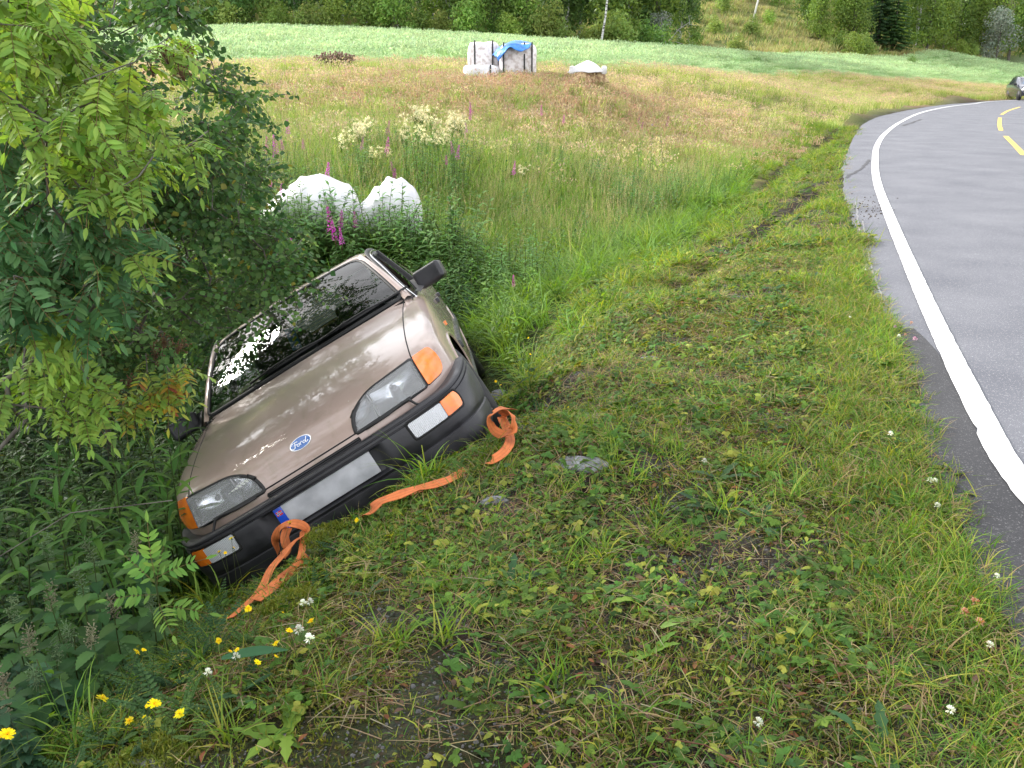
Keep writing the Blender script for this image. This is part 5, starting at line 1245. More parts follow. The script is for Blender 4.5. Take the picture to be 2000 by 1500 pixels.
for tip, k in tips.items():
    P0 = N[tip]; q = par[tip]; bright = k >= len(c_)
    for j in range(rr.choice([3, 4, 5]) if not bright else 4):
        o = P0.lerp(N[q], rr.random()) if q >= 0 else P0; a = rr.uniform(0, 6.28); e_ = rr.uniform(-.9, .5); d = Vector((math.cos(a)*math.cos(e_), math.sin(a)*math.cos(e_), math.sin(e_)))
        up = Vector((rr.gauss(0, .3), rr.gauss(0, .3), 1)); sd_ = up.cross(d).normalized(); up = d.cross(sd_).normalized(); M_ = Matrix((d, sd_, up)).transposed().to_4x4(); M_.translation = o
        tipw = np.array(B + M_ @ Vector((.25, 0, -.05)))[None]
        if in_car(tipw, .0, 1.42)[0] : continue
        tt_ = max(0.0, float((tipw[0] - RAY0) @ RAYD)); gap = np.linalg.norm(tipw[0] - RAY0 - RAYD * tt_)
        if not bright and in_car(tipw, .16, 1.6)[0]: continue
        if gap < .62 and rr.random() < .68: continue
        items.append((M_, rr.choice(TWb if (P0.z < 2.2 and rr.random() < .45) else TW), rr.uniform(.7, 1.1) * (.8 if bright else 1)))
scatter_mats('foliage', TW + TWb, items, birch)

# ------------------------------------------------------------------ far trees and bushes
def crown(seed, H, W, n, leaf, cols, base=.12, lobes=9, flat=.0, conic=False):
    p = PB(seed); r = p.r; L = []
    for k in range(lobes):
        a = r.uniform(0, 6.28); z = r.uniform(base + .12, .86) * H; q = W * .5 * r.uniform(.15, .62) * (1 - .45 * z / H); L.append((Vector((q*math.cos(a), q*math.sin(a), z)), W * r.uniform(.20, .34), r.uniform(.75, 1.2)))
    for _ in range(n):
        c, R, k = r.choice(L); d = rdir(r, -1.2, 1.5); q = R * (r.random() ** .33); o = c + Vector((d.x*q, d.y*q, d.z*q*.95)); 
        if o.z < base * H * .5: continue
        nn = (d + rdir(r, -1.3, 1.3) * .8).normalized(); t = nn.orthogonal().normalized(); t = Matrix.Rotation(r.uniform(0, 6.28), 3, nn) @ t; b_ = nn.cross(t); s = leaf * r.uniform(.6, 1.3)
        b0 = len(p.V); p.V += [o - t*s, o - b_*s*.45 + nn*s*.1, o + t*s, o + b_*s*.45 + nn*s*.1]; p.F.append((b0, b0+1, b0+2, b0+3)); cc = r.choice(cols); p.K.append(p.jit((cc[0]*k, cc[1]*k, cc[2]*k), .22))
    return p.mesh('crown'), L
def spruce(seed, H, W, col):
    p = PB(seed); r = p.r; z = .6
    while z < H:
        t = z / H; R = W * .5 * (1 - t) ** .85 + .12; m = max(4, int(11 * (1 - t) + 4))
        for k in range(m):
            a = r.uniform(0, 6.28); RR = R * r.uniform(.75, 1.1)
            d = Vector((math.cos(a), math.sin(a), -.18)); n_ = max(3, int(RR / .16))
            for j in range(n_):
                o = Vector((0, 0, z)) + d * RR * (j + .7) / n_
                for s in (1, -1):
                    sd_ = Vector((-math.sin(a), math.cos(a), 0)) * s; p.leaf(o, (sd_ * r.uniform(.5, 1) + d * .7 + Vector((0, 0, -.25))).normalized(), (0, 0, 1), .30 * (1 - .4*t), [.03, .075, .05, .01], .5, .1, col)
        z += .26 + .05 * (1 - t)
    return p.mesh('crown')
def trunk_mesh(seed, H, r0, lobes, mat, lean=0.0):
    V = []; F = []; p = PB(seed); r = p.r; top = Vector((lean * H, 0, H * .85)); pts = [Vector((lean * H * t + .06 * math.sin(4*t + seed) * H * .1, .04 * math.cos(3*t) * H * .1, H * .85 * t)) for t in np.linspace(0, 1, 7)]
    p.stem(pts, [r0 * (1 - .8 * t) for t in np.linspace(0, 1, 7)], (1, 1, 1), 7)
    for c, R, k in lobes:
        t = max(.15, min(.8, c.z / H * .6)); s = pts[int(t * 6)]; p.stem([s, s.lerp(c, .5) + Vector((0, 0, .1)), c], [r0*.35, r0*.2, r0*.06], (1, 1, 1), 4)
    me = bpy.data.meshes.new('trunk'); me.from_pydata([tuple(v) for v in p.V], [], p.F); me.materials.append(mat); return me
GR = [[(.14,.23,.055), (.17,.27,.06), (.10,.18,.045)], [(.19,.30,.07), (.23,.33,.08), (.14,.23,.05)], [(.09,.165,.05), (.11,.19,.055)], [(.28,.32,.26), (.33,.37,.31), (.22,.26,.20)], [(.19,.26,.07), (.22,.29,.08)]]
KIND = []
for seed, H, W, n, lf, ci, lobes, bk, r0 in ((1,9,5.2,4600,.16,0,13,bark,.16),(2,7,4.6,3800,.15,1,11,bark,.12),(3,10,5.0,4600,.17,2,13,birchbark,.15),(4,6,4.4,3000,.14,3,9,bark,.10),(5,8,3.6,3200,.14,0,10,birchbark,.10)):
    cm_, lb = crown(800 + seed, H, W, n, lf, GR[ci], base=.02, lobes=lobes); KIND.append((cm_, trunk_mesh(820 + seed, H, r0, lb, bk, .03)))
BUSH = []
for seed, ci in ((1, 1), (2, 4), (3, 0)):
    cm_, lb = crown(840 + seed, 2.6, 3.4, 1900, .11, GR[ci], base=.0, lobes=8); BUSH.append((cm_, trunk_mesh(850 + seed, 2.4, .04, lb, bark)))
SPR = [(spruce(860, 11, 4.6, (.028, .060, .026)), trunk_mesh(861, 12, .14, [], bark)), (spruce(862, 9, 3.8, (.05, .10, .03)), trunk_mesh(863, 10, .12, [], bark))]
def tree(name, label, cat, group, kind, loc, s=1.0, rz=None, sz=None):
    t_ = empty(name, loc, rng.uniform(0, 6.28) if rz is None else rz); t_.scale = (s, s, sz or s); tag(t_, label, cat, group)
    for nm, me_ in (('trunk', kind[1]), ('crown', kind[0])):
        o = bpy.data.objects.new(nm, me_); C.objects.link(o); o.parent = t_
    return t_
def at_ground_px(px, Y):
    # ground point on the vertical plane of this pixel column at forward distance Y
    r = ray(px, 80); x = r[0] / r[1] * Y; return (x, Y, gz(x, Y) - .15)
tr_lab = ['broadleaf tree at the foot of the slope beyond the pale green crop', 'bright green leafy tree in the wood edge beyond the crop field', 'dark crowned tree deep in the wood behind the crop field', '', 'slender pale stemmed tree in the wood edge beyond the crop field']
def far_tree(px, Y, k, s): return tree('broadleaf_tree', tr_lab[k], 'tree', 'trees of the wood behind the crop: ' + ['mid green', 'bright green', 'dark', '', 'slender'][k], KIND[k], at_ground_px(px, Y), s)
r_ = random.Random(31)
for px in range(-260, 1290, 62): far_tree(px + r_.uniform(-22, 22), 71 + r_.uniform(-1, 3), r_.choice([0, 1, 2, 4]), r_.uniform(.75, 1.05))
for px in range(-260, 1330, 70): far_tree(px + r_.uniform(-25, 25), 78 + r_.uniform(-2, 3), r_.choice([0, 2, 2, 4]), r_.uniform(.9, 1.2))
for px in range(-200, 1400, 85): far_tree(px + r_.uniform(-25, 25), 87 + r_.uniform(-2, 3), r_.choice([0, 2]), r_.uniform(1.0, 1.3))
for px, Y, k, s in ((1575,112,0,.9),(1600,108,1,.8),(1640,112,1,1.0),(1665,109,0,.9),(1700,120,0,1.0),(1765,116,0,.95),(1790,113,4,1.1),(1812,116,0,1.1),(1845,119,1,1.0),(1870,122,0,1.0),(1905,124,1,1.1),(1975,124,0,1.1),(2015,124,2,1.1),(1780,122,4,1.1),(1830,126,0,1.1),(1880,132,2,1.1),(1930,135,0,1.1),(1990,140,2,1.2),(2060,140,0,1.2),(1600,134,2,1.1),(1670,138,0,1.2),(1750,140,2,1.2),(1820,142,2,1.3),(1900,146,0,1.3),(1970,150,2,1.3),(2040,150,2,1.3),(2120,150,0,1.3),(1560,150,0,.9),(1620,155,2,1.2),(1700,156,0,1.2),(1780,158,2,1.3),(1860,160,0,1.3),(1940,164,2,1.3),(2010,130,2,.9),(2090,128,0,.9)):
    tree('broadleaf_tree', 'broadleaf tree on the right hand slope above the crop', 'tree', 'trees on the right hand slope', KIND[k], at_ground_px(px, Y), s * 1.05)
tree('spruce_tree', 'dark pointed spruce standing among the broadleaf trees on the right hand slope', 'tree', None, SPR[0], at_ground_px(1715, 112), 1.2)
tree('spruce_tree', 'lighter green spruce just right of the dark pointed spruce', 'tree', None, SPR[1], at_ground_px(1745, 111), 1.15)
tree('willow_tree', 'silvery grey leafed tree at the right edge of the crop field', 'tree', None, KIND[3], at_ground_px(1950, 121), 1.25)
tree('grey_shrub', 'grey half bare shrub at the edge of the wood left of the open slope', 'shrub', None, KIND[3], at_ground_px(1285, 76), .62)
dead = grow([[(0,0,0),(.3,0,1.2),(.9,0,2.0),(1.8,0,2.6)]], cloud(40, np.array([-.8,-.6,.8]), np.array([2.4,.6,3.2]), 77), step=.3, r0=.012, seed=4)
deado = empty('bare_bush', at_ground_px(1300, 74)); tag(deado, 'bare grey branched bush between the wood and the open slope', 'shrub'); skeleton_mesh('branches', *dead[:3], principled('dead_wood', (.30,.29,.28), .9), deado)
bl = ['leafy bush at the foot of the wood beyond the crop', 'yellowish green bush at the wood foot beyond the crop', 'low green bush at the wood foot beyond the crop']
for px in range(-230, 1300, 36):
    k = r_.randrange(3); tree('bush', bl[k], 'bush', 'bushes along the wood: kind ' + ['leafy', 'yellowish', 'low'][k], BUSH[k], at_ground_px(px + r_.uniform(-20, 20), 68.2 + r_.uniform(-.8, 1.2)), r_.uniform(.7, 1.25))
for px, Y, s in ((1325,82,.6),(1360,84,.8),(1440,86,.75),(1466,100,.9),(1395,98,.8),(1412,112,1.0),(1500,108,.7),(1450,74,.6),(1537,88,.35),(1560,90,.32),(1355,70,.5),(1640,102,.9),(1668,100,.9),(1690,101,1.0),(1612,108,.8),(1785,99,.55),(1900,121,.9),(1880,120,.8),(1520,125,1.0),(1470,128,1.1),(1420,126,1.1),(1380,118,1.2),(1340,104,1.2),(1545,132,1.1)):
    tree('bush', 'round bush on the open grassy slope right of the wood', 'bush', 'bushes on the open slope', BUSH[r_.randrange(3)], at_ground_px(px, Y), s)
tree('broadleaf_tree', 'unseen leafy tree added past the left edge to shade the hollow', 'tree', None, KIND[0], (-5.9, 5.5, gz(-5.9, 5.5) - .1), .6)  # out of view, added to keep sun off the hollow
tree('broadleaf_tree', 'unseen lower tree added nearer the camera to shade the lower left', 'tree', None, KIND[1], (-4.7, 3.8, gz(-4.7, 3.8) - .1), .48)  # second added tree out of view, shades the near bank
# birch stem leaning at the wood edge
bs = empty('birch_tree', at_ground_px(1173, 67.5)); tag(bs, 'thin white birch stem leaning at the wood edge above the covered heap', 'tree')
tube('trunk', [(0, 0, 0), (.10, 0, 1.2), (.30, 0, 2.6), (.42, 0, 4.2), (.6, 0, 6.5)], [.085, .08, .07, .06, .03], birchbark, bs); o = bpy.data.objects.new('crown', KIND[4][0]); C.objects.link(o); o.parent = bs; o.location = (.6, 0, 3.6); o.scale = (.55, .55, .55)
# pole on the slope
pl = empty('pole', at_ground_px(1466, 108)); tag(pl, 'slim white pole standing on the open slope at the top of the photo', 'pole')
tube('pole_shaft', [(0, 0, 0), (.55, 0, 3.2), (1.0, 0, 6.0)], [.11, .10, .09], principled('pole_white', (.7, .7, .68), .6), pl, n=10); tube('pole_cap', [(1.0, 0, 6.0), (1.02, 0, 6.1)], [.10, .02], plast, pl, n=10)
# ------------------------------------------------------------------ things on the meadow
def disp(o, amp, sc, seed=0):
    me = o.data; n = len(me.vertices); V = np.empty(n * 3); me.vertices.foreach_get('co', V); V = V.reshape(-1, 3)
    d = np.stack([fbm(V[:, (k+1) % 3] * sc + V[:, k] * sc * .7 + 9, V[:, (k+2) % 3] * sc + V[:, k] * sc * .5, seed + k * 7, 4) - .5 for k in range(3)], 1); V += d * amp * 2; me.vertices.foreach_set('co', V.ravel()); me.update()
def sbox(name, c_, s_, mat, parent, sub=5, pinch=None, amp=.03, sc=3, seed=0, power=3.2):
    """rounded bulging box (superellipsoid), wrinkled"""
    n, m = 40, 24; V = []; F = []
    for i in range(m + 1):
        th = -math.pi/2 + math.pi * i / m
        for j in range(n):
            ph = 2*math.pi*j/n; f = lambda v: math.copysign(abs(v) ** (2/power), v)
            x, y, z = f(math.cos(th)) * f(math.cos(ph)), f(math.cos(th)) * f(math.sin(ph)), f(math.sin(th))
            if pinch: x, y = x * pinch(z), y * pinch(z)
            V.append((c_[0] + x * s_[0] / 2, c_[1] + y * s_[1] / 2, c_[2] + z * s_[2] / 2))
    for i in range(m):
        for j in range(n): F.append((i*n+j, i*n+(j+1)%n, (i+1)*n+(j+1)%n, (i+1)*n+j))
    o = mesh_obj(name, V, F, mat, parent); disp(o, amp, sc, seed); return o
sack = principled('white_woven_sack', (.72, .68, .68), .6); vary(sack, (.50, .44, .42), (.80, .77, .78), scale=9, lo=.35, hi=.55, detail=5, bump=.03, bscale=7)
sackw = principled('white_plastic_sheet', (.66, .66, .68), .35); vary(sackw, (.58, .58, .61), (.72, .72, .74), scale=4, bump=.02, bscale=6)
def base_at(px, py, Y): p = atY(px, py, Y); return np.array([p[0], Y, gz(p[0], Y)])
def sackpile(px, Y, top_px, bot_px, wpx):
    p = atY(px, bot_px, Y); q = atY(px, top_px, Y); cz = Y * math.cos(_p) + .1; return p, q[2] - p[2], wpx / FPX * (Y * math.cos(_p) - (p[2] - EYE) * math.sin(_p))
Yb = 27.3
def bag(label, px, top, bot, wpx, Y, straps, seed, mat=sack, name='bulk_bag', h=None):
    p, H, W = sackpile(px, Y, top, bot, wpx); z0 = gz(p[0], Y); t_ = empty(name, (p[0], Y, z0)); tag(t_, label, 'bag')
    H = max(H, .3) + (p[2] - z0); sbox('bag_cloth', (0, 0, H / 2), (W, W * .95, H), mat, t_, amp=.05, sc=3.2, seed=seed, power=5); disp(t_.children[0], .02, 11, seed)
    for sx in straps:
        pts = [(sx * W / 2, -W * .485 - .02 - .03 * math.sin(5 * t), H * t) for t in np.linspace(.02, 1.03, 9)]; ribbon('strap', pts, [(0, -1, .1)] * 9, .045, .008, rubber, t_)
    return t_, W, H
bag('tall white bulk bag with two black straps, upper left behind the slumped bag', 946, 82, 146, 62, 27.9, (-.55, .55), 3)
bag('white bulk bag with black straps and a blue tarpaulin draped over its top', 1011, 86, 153, 72, Yb, (-.75, .35, .75), 8)
bb, W_, H_ = bag('slumped white bag lying at the foot of the tall bulk bag', 940, 128, 154, 68, 26.7, (.55,), 12, sackw, 'slumped_bag')
# blue tarp
tp = principled('blue_tarpaulin', (.015, .16, .52), .4); vary(tp, (.01, .12, .45), (.03, .22, .62), scale=5, bump=.02, bscale=8)
P1 = [atY(*q) for q in [(968,112,26.8),(975,98,26.9),(992,88,27.0),(1012,83,27.1),(1030,85,27.1),(1040,86,27.2)]]; P2 = [atY(*q) for q in [(974,122,26.55),(984,104,26.5),(996,91,26.5),(1008,97,26.45),(1020,100,26.45),(1036,90,26.6)]]; P3 = [atY(*q) for q in [(962,108,27.3),(976,92,27.9),(996,84,28.0),(1012,80,28.0),(1024,82,28.0),(1040,86,28.0)]]
rows = [catmull(P3, 6), catmull((np.array(P1) + np.array(P3)) / 2 + [0, 0, .04], 6), catmull(P1, 6), catmull((np.array(P1) + np.array(P2)) / 2 + [0, -.05, .04], 6), catmull(P2, 6)]
rows = [catmull(np.array([r[j] for r in rows]), 5) for j in range(len(rows[0]))]
tarp = loft('tarpaulin', [[tuple(p) for p in r] for r in rows], tp, None); disp(tarp, .045, 4, 2); sdm = tarp.modifiers.new('thick', 'SOLIDIFY'); sdm.thickness = .012; tag(tarp, 'bright blue tarpaulin draped over the right hand bulk bag', 'tarpaulin')
# covered heap
p, H, W = sackpile(1147, 26.3, 127, 163, 74); z0 = gz(p[0], 26.3); hp = empty('covered_heap', (p[0], 26.3, z0)); tag(hp, 'low straw coloured heap under a white sheet, right of the bulk bags', 'heap'); H += p[2] - z0
straw = principled('straw_heap', (.40, .28, .15), .9); vary(straw, (.22, .13, .07), (.50, .37, .20), scale=12, bump=.03, bscale=30)
def dome(name, r, h, mat, par_, z0_=0, lo=0.0, cut=0, amp=.04, seed=1, pk=0):
    V = []; F = []; n, m = 40, 12
    for i in range(m + 1):
        t = 1 - i / m * (1 - lo)
        for j in range(n):
            a = 2*math.pi*j/n; rr_ = r * t * (1 + .12 * math.sin(3*a + seed)); V.append((rr_ * math.cos(a), rr_ * math.sin(a) * .8, z0_ + h * ((1 - t ** 2.4) + pk * (1-t) ** 3)))
    for i in range(m):
        for j in range(n): F.append((i*n+j, i*n+(j+1)%n, (i+1)*n+(j+1)%n, (i+1)*n+j))
    o = mesh_obj(name, V, F, mat, par_); disp(o, amp, 4, seed); return o
dome('straw', W * .54, H * .85, straw, hp, .02, seed=2); cvr = dome('sheet', W * .47, H * .50, sackw, hp, H * .62, seed=5, pk=.35, amp=.035); cvr.modifiers.new('t', 'SOLIDIFY').thickness = .015
for s in (-1, 1): sbox('sheet_corner', (s * W * .42, -W * .12, H * .72), (.16, .10, .22), sackw, hp, amp=.03, sc=8, seed=9)
# white round bales / plastic in the weeds behind the car
for k, (px, top, wpx, Y, lft, lab) in enumerate(((586, 341, 236, 10.9, .52, 'larger white wrapped bale sloping down to the birch shrub behind the car'), (755, 347, 138, 11.0, .30, 'smaller white wrapped bale with creased film, right of the larger one'))):
    p, H, W = sackpile(px, Y, top, 440, wpx); b_ = empty('wrapped_bale', (p[0], Y, gz(p[0], Y) - .05)); tag(b_, lab, 'bale'); H = atY(px, top, Y)[2] - b_.location.z
    fo = sbox('film', (0, 0, H / 2), (W * 1.02, W * .9, H), sackw, b_, amp=.018, sc=1.8, seed=20 + k, power=2.3)
    me = fo.data; n = len(me.vertices); V_ = np.empty(n * 3); me.vertices.foreach_get('co', V_); V_ = V_.reshape(-1, 3)
    u = V_[:, 0] / (W / 2); V_[:, 2] *= 1 - lft * smoothstep(.35, -1.0, u) + .02 * np.sin(u * 17 + V_[:, 1] * 5); V_[:, 2] += .012 * np.sin(V_[:, 0] * 30 + V_[:, 1] * 9) + .010 * np.sin(V_[:, 1] * 37)
    me.vertices.foreach_set('co', V_.ravel()); me.update(); disp(fo, .006, 9, 40 + k)

# oncoming dark car
fc0 = atY(2012, 195, 66); far = empty('oncoming_car', (fc0[0] + .25, 66, .0), R_(-14)); tag(far, 'dark blue oncoming estate car with its headlamps lit at the right edge', 'car')
navy = principled('navy_paint', (.012, .014, .035), .25, coat=1); hgl = principled('dark_screen', (.10, .14, .20), .08, spec=.8)
def sec(y, hw, z0_, z1, zt=None, wt=None):
    r = [(-hw * .96, y, z0_), (-hw, y, (z0_ + z1) / 2), (-hw * .97, y, z1)]
    if zt: r += [(-wt, y, zt - .05), (-wt * .85, y, zt)]
    else: r += [(-hw * .7, y, z1 + .04), (-hw * .4, y, z1 + .06)]
    return r + [(-x, y_, z) for x, y_, z in r[::-1]]
loft('body', [sec(.02, .72, .32, .62), sec(.0, .80, .30, .80), sec(.15, .86, .24, .90), sec(.6, .88, .22, .98), sec(1.15, .89, .22, 1.06), sec(1.75, .90, .22, 1.04, 1.52, .66), sec(2.4, .90, .22, 1.04, 1.60, .68), sec(3.6, .90, .22, 1.04, 1.58, .66), sec(4.3, .86, .3, 1.0, 1.30, .62)], navy, far)
loft('windscreen', [[(-.66, 1.14, 1.09), (0, 1.08, 1.12), (.66, 1.14, 1.09)], [(-.56, 1.70, 1.47), (0, 1.66, 1.53), (.56, 1.70, 1.47)]], hgl, far)
for s in (-1, 1):
    sbox('headlight', (s * .66, .06, .78), (.26, .22, .17), principled('headlamp_lit', (1, 1, 1), .3, **{'Emission Color': (1, .97, .9, 1), 'Emission Strength': 1.6}), far, amp=0)
    box('mirror', (s * 1.0, 1.35, 1.08), (.20, .10, .13), rubber, far, .03); box('roof_rail', (s * .56, 2.7, 1.64), (.04, 1.7, .04), rubber, far, .01); 
    for y in (.75, 3.5): tube('wheel', [(s * .70, y, .33), (s * .90, y, .33)], [.33, .33], rubber, far, n=20)
box('grille', (0, -.01, .74), (.88, .06, .20), chrome, far, .03); box('number_plate', (0, -.04, .56), (.52, .02, .11), pw, far, .004); box('grille_slot', (-.22, -.05, .75), (.30, .02, .06), dark, far, .01); box('grille_slot', (.22, -.05, .75), (.30, .02, .06), dark, far, .01); box('bumper', (0, .03, .42), (1.5, .12, .22), rubber, far, .04); box('badge_shield', (0, -.05, .75), (.12, .03, .14), chrome, far, .03)
for o in far.children: pass

# ------------------------------------------------------------------ tow strap
web = principled('orange_webbing', (.62, .17, .05), .75); vary(web, (.55, .50, .45), (1, 1, 1), scale=16, lo=.25, hi=.55, bump=.0008, bscale=300)
_t = web.node_tree; _b = _t.nodes['Principled BSDF']; _src = _b.inputs['Base Color'].links[0].from_socket; _a = _t.nodes.new('ShaderNodeAttribute'); _a.attribute_name = 'col'; _m = _t.nodes.new('ShaderNodeMix'); _m.data_type = 'RGBA'; _m.blend_type = 'MULTIPLY'; _m.inputs['Factor'].default_value = 1
_t.links.new(_src, _m.inputs['A']); _t.links.new(_a.outputs['Color'], _m.inputs['B']); _t.links.new(_m.outputs['Result'], _b.inputs['Base Color'])
strap = empty('tow_strap', (0, 3.9, gz(0, 3.9))); tag(strap, 'orange webbing tow strap looped along the bank in front of the bumper', 'strap'); SB = Vector(strap.location)
def band(pts, wd, tw=None, n=8):
    wd = wd * .84
    P_ = catmull([np.array(p) for p in pts], n); m = len(P_); T_ = np.gradient(P_, axis=0); nr = []
    for k in range(m):
        t = Vector(T_[k]).normalized(); a = np.interp(k / (m - 1), np.linspace(0, 1, len(tw)), tw) if tw is not None else 0
        view = (Vector((0, 0, EYE)) - Vector(P_[k])).normalized() if False else Vector((.15, -.55, .82)); n_ = (view - t * view.dot(t)).normalized(); n_ = Matrix.Rotation(a, 3, t) @ n_; nr.append(n_)
    P2_ = [Vector(p) - SB for p in P_]; V = []; F = []; K = []; prof_ = [(-.5,0),(-.44,.0003),(-.34,.0),(-.22,.0003),(-.11,.0),(0,.0003),(.11,.0),(.22,.0003),(.34,.0),(.44,.0003),(.5,0)]; q_ = len(prof_)
    for k in range(m):
        t = (P2_[min(k+1, m-1)] - P2_[max(k-1, 0)]).normalized(); sd_ = t.cross(nr[k]).normalized(); cup = .16 * math.sin(k * .31)
        for a_, h_ in prof_: V.append(P2_[k] + sd_ * a_ * wd + nr[k] * (h_ + cup * wd * (a_ * a_)))
    for k in range(m - 1):
        for j in range(q_ - 1): F.append((k*q_+j, k*q_+j+1, (k+1)*q_+j+1, (k+1)*q_+j)); c = 1.0 if j not in (0, 3, 6, 9) else .85; K.append((.60*c, .165*c, .045*c))
    o = mesh_obj('webbing', V, F, web, strap, cols=K); sm_ = o.modifiers.new('t', 'SOLIDIFY'); sm_.thickness = .0016; return o
def sp(px, py, Y, lift=.03):
    p = atY(px, py, Y); return p
L1 = [gp(1003, 800, .10), gp(985, 797, .16), gp(966, 803, .18), gp(957, 822, .14), gp(965, 842, .09), gp(983, 850, .07), gp(1000, 842, .12), gp(1004, 820, .17), gp(996, 806, .18), gp(980, 812, .10), gp(990, 838, .06), gp(996, 862, .06), gp(984, 884, .06), gp(962, 900, .05), gp(945, 908, .02)]
band(L1, .052, [.5, .3, .9, 1.2, .9, .4, .6, 1.0, .6, .3, .2, .0, .1, .2, .1])
band([gp(912, 920, .02), gp(880, 936, .05), gp(850, 946, .06), gp(815, 955, .07), gp(780, 966, .09), gp(745, 980, .10), gp(722, 998, .09), gp(708, 1012, .03)], .050, [.0, .4, .2, .6, .1, .4, .0, 0])
band([gp(870, 935, .03), gp(835, 952, .03), gp(800, 968, .05), gp(770, 972, .04), gp(735, 985, .03)], .048, [.9, .6, 1.0, .5, .9])
Yk = 3.42
L3 = [atY(545,1080,3.56), atY(538,1055,3.54), atY(546,1032,3.50), atY(565,1022,3.44), atY(590,1026,3.40), atY(600,1040,3.38), atY(575,1058,3.36), atY(550,1085,3.30), atY(530,1110,3.22), atY(515,1140,3.12), atY(497,1165,3.0), atY(470,1190,2.88), atY(447,1207,2.80)]
L3 = [np.array([p[0], p[1], max(p[2], gz(p[0], p[1]) + .03)]) for p in L3]
band(L3, .046, [.9, .5, .2, 0, .6, 1.1, .9, .6, .5, .4, .5, .7, .8])
L4 = [atY(592,1034,3.42), atY(594,1060,3.36), atY(590,1090,3.26), atY(575,1112,3.17), atY(550,1130,3.08), atY(525,1152,3.0), atY(500,1172,2.93)]
L4 = [np.array([p[0], p[1], max(p[2], gz(p[0], p[1]) + .025)]) for p in L4]
band(L4, .056, [.9, .5, .0, 0, .2, .3, .4]); 
L5 = [atY(562,1030,3.47), atY(556,1050,3.44), atY(560,1072,3.42), atY(552,1086,3.42)]; band(L5, .05, [.2, .4, .3, .1])
L6 = [atY(560,1128,3.1), atY(585,1104,3.16), atY(612,1094,3.2)]; L6 = [np.array([p[0], p[1], max(p[2], gz(p[0], p[1]) + .03)]) for p in L6]; band(L6, .045, [.2, 0, .1])

# ------------------------------------------------------------------ rocks
rockm = principled('mossy_rock', (.2, .2, .19), .9); vary(rockm, (.09, .12, .025), (.17, .17, .16), scale=4, lo=.50, hi=.64, detail=8, bump=.012, bscale=22)
def rock(label, p, s_, seed, rz=0, mat=None):
    bm = bmesh.new(); bmesh.ops.create_icosphere(bm, subdivisions=4, radius=.5); me = bpy.data.meshes.new('rock'); bm.to_mesh(me); bm.free(); me.materials.append(mat or rockm)
    o = bpy.data.objects.new('rock', me); C.objects.link(o); disp(o, .16, 2.2, seed); disp(o, .03, 9, seed + 5); o.scale = s_; o.location = p; o.rotation_euler = (0, 0, rz)
    me.polygons.foreach_set('use_smooth', [True] * len(me.polygons)); tag(o, label, 'rock'); return o
grey = principled('bare_rock', (.24, .25, .27), .7); vary(grey, (.11, .11, .12), (.32, .33, .35), scale=5, lo=.35, hi=.65, bump=.008, bscale=25)
for q_, (px, py, sz_, seed, lab, rz, sink, bare) in _rk: rock(lab, (q_[0], q_[1], gz(q_[0], q_[1]) + sz_[2] * (.5 - sink) - .02), sz_, seed, rz, grey if bare else rockm)
# living moss on the mossy stones
mp_ = []
for o in [o for o in C.objects if o.name.startswith('rock') and o.data.materials[0] is rockm]:
    M_ = Matrix.LocRotScale(o.location, o.rotation_euler, o.scale); n_ = 0
    for v in random.sample(list(o.data.vertices), len(o.data.vertices)):
        if v.normal.z > .15 and fbm(np.array([v.co.x * 4]), np.array([v.co.y * 4]), 88)[0] > .38: mp_.append(tuple(M_ @ v.co)); n_ += 1
        if n_ > 260: break
mp_ = np.array(mp_); mi_ = np.array([(random.uniform(-.5, .5), random.uniform(-.5, .5), random.uniform(0, 6)) for _ in mp_])
def moss_tuft(seed):
    p = PB(seed)
    for _ in range(26): o = Vector((p.r.gauss(0, .007), p.r.gauss(0, .007), 0)); p.blade(o, rdir(p.r, .4, 1.5), p.r.uniform(.006, .014), .0013, .3, p.r.choice([(.15,.19,.03), (.10,.14,.02), (.20,.22,.05)]), 3)
    return p.mesh('moss')
scatter('moss', [moss_tuft(1200 + k) for k in range(3)], mp_, mi_, rng.uniform(.7, 1.5, len(mp_)), rng.integers(0, 3, len(mp_)), 'yellowish green moss growing over the stones at the foot of the bank', 'moss')
# ------------------------------------------------------------------ single plants
def lance(seed, L, w_, col, droop):
    p = PB(seed); m = 8; ws_ = [w_ * math.sin(math.pi * (.06 + .93 * (t / (m-1)) ** .8)) for t in range(m)]; ws_[-1] = .0006; p.leaf((0, 0, 0), (1, 0, .25), (0, 0, 1), L, ws_, droop, .18, col); return p.mesh('leaf')
LAN = [lance(900 + k, .185, .013, [(.055,.135,.028), (.075,.165,.034), (.09,.185,.038)][k % 3], .5 + .25 * k) for k in range(6)]  # leaf greens darkened, part of the hollow's shade is in the colour
def put_leaf(me_, parent, o, d, up, s, name='leaf'):
    d = Vector(d).normalized(); sd_ = Vector(up).cross(d)
    if sd_.length < 1e-4: sd_ = d.orthogonal()
    sd_.normalize(); up = d.cross(sd_).normalized(); M_ = Matrix((d, sd_, up)).transposed().to_4x4(); M_.translation = Vector(o)
    ob = bpy.data.objects.new(name, me_); C.objects.link(ob); ob.parent = parent; ob.matrix_local = M_ @ Matrix.Scale(s, 4); return ob
def stem_obj(name, pts, r, parent, col=(.07, .10, .035)):
    p = PB(1); p.stem(pts, r, col, 5); me = p.mesh(name); o = bpy.data.objects.new(name, me); C.objects.link(o); o.parent = parent; return o
r_ = random.Random(77)
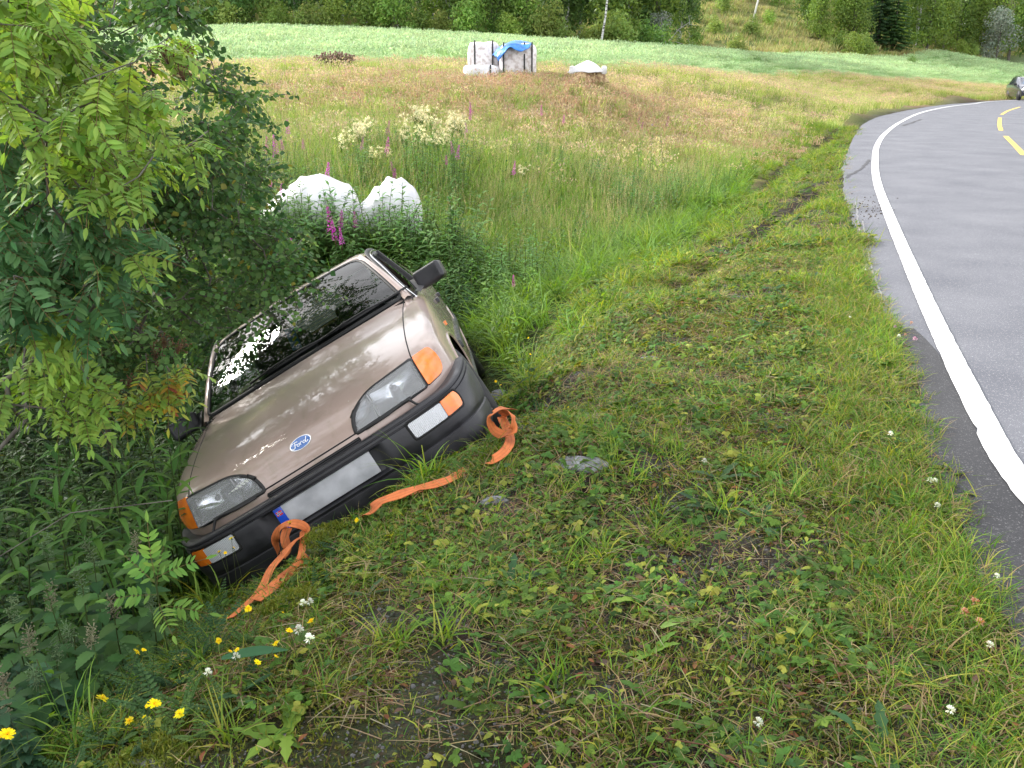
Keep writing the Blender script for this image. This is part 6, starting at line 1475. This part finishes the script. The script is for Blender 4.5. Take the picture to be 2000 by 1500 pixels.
def leafy_spike(label, group, loc, H, n, lean, leaves, parts=True, L=1.0):
    t_ = empty('fireweed_plant', loc, r_.uniform(0, 6.28)); tag(t_, label, 'plant', group)
    pts = [Vector((lean[0] * t * t, lean[1] * t * t, H * t)) for t in np.linspace(0, 1, 7)]; stem_obj('stem', pts, [.005, .0045, .004, .0035, .003, .0025, .001], t_)
    for k in range(n):
        t = .30 + .70 * (k / n); i = min(5, int(t * 6)); o = pts[i].lerp(pts[i+1], t * 6 - i); a = k * 2.39996 + r_.uniform(-.3, .3); e_ = .15 + .9 * t ** 3
        put_leaf(r_.choice(leaves), t_, o, (math.cos(a)*math.cos(e_), math.sin(a)*math.cos(e_), math.sin(e_)), (0, 0, 1), r_.uniform(.75, 1.1) * L * (1 - .5 * max(0, t - .75) * 3))
    return t_
# large shaded fireweed left of the car: positions of the stem tops in the photograph's left side
tops = [(75,880,3.3),(205,860,3.5),(262,830,3.7),(300,800,4.0),(150,800,3.9),(40,800,3.6),(110,950,3.2),(240,930,3.5),(20,930,3.1),(330,860,3.9),(180,990,3.2),(90,760,4.2),(280,960,3.6),(330,780,4.4),(10,1010,3.0),(215,1040,3.2),(350,800,4.9),(378,755,5.2),(345,845,4.5),(322,900,4.1),(388,715,5.5),(300,930,3.9),(398,690,5.8)]
for k, (px, py, Y) in enumerate(tops):
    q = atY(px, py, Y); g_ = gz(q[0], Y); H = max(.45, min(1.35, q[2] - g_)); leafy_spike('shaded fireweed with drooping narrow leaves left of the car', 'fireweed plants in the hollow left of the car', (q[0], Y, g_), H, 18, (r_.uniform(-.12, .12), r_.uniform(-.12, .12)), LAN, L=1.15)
FB2s = []
def forb(seed, H, n, col, L, w_, flower=None):
    p = PB(seed); r = p.r; lean = (r.uniform(-.1, .1), r.uniform(-.1, .1)); pts = [Vector((lean[0]*t*t, lean[1]*t*t, H*t)) for t in np.linspace(0, 1, 6)]; p.stem(pts, [.004,.0035,.003,.0025,.002,.001], (.08,.10,.035), 4)
    for k in range(n):
        t = .15 + .83 * k / n; i = min(4, int(t * 5)); o = pts[i].lerp(pts[i+1], t*5 - i); a = k * 2.39996; e_ = .1 + .8 * t ** 3; ll = L * (1 - .6 * max(0, t - .7) * 3) * r.uniform(.7, 1.1)
        p.leaf(o, (math.cos(a)*math.cos(e_), math.sin(a)*math.cos(e_), math.sin(e_)), (0, 0, 1), ll, [.001, w_, w_*1.1, w_*.8, w_*.4, .0005], r.uniform(.5, 1.2), .2, r.choice(col))
    return p.mesh('forb')
FB = [forb(920 + k, r_.uniform(.6, .95), 30, [(.05,.12,.026), (.075,.155,.032), (.042,.10,.022)], .14, .010) for k in range(5)]  # forb greens lowered to carry the hollow's shade
FB2 = [forb(930 + k, r_.uniform(.55, .95), 30, [(.11,.22,.06), (.14,.26,.07), (.09,.19,.05)], .12, .009) for k in range(4)]  # same forb without the darkening, for the open meadow
def serr(n, w_): return [w_ * (1 - ((2 * t / (n-1) - .72) / 1.3) ** 2) * (1 if t % 2 else .80) * (0 if t == n-1 else 1) for t in range(n)]
def nettle_leaf(seed, L, col):
    p = PB(seed); w_ = serr(15, L * .30); w_[0] = .002; w_[-1] = .0005; p.leaf((0, 0, 0), (1, 0, .1), (0, 0, 1), L, w_, .7, .22, col); return p.mesh('leaf')
NL = [nettle_leaf(940 + k, .11, [(.055,.125,.045), (.065,.145,.05), (.085,.165,.05)][k]) for k in range(3)]
def nettle_mesh(seed, H):
    p = PB(seed); r = p.r; pts = [Vector((.02*math.sin(3*t), .02*t, H*t)) for t in np.linspace(0, 1, 6)]; p.stem(pts, .0025, (.09,.10,.05), 4)
    for k in range(8):
        z = H * (.25 + .75 * k / 8); 
        for s in (0, math.pi): a = k * 1.57 + s + r.uniform(-.2, .2); L = .12 * (1 - .5 * (k / 8) ** 2); w_ = serr(11, L * .34); w_[0] = .002; w_[-1] = .0005; p.leaf((0, 0, z), (math.cos(a), math.sin(a), .2), (0, 0, 1), L, w_, .9, .2, (.05, .11, .055))
    return p.mesh('nettle')
NM = [nettle_mesh(950 + k, r_.uniform(.4, .7)) for k in range(3)]
def dry_inflo(seed, col):
    p = PB(seed); r = p.r
    for _ in range(22): z = r.uniform(0, .06); d = rdir(r, -.3, .7); p.stem([(0, 0, z), Vector((0, 0, z)) + d * r.uniform(.012, .03)], .0014, col, 3); p.blob(Vector((0, 0, z)) + d * .02, .003, col, 4, 3)
    return p.mesh('seed_head')
SH = dry_inflo(960, (.26, .25, .16)); SHg = dry_inflo(961, (.15, .22, .11))
ntops = [(85,1060,2.9),(95,1165,2.6),(160,1130,2.65),(265,1060,3.0),(180,1075,2.8),(55,1250,2.3),(140,1240,2.45),(225,1190,2.6),(20,1190,2.5),(10,1330,2.1),(70,1330,2.2),(180,1270,2.4),(290,1180,2.7),(10,1420,2.0),(115,1290,2.35)]
for k, (px, py, Y) in enumerate(ntops):
    q = atY(px, py, Y); g_ = gz(q[0], Y); H = max(.25, min(.8, q[2] - g_)); t_ = empty('nettle_plant', (q[0], Y, g_), r_.uniform(0, 6.28)); tag(t_, 'nettle with toothed leaves and seed tassels at the lower left', 'plant', 'nettles at the lower left')
    stem_obj('stem', [(0, 0, 0), (.01, 0, H * .5), (0, .01, H)], [.003, .0025, .0015], t_)
    m = max(4, int(H / .07))
    for j in range(m):
        z = H * (.2 + .8 * j / m)
        for s in (0, math.pi): a = j * 1.57 + s + r_.uniform(-.25, .25); put_leaf(r_.choice(NL), t_, (0, 0, z), (math.cos(a), math.sin(a), .15), (0, 0, 1), r_.uniform(.8, 1.15) * (1.1 - .4 * j / m))
    for j in range(2): o = bpy.data.objects.new('seed_head', SH if k % 2 else SHg); C.objects.link(o); o.parent = t_; o.location = (0, 0, H * (.88 + .1 * j)); o.rotation_euler = (.3 * j, .2, j)
# filling undergrowth in the shaded hollow and around the car's far side
P, de, vd = sample(5200, -6, -.4, 1.9, 9.6, lambda X, Y, de, vd: smoothstep(.7, 1.2, vd) * ((X < -1.35) | (Y > 8)) * .9, power=.9)
P3, _, _ = sample(1300, -3.2, -.9, 1.1, 3.2, lambda X, Y, de, vd: smoothstep(-.95, -1.5, X + .45 * (Y - 1.6)) * .9); P = np.vstack([P, P3]); P = P[~in_car(P, .12, 1.6) & ~((P[:, 1] > 2.6) & (P[:, 1] < 4.3) & (P[:, 0] > -1.95))]; P3 = None
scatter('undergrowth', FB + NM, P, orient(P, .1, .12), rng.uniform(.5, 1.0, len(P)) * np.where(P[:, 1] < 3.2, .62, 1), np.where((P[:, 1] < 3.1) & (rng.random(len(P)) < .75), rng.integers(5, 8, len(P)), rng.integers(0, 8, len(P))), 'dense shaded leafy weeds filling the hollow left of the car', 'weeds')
# taller leafy weeds between bales and ditch
P, de, vd = sample(4200, -7, 6, 8.4, 17, lambda X, Y, de, vd: smoothstep(1.2, 2.2, vd) * np.maximum(smoothstep(.46, .58, fbm(X*.5, Y*.5, 471)), (X < -.6) * (X > -4.2) * (Y < 10.6) * 1.0))
scatter('tall_weeds', FB2, P, orient(P, .1, .12), rng.uniform(.7, 1.15, len(P)), rng.integers(0, 4, len(P)), 'tall leafy weeds with narrow leaves beyond the ditch', 'weeds')
P, de, vd = sample(1100, -4.4, -.5, 9.5, 10.4, lambda X, Y, de, vd: .9)
scatter('bale_weeds', lush_t + FB2, P, orient(P, .1, .15), rng.uniform(1.15, 1.7, len(P)), rng.integers(0, len(lush_t) + 4, len(P)), 'grass and fireweed growing up in front of the white bales', 'weeds')
# fine herbs at the lower left
def pinnate(seed, L, col):
    p = PB(seed); r = p.r
    for q in range(5):
        a = r.uniform(0, 6.28); e_ = r.uniform(.5, 1.1); d = Vector((math.cos(a)*math.cos(e_), math.sin(a)*math.cos(e_), math.sin(e_))); ll = L * r.uniform(.7, 1.1); p.stem([(0,0,0), d*ll*.5, d*ll + Vector((0,0,-.1*ll))], .0012, col, 3)
        for k in range(9):
            t = .2 + .8 * k / 9; o = d * ll * t - Vector((0, 0, .1 * ll * t * t))
            for s in (1, -1): sd_ = d.cross(Vector((0, 0, 1))).normalized() * s; p.leaf(o, (sd_ + d * .5), (0, 0, 1), ll * .22 * (1.1 - t), [.001, .006, .008, .005, .0005], .4, .2, col)
    return p.mesh('herb')
PN = [pinnate(970 + k, .20, [(.09,.17,.045), (.07,.14,.05), (.05,.11,.045)][k % 3]) for k in range(4)]
P, de, vd = sample(2400, -2.6, -.15, 1.0, 3.5, lambda X, Y, de, vd: (vd > -.25) * smoothstep(-.25, .3, vd) * .8)
P = P[~((P[:, 1] > 2.55) & (P[:, 0] > -1.5) & (rng.random(len(P)) < .85))]
scatter('fine_herbs', PN + short_t[:2], P, orient(P, .3, .15), rng.uniform(.4, .95, len(P)), rng.integers(0, 6, len(P)), 'fine pinnate herbs and grass on the shaded bank at the lower left', 'herbs')
# broad dark leaves scattered on the bank
RO = [rosette(980 + k, 7, .10, .20, .022, c) for k, c in enumerate([G_M, G_L, (.06,.13,.05)])]
P, de, vd = sample(900, -1.6, 4, 1.2, 12, lambda X, Y, de, vd: (de > .1) * (vd < 1.6) * .55 * smoothstep(.1, .3, rut_dist(X, Y)))
scatter('broad_leaf_herbs', RO, P, orient(P, .9, .1), rng.uniform(.35, .95, len(P)), rng.integers(0, 3, len(P)), 'scattered dandelion and plantain rosettes on the verge', 'herbs')
# rowan seedling
q = atY(320, 1200, 2.45); sdl = empty('rowan_seedling', tuple(q)); sdl.location.z = max(gz(q[0], q[1]), q[2] - .22); tag(sdl, 'bright green rowan seedling with feathery leaves among the nettles', 'plant')
stem_obj('stem', [(0, 0, 0), (-.01, 0, .2), (-.01, 0, .36)], .003, sdl)
SL = [rowan_leaf(1000 + k, .15, [(.13,.26,.05), (.16,.30,.06)], 6) for k in range(2)]
for d, z in (((-.15,.1,1.0), .36), ((.75,.1,.45), .34), ((-.7,-.2,.15), .28), ((.3,-.6,.1), .25), ((-.1,.5,.6), .30), ((.9,-.2,.1), .24), ((-.6,.2,.5), .32)): put_leaf(SL[0] if z > .13 else SL[1], sdl, (-.01, 0, z), d, (0, -.6, .8), 1.0)
# big dandelion leaf
def single(name, label, cat, px, py, me_, yaw, s=1.0, lift=.02, pitch=0.0):
    q = gp(px, py, .0, 1.3, 12); o = bpy.data.objects.new(name, me_); C.objects.link(o); o.location = (q[0], q[1], gz(q[0], q[1]) + lift); o.rotation_euler = (0, pitch, yaw); o.scale = (s, s, s); tag(o, label, cat); return o
def bigleaf(seed, L, w_, col, droop=.6, n=9):
    p = PB(seed); ws_ = [w_ * math.sin(math.pi * (.12 + .85 * t / (n-1))) for t in range(n)]; ws_[-1] = .001; p.leaf((0, 0, 0), (1, 0, .25), (0, 0, 1), L, ws_, droop, .15, col); return p.mesh('leaf')
single('dandelion_leaf', 'single long bluish green leaf lying left of centre at the bottom', 'leaf', 440, 1345, bigleaf(1010, .17, .022, (.045,.13,.06), .3), .1, 1.1, .10)
single('pale_leaf', 'pale lime leaf lying upright in the middle of the verge', 'leaf', 1290, 1245, bigleaf(1011, .10, .014, (.30,.40,.10)), .5, 1.1, .03)
single('dead_leaf', 'curled reddish brown dead leaf lying on the verge at the bottom', 'leaf', 1190, 1330, bigleaf(1012, .08, .014, (.15,.09,.075), 1.2), 2.2, 1.0, .02)
single('green_leaf', 'bright green pointed leaf lying just below the dead leaf', 'leaf', 1140, 1400, bigleaf(1013, .06, .010, (.18,.32,.06)), 1.0, 1.0, .03)
single('grey_leaf', 'small grey leaf lying on the dark new asphalt', 'leaf', 1968, 1156, bigleaf(1014, .03, .008, (.35,.34,.36)), 0, 1.0, .008)
# brown seeding shrub in the meadow
q = atY(655, 130, 31); db = empty('dock_clump', (q[0], 31, gz(q[0], 31))); db.scale = (.8, .8, .8); tag(db, 'brown seeding clump of thistles in the meadow at the upper left', 'plant')
p = PB(1020)
for _ in range(260): a = p.r.uniform(0, 6.28); rr_ = p.r.random() ** .5 * .65; h = .75 * (1 - .4 * rr_) * p.r.uniform(.7, 1.1); o = Vector((rr_*.7*math.cos(a), rr_*.7*math.sin(a), 0)); tp_ = Vector((rr_*1.3*math.cos(a), rr_*1.3*math.sin(a), h)); p.stem([o, tp_], .006, (.10, .11, .04), 3); p.blob(tp_, .035, p.r.choice([(.36,.27,.19), (.28,.24,.13), (.36,.25,.21)]), 4, 3); p.leaf(o.lerp(tp_, .6), rdir(p.r, 0, .8), (0, 0, 1), .16, [0, .02, .02, 0], .6, .2, (.10, .15, .05))
me_ = p.mesh('stems'); o = bpy.data.objects.new('stems', me_); C.objects.link(o); o.parent = db

# --- flowers
def hawk(seed, H):
    p = PB(seed); r = p.r; top = Vector((r.uniform(-.04, .04), r.uniform(-.04, .04), H)); return p, top
def flower_head(seed, R, col, n=18, cen=None):
    p = PB(seed); r = p.r
    for k in range(n):
        a = k * 6.283 / n + r.uniform(-.1, .1); e_ = r.uniform(.05, .5) ; p.leaf((0, 0, 0), (math.cos(a)*math.cos(e_), math.sin(a)*math.cos(e_), math.sin(e_)), (0, 0, 1), R * r.uniform(.75, 1.05), [R*.04, R*.13, R*.15, R*.12], .1, .1, col)
    for k in range(n // 2): a = k * 2.4; p.leaf((0, 0, .001), (math.cos(a)*.6, math.sin(a)*.6, .8), (0, 0, 1), R*.5, [R*.04, R*.10, R*.06], .1, .1, cen or col)
    p.blob((0, 0, -R*.25), (R*.22, R*.22, R*.35), G_M, 6, 4); return p.mesh('flower_head')
YH = [flower_head(1030 + k, .0125, (.85, .74, .015), cen=(.80, .60, .01)) for k in range(3)]
def clover_head(seed, col):
    p = PB(seed); r = p.r
    for _ in range(46): d = rdir(r, -.5, 1.5); p.leaf(d * .004, d, rdir(r, 0, 1.5), .0075, [.0008, .0016, .0012], .2, .1, r.choice(col))
    return p.mesh('flower_head')
WH = clover_head(1040, [(.70,.72,.62), (.62,.66,.50), (.75,.75,.70)]); PH = clover_head(1041, [(.55,.30,.40), (.62,.45,.50)]); BH = clover_head(1042, [(.45,.22,.10), (.55,.38,.26)])
def flower(name, label, group, px, py, head, h, Rs=1.0, cat='flower', Y=None, face=True):
    """a stalk from the ground with its head at the given place"""
    if Y is None: q = gp(px, py, h, 1.25, 14)
    else: q = atY(px, py, Y)
    g_ = gz(q[0], q[1]); q[2] = max(q[2], g_ + .02); dx, dy = r_.uniform(-.06, .06), r_.uniform(-.02, .06); t_ = empty(name, (q[0] + dx, q[1] + dy, gz(q[0] + dx, q[1] + dy))); tag(t_, label, cat, group)
    top = Vector((q[0], q[1], q[2])) - Vector(t_.location); stem_obj('stem', [(0, 0, 0), top * .5 + Vector((dx * .2, 0, top.z * .08)), top], [.0012, .001, .0009], t_, (.10, .13, .05))
    o = bpy.data.objects.new('flower_head', head); C.objects.link(o); o.parent = t_; o.location = top; o.scale = (Rs, Rs, Rs); o.rotation_euler = (r_.uniform(.1, .9), r_.uniform(-.5, .5), r_.uniform(0, 6)) if face else (r_.uniform(-.3,.3), r_.uniform(-.3,.3), 0); return t_
YF = [(485,1192,.16,.95),(484,1200,.14,.8),(608,1216,.12,1.0),(565,1234,.12,.9),(553,1206,.12,.6),(540,1262,.12,.9),(539,1284,.11,.7),(503,1298,.12,.9),(428,1263,.16,.8),(465,1281,.14,.7),(450,1277,.14,.6),(267,1277,.22,1.0),(281,1273,.22,.7),(352,1305,.16,.4),(200,1367,.22,1.35),(303,1390,.16,1.5),(255,1419,.16,1.1),(354,1411,.14,1.25),(16,1441,.30,1.5),(2,1456,.30,1.3),(288,1385,.16,.5),(284,1414,.16,.5)]
for k, (px, py, h, s) in enumerate(YF): flower('hawkweed', 'yellow hawkweed flower on a thin stalk at the lower left', 'yellow hawkweeds at the lower left', px, py, YH[k % 3], h, s)
YN = [(452,1052,3.25,.95),(456,1070,3.25,.7),(428,1078,3.25,.8),(440,1080,3.25,.6),(566,1021,3.32,.9),(697,1016,3.25,.8),(698,1026,3.24,.8),(795,965,3.55,.8)]
for k, (px, py, Y, s) in enumerate(YN): flower('hawkweed', 'yellow hawkweed in front of the bumper near the orange strap', 'yellow hawkweeds in front of the bumper', px, py, YH[k % 3], .1, s * 1.15, Y=Y)
for k, (px, py, Y, s) in enumerate([(885,868,3.9,.7),(893,884,3.85,.9),(925,870,3.95,.8),(890,898,3.8,.5),(968,745,4.9,.7),(978,752,4.9,.6),(1036,692,5.4,.6),(1130,690,5.4,.5),(1210,505,8.4,.8),(1200,575,7,.6),(1110,795,4.5,.5),(1032,660,5.7,.6)]): flower('buttercup', 'small yellow flower in the grass right of the bumper', 'small yellow flowers right of the car', px, py, YH[k % 3], .1, s, Y=Y)
for k, (px, py, s) in enumerate([(592,1180,1.0),(606,1187,1.0),(585,1248,1.3),(605,1258,1.3),(462,1292,1.0),(408,1330,1.0)]): flower('white_clover', 'white clover head beside the yellow hawkweeds at the lower left', 'white clover at the lower left', px, py, WH, .12, s * 1.1, face=False)
for k, (px, py, s, hd) in enumerate([(1375,905,.9,WH),(1815,945,1.1,WH),(1830,990,1.0,WH),(1900,1195,1.2,BH),(1880,1210,1.2,BH),(1912,1220,1.2,BH),(1930,1275,.9,WH),(1945,1133,.8,WH),(1480,1418,1.0,WH),(1755,660,1.0,WH),(1787,663,1.2,PH),(1748,641,1.0,PH),(1780,632,1.0,BH),(1768,655,.9,BH),(1738,855,1.0,WH),(1760,955,.8,BH),(1825,945,.9,WH),(1690,528,.7,WH),(1660,620,.8,WH),(1856,1388,1.0,WH)]):
    nm = {id(WH): 'white', id(PH): 'pink', id(BH): 'withered brown'}[id(hd)]; flower('clover_flower', nm + ' clover head at the edge of the asphalt', nm + ' clover along the asphalt', px, py, hd, .06, s * 1.1, face=False)
# magenta fireweed spikes and meadowsweet
def spike(seed, col, L=.22):
    p = PB(seed); r = p.r; p.stem([(0, 0, -.05), (0, 0, L)], .002, (.25, .06, .12), 3)
    for k in range(44):
        t = k / 44; a = k * 2.4; R = .030 * (1 - t * .75); o = Vector((math.cos(a)*R, math.sin(a)*R, L * t)); 
        for j in range(3): p.leaf(o, rdir(r, -.4, 1), (0, 0, 1), .014 * (1 - t*.5), [.001, .006, .005], .1, .1, col)
    return p.mesh('flower_spike')
SPK = [spike(1060 + k, c) for k, c in enumerate([(.55,.05,.45), (.60,.10,.50), (.45,.06,.35)])]
def sweet(seed):
    p = PB(seed); r = p.r
    for k in range(13):
        c = Vector((r.gauss(0, .035), r.gauss(0, .035), r.uniform(-.05, .10))); p.stem([(0, 0, -.1), c], .001, G_M, 3)
        for _ in range(16): d = rdir(r, -.5, 1.4) * r.uniform(.004, .024); p.leaf(c + d, rdir(r, 0, 1.5), (0, 0, 1), .009, [.001, .0045, .003], .1, .1, r.choice([(.72,.68,.42), (.78,.75,.52), (.66,.62,.34)]))
    return p.mesh('flower_plume')
SW = [sweet(1070 + k) for k in range(3)]
def tall_flower(name, label, group, px, py, Y, head, s, cat='flower'):
    q = atY(px, py, Y); g_ = gz(q[0], Y); H = q[2] - g_
    t_ = empty(name, (q[0], Y, g_), r_.uniform(0, 6)); tag(t_, label, cat, group); H = max(H, .25); top = Vector((0, 0, H)); o = bpy.data.objects.new('leafy_stem', FB2[r_.randrange(4)]); C.objects.link(o); o.parent = t_; k_ = H / .8; o.scale = (min(1.2, k_ + .3), min(1.2, k_ + .3), k_)
    o = bpy.data.objects.new(head.name.split('.')[0], head); C.objects.link(o); o.parent = t_; o.location = top; o.scale = (s, s, s * 1.0); o.rotation_euler = (r_.uniform(-.25, .25), r_.uniform(-.25, .25), 0); return t_
for k, (px, py, Y, s) in enumerate([(540,305,12.5,1.4),(562,262,14,1.0),(521,298,12.6,1.0),(552,293,13,.8),(592,292,13,.7),(757,263,14.5,1.0),(755,300,13.2,1.1),(706,292,13,.8),(772,345,11.8,.9),(770,352,11.8,.7),(638,352,11,1.0),(648,455,9.3,1.3),(655,470,9.2,1.0),(668,478,9.1,.8),(695,445,9.6,.8),(665,445,9.5,.9),(920,222,15.5,.9),(918,235,15,.8),(912,259,14,.7),(893,310,12.6,.9),(885,300,12.8,.8),(1003,342,12.6,.9),(1058,227,15.5,.8),(1302,247,17,.8),(1003,560,8,.5),(551,395,9.8,.9),(455,322,11,.9),(418,497,8,.8),(566,500,8.2,.9),(452,490,8.2,.6),(528,365,10,.7),(1100,240,15.5,.6),(872,322,12.2,.6)]):
    tall_flower('fireweed_flower', 'magenta fireweed spike rising above the meadow grass', 'magenta fireweed spikes in the meadow', px, py, Y, SPK[k % 3], s)
for k in range(64):
    cx_, cy_, sx, sy = r_.choice([(845,240,42,22), (870,262,40,18), (800,262,25,14), (820,225,12,10), (708,248,14,14), (690,275,30,14), (890,240,14,12), (735,305,25,6)]); px, py = cx_ + r_.gauss(0, sx * .55), cy_ + r_.gauss(0, sy * .6)
    tall_flower('meadowsweet', 'cream meadowsweet plume in the cluster beyond the ditch', 'cream meadowsweet plumes', px, py, r_.uniform(12.8, 14.6), SW[k % 3], r_.uniform(.9, 1.4))
for px, py, Y in ((1017,330,12.5),(1023,334,12.4),(350,225,12),(605,232,19),(655,205,22)): tall_flower('meadowsweet', 'single cream plume standing apart from the main cluster', 'stray cream plumes in the meadow', px, py, Y, SW[0], .9)
for px, py, Y in ((1274,245,17),(1253,250,16.5),(1246,240,17.5)): tall_flower('thistle', 'pale violet thistle head in the bright grass beyond the ditch', 'violet thistles', px, py, Y, spike(1090, (.42,.30,.50), .07) if Y == 17 else bpy.data.objects[-1].data if False else SPK[2], .5)
# yellow leaves caught in the shrub
for k, (px, py, Y) in enumerate([(540,470,6.2),(70,560,2.9),(170,520,2.9)]): pass
# torn turf along the wheel ruts
P, de, vd = sample(60000, 0, 14, 4, 30, lambda X, Y, de, vd: (de > -.05) * smoothstep(.24, .05, rut_dist(X, Y)) * .8)
scatter('torn_turf', [m_ for m_ in mstn[:3]] + [cover[16], cover[17]], P, orient(P, 1, .5), rng.uniform(.4, 1, len(P)) * .03, rng.integers(0, 3, len(P)), 'clods of dark soil turned up along the wheel ruts in the verge', 'soil')
# bits of straw and dead stalk on the verge
P, de, vd = sample(900, -1.2, 3, 1.2, 9, lambda X, Y, de, vd: (de > -.05) * (vd < .8))
stk_ = []
for k in range(4):
    p = PB(1100 + k); q0 = p.r.uniform(.08, .2); p.stem([(0, 0, 0), (q0*.5, .01, .012), (q0, -.01, .004)], [.0016, .0014, .001], (.36, .27, .17) if k % 2 else (.22, .12, .07), 4); stk_.append(p.mesh('stalk'))
scatter('dead_stalks', stk_, P + [0, 0, .012], orient(P, 1, .15), rng.uniform(.5, 1.3, len(P)), rng.integers(0, 4, len(P)), 'dead straw stalks lying on the mown verge', 'stalks')
# ------------------------------------------------------------------ labels that single each repeat out by its place in its row
ORD = 'leftmost,second,third,fourth,fifth,sixth,seventh,eighth,ninth,tenth,eleventh,twelfth,thirteenth,fourteenth,fifteenth,sixteenth,seventeenth,eighteenth,nineteenth,twentieth,twenty-first,twenty-second,twenty-third,twenty-fourth'.split(',')
ONES = 'first,second,third,fourth,fifth,sixth,seventh,eighth,ninth'.split(',')
for t_n, t_o in (('twenty', 'twentieth'), ('thirty', 'thirtieth'), ('forty', 'fortieth'), ('fifty', 'fiftieth'), ('sixty', 'sixtieth')):
    if t_n != 'twenty': ORD += [t_o]
    ORD += [t_n + '-' + q for q in ONES][len(ORD) - 20 if t_n == 'twenty' else 0:]
bpy.context.view_layer.update()
groups = {}
for o in C.objects:
    if o.parent is None and o.get('group') and o.get('category'): groups.setdefault((o['group'], o['label']), []).append(o)
for (g_, lb), os_ in groups.items():
    def pos(o):
        q = [c.matrix_world.translation for c in o.children if c.name.startswith(('flower', 'seed'))] or [o.matrix_world.translation]
        a, b_, cz = px_of(np.array([tuple(q[0])])); return a[0], b_[0]
    vis = sorted([(pos(o)[0], o.name, o) for o in os_ if -5 < pos(o)[0] < 2005 and pos(o)[1] > -60])
    if 1 < len(vis) <= len(ORD):
        for k, (_, _, o) in enumerate(vis):
            nl_ = ' '.join((ORD[k] + (' of' if k == 0 else ' from the left of') + ' the ' + str(len(vis)) + ': ' + lb).split()[:16]) if False else ' '.join((lb + ', ' + (ORD[k] if k == 0 else ORD[k] + ' from left')).split())
            if len(nl_.split()) <= 16: o['label'] = nl_
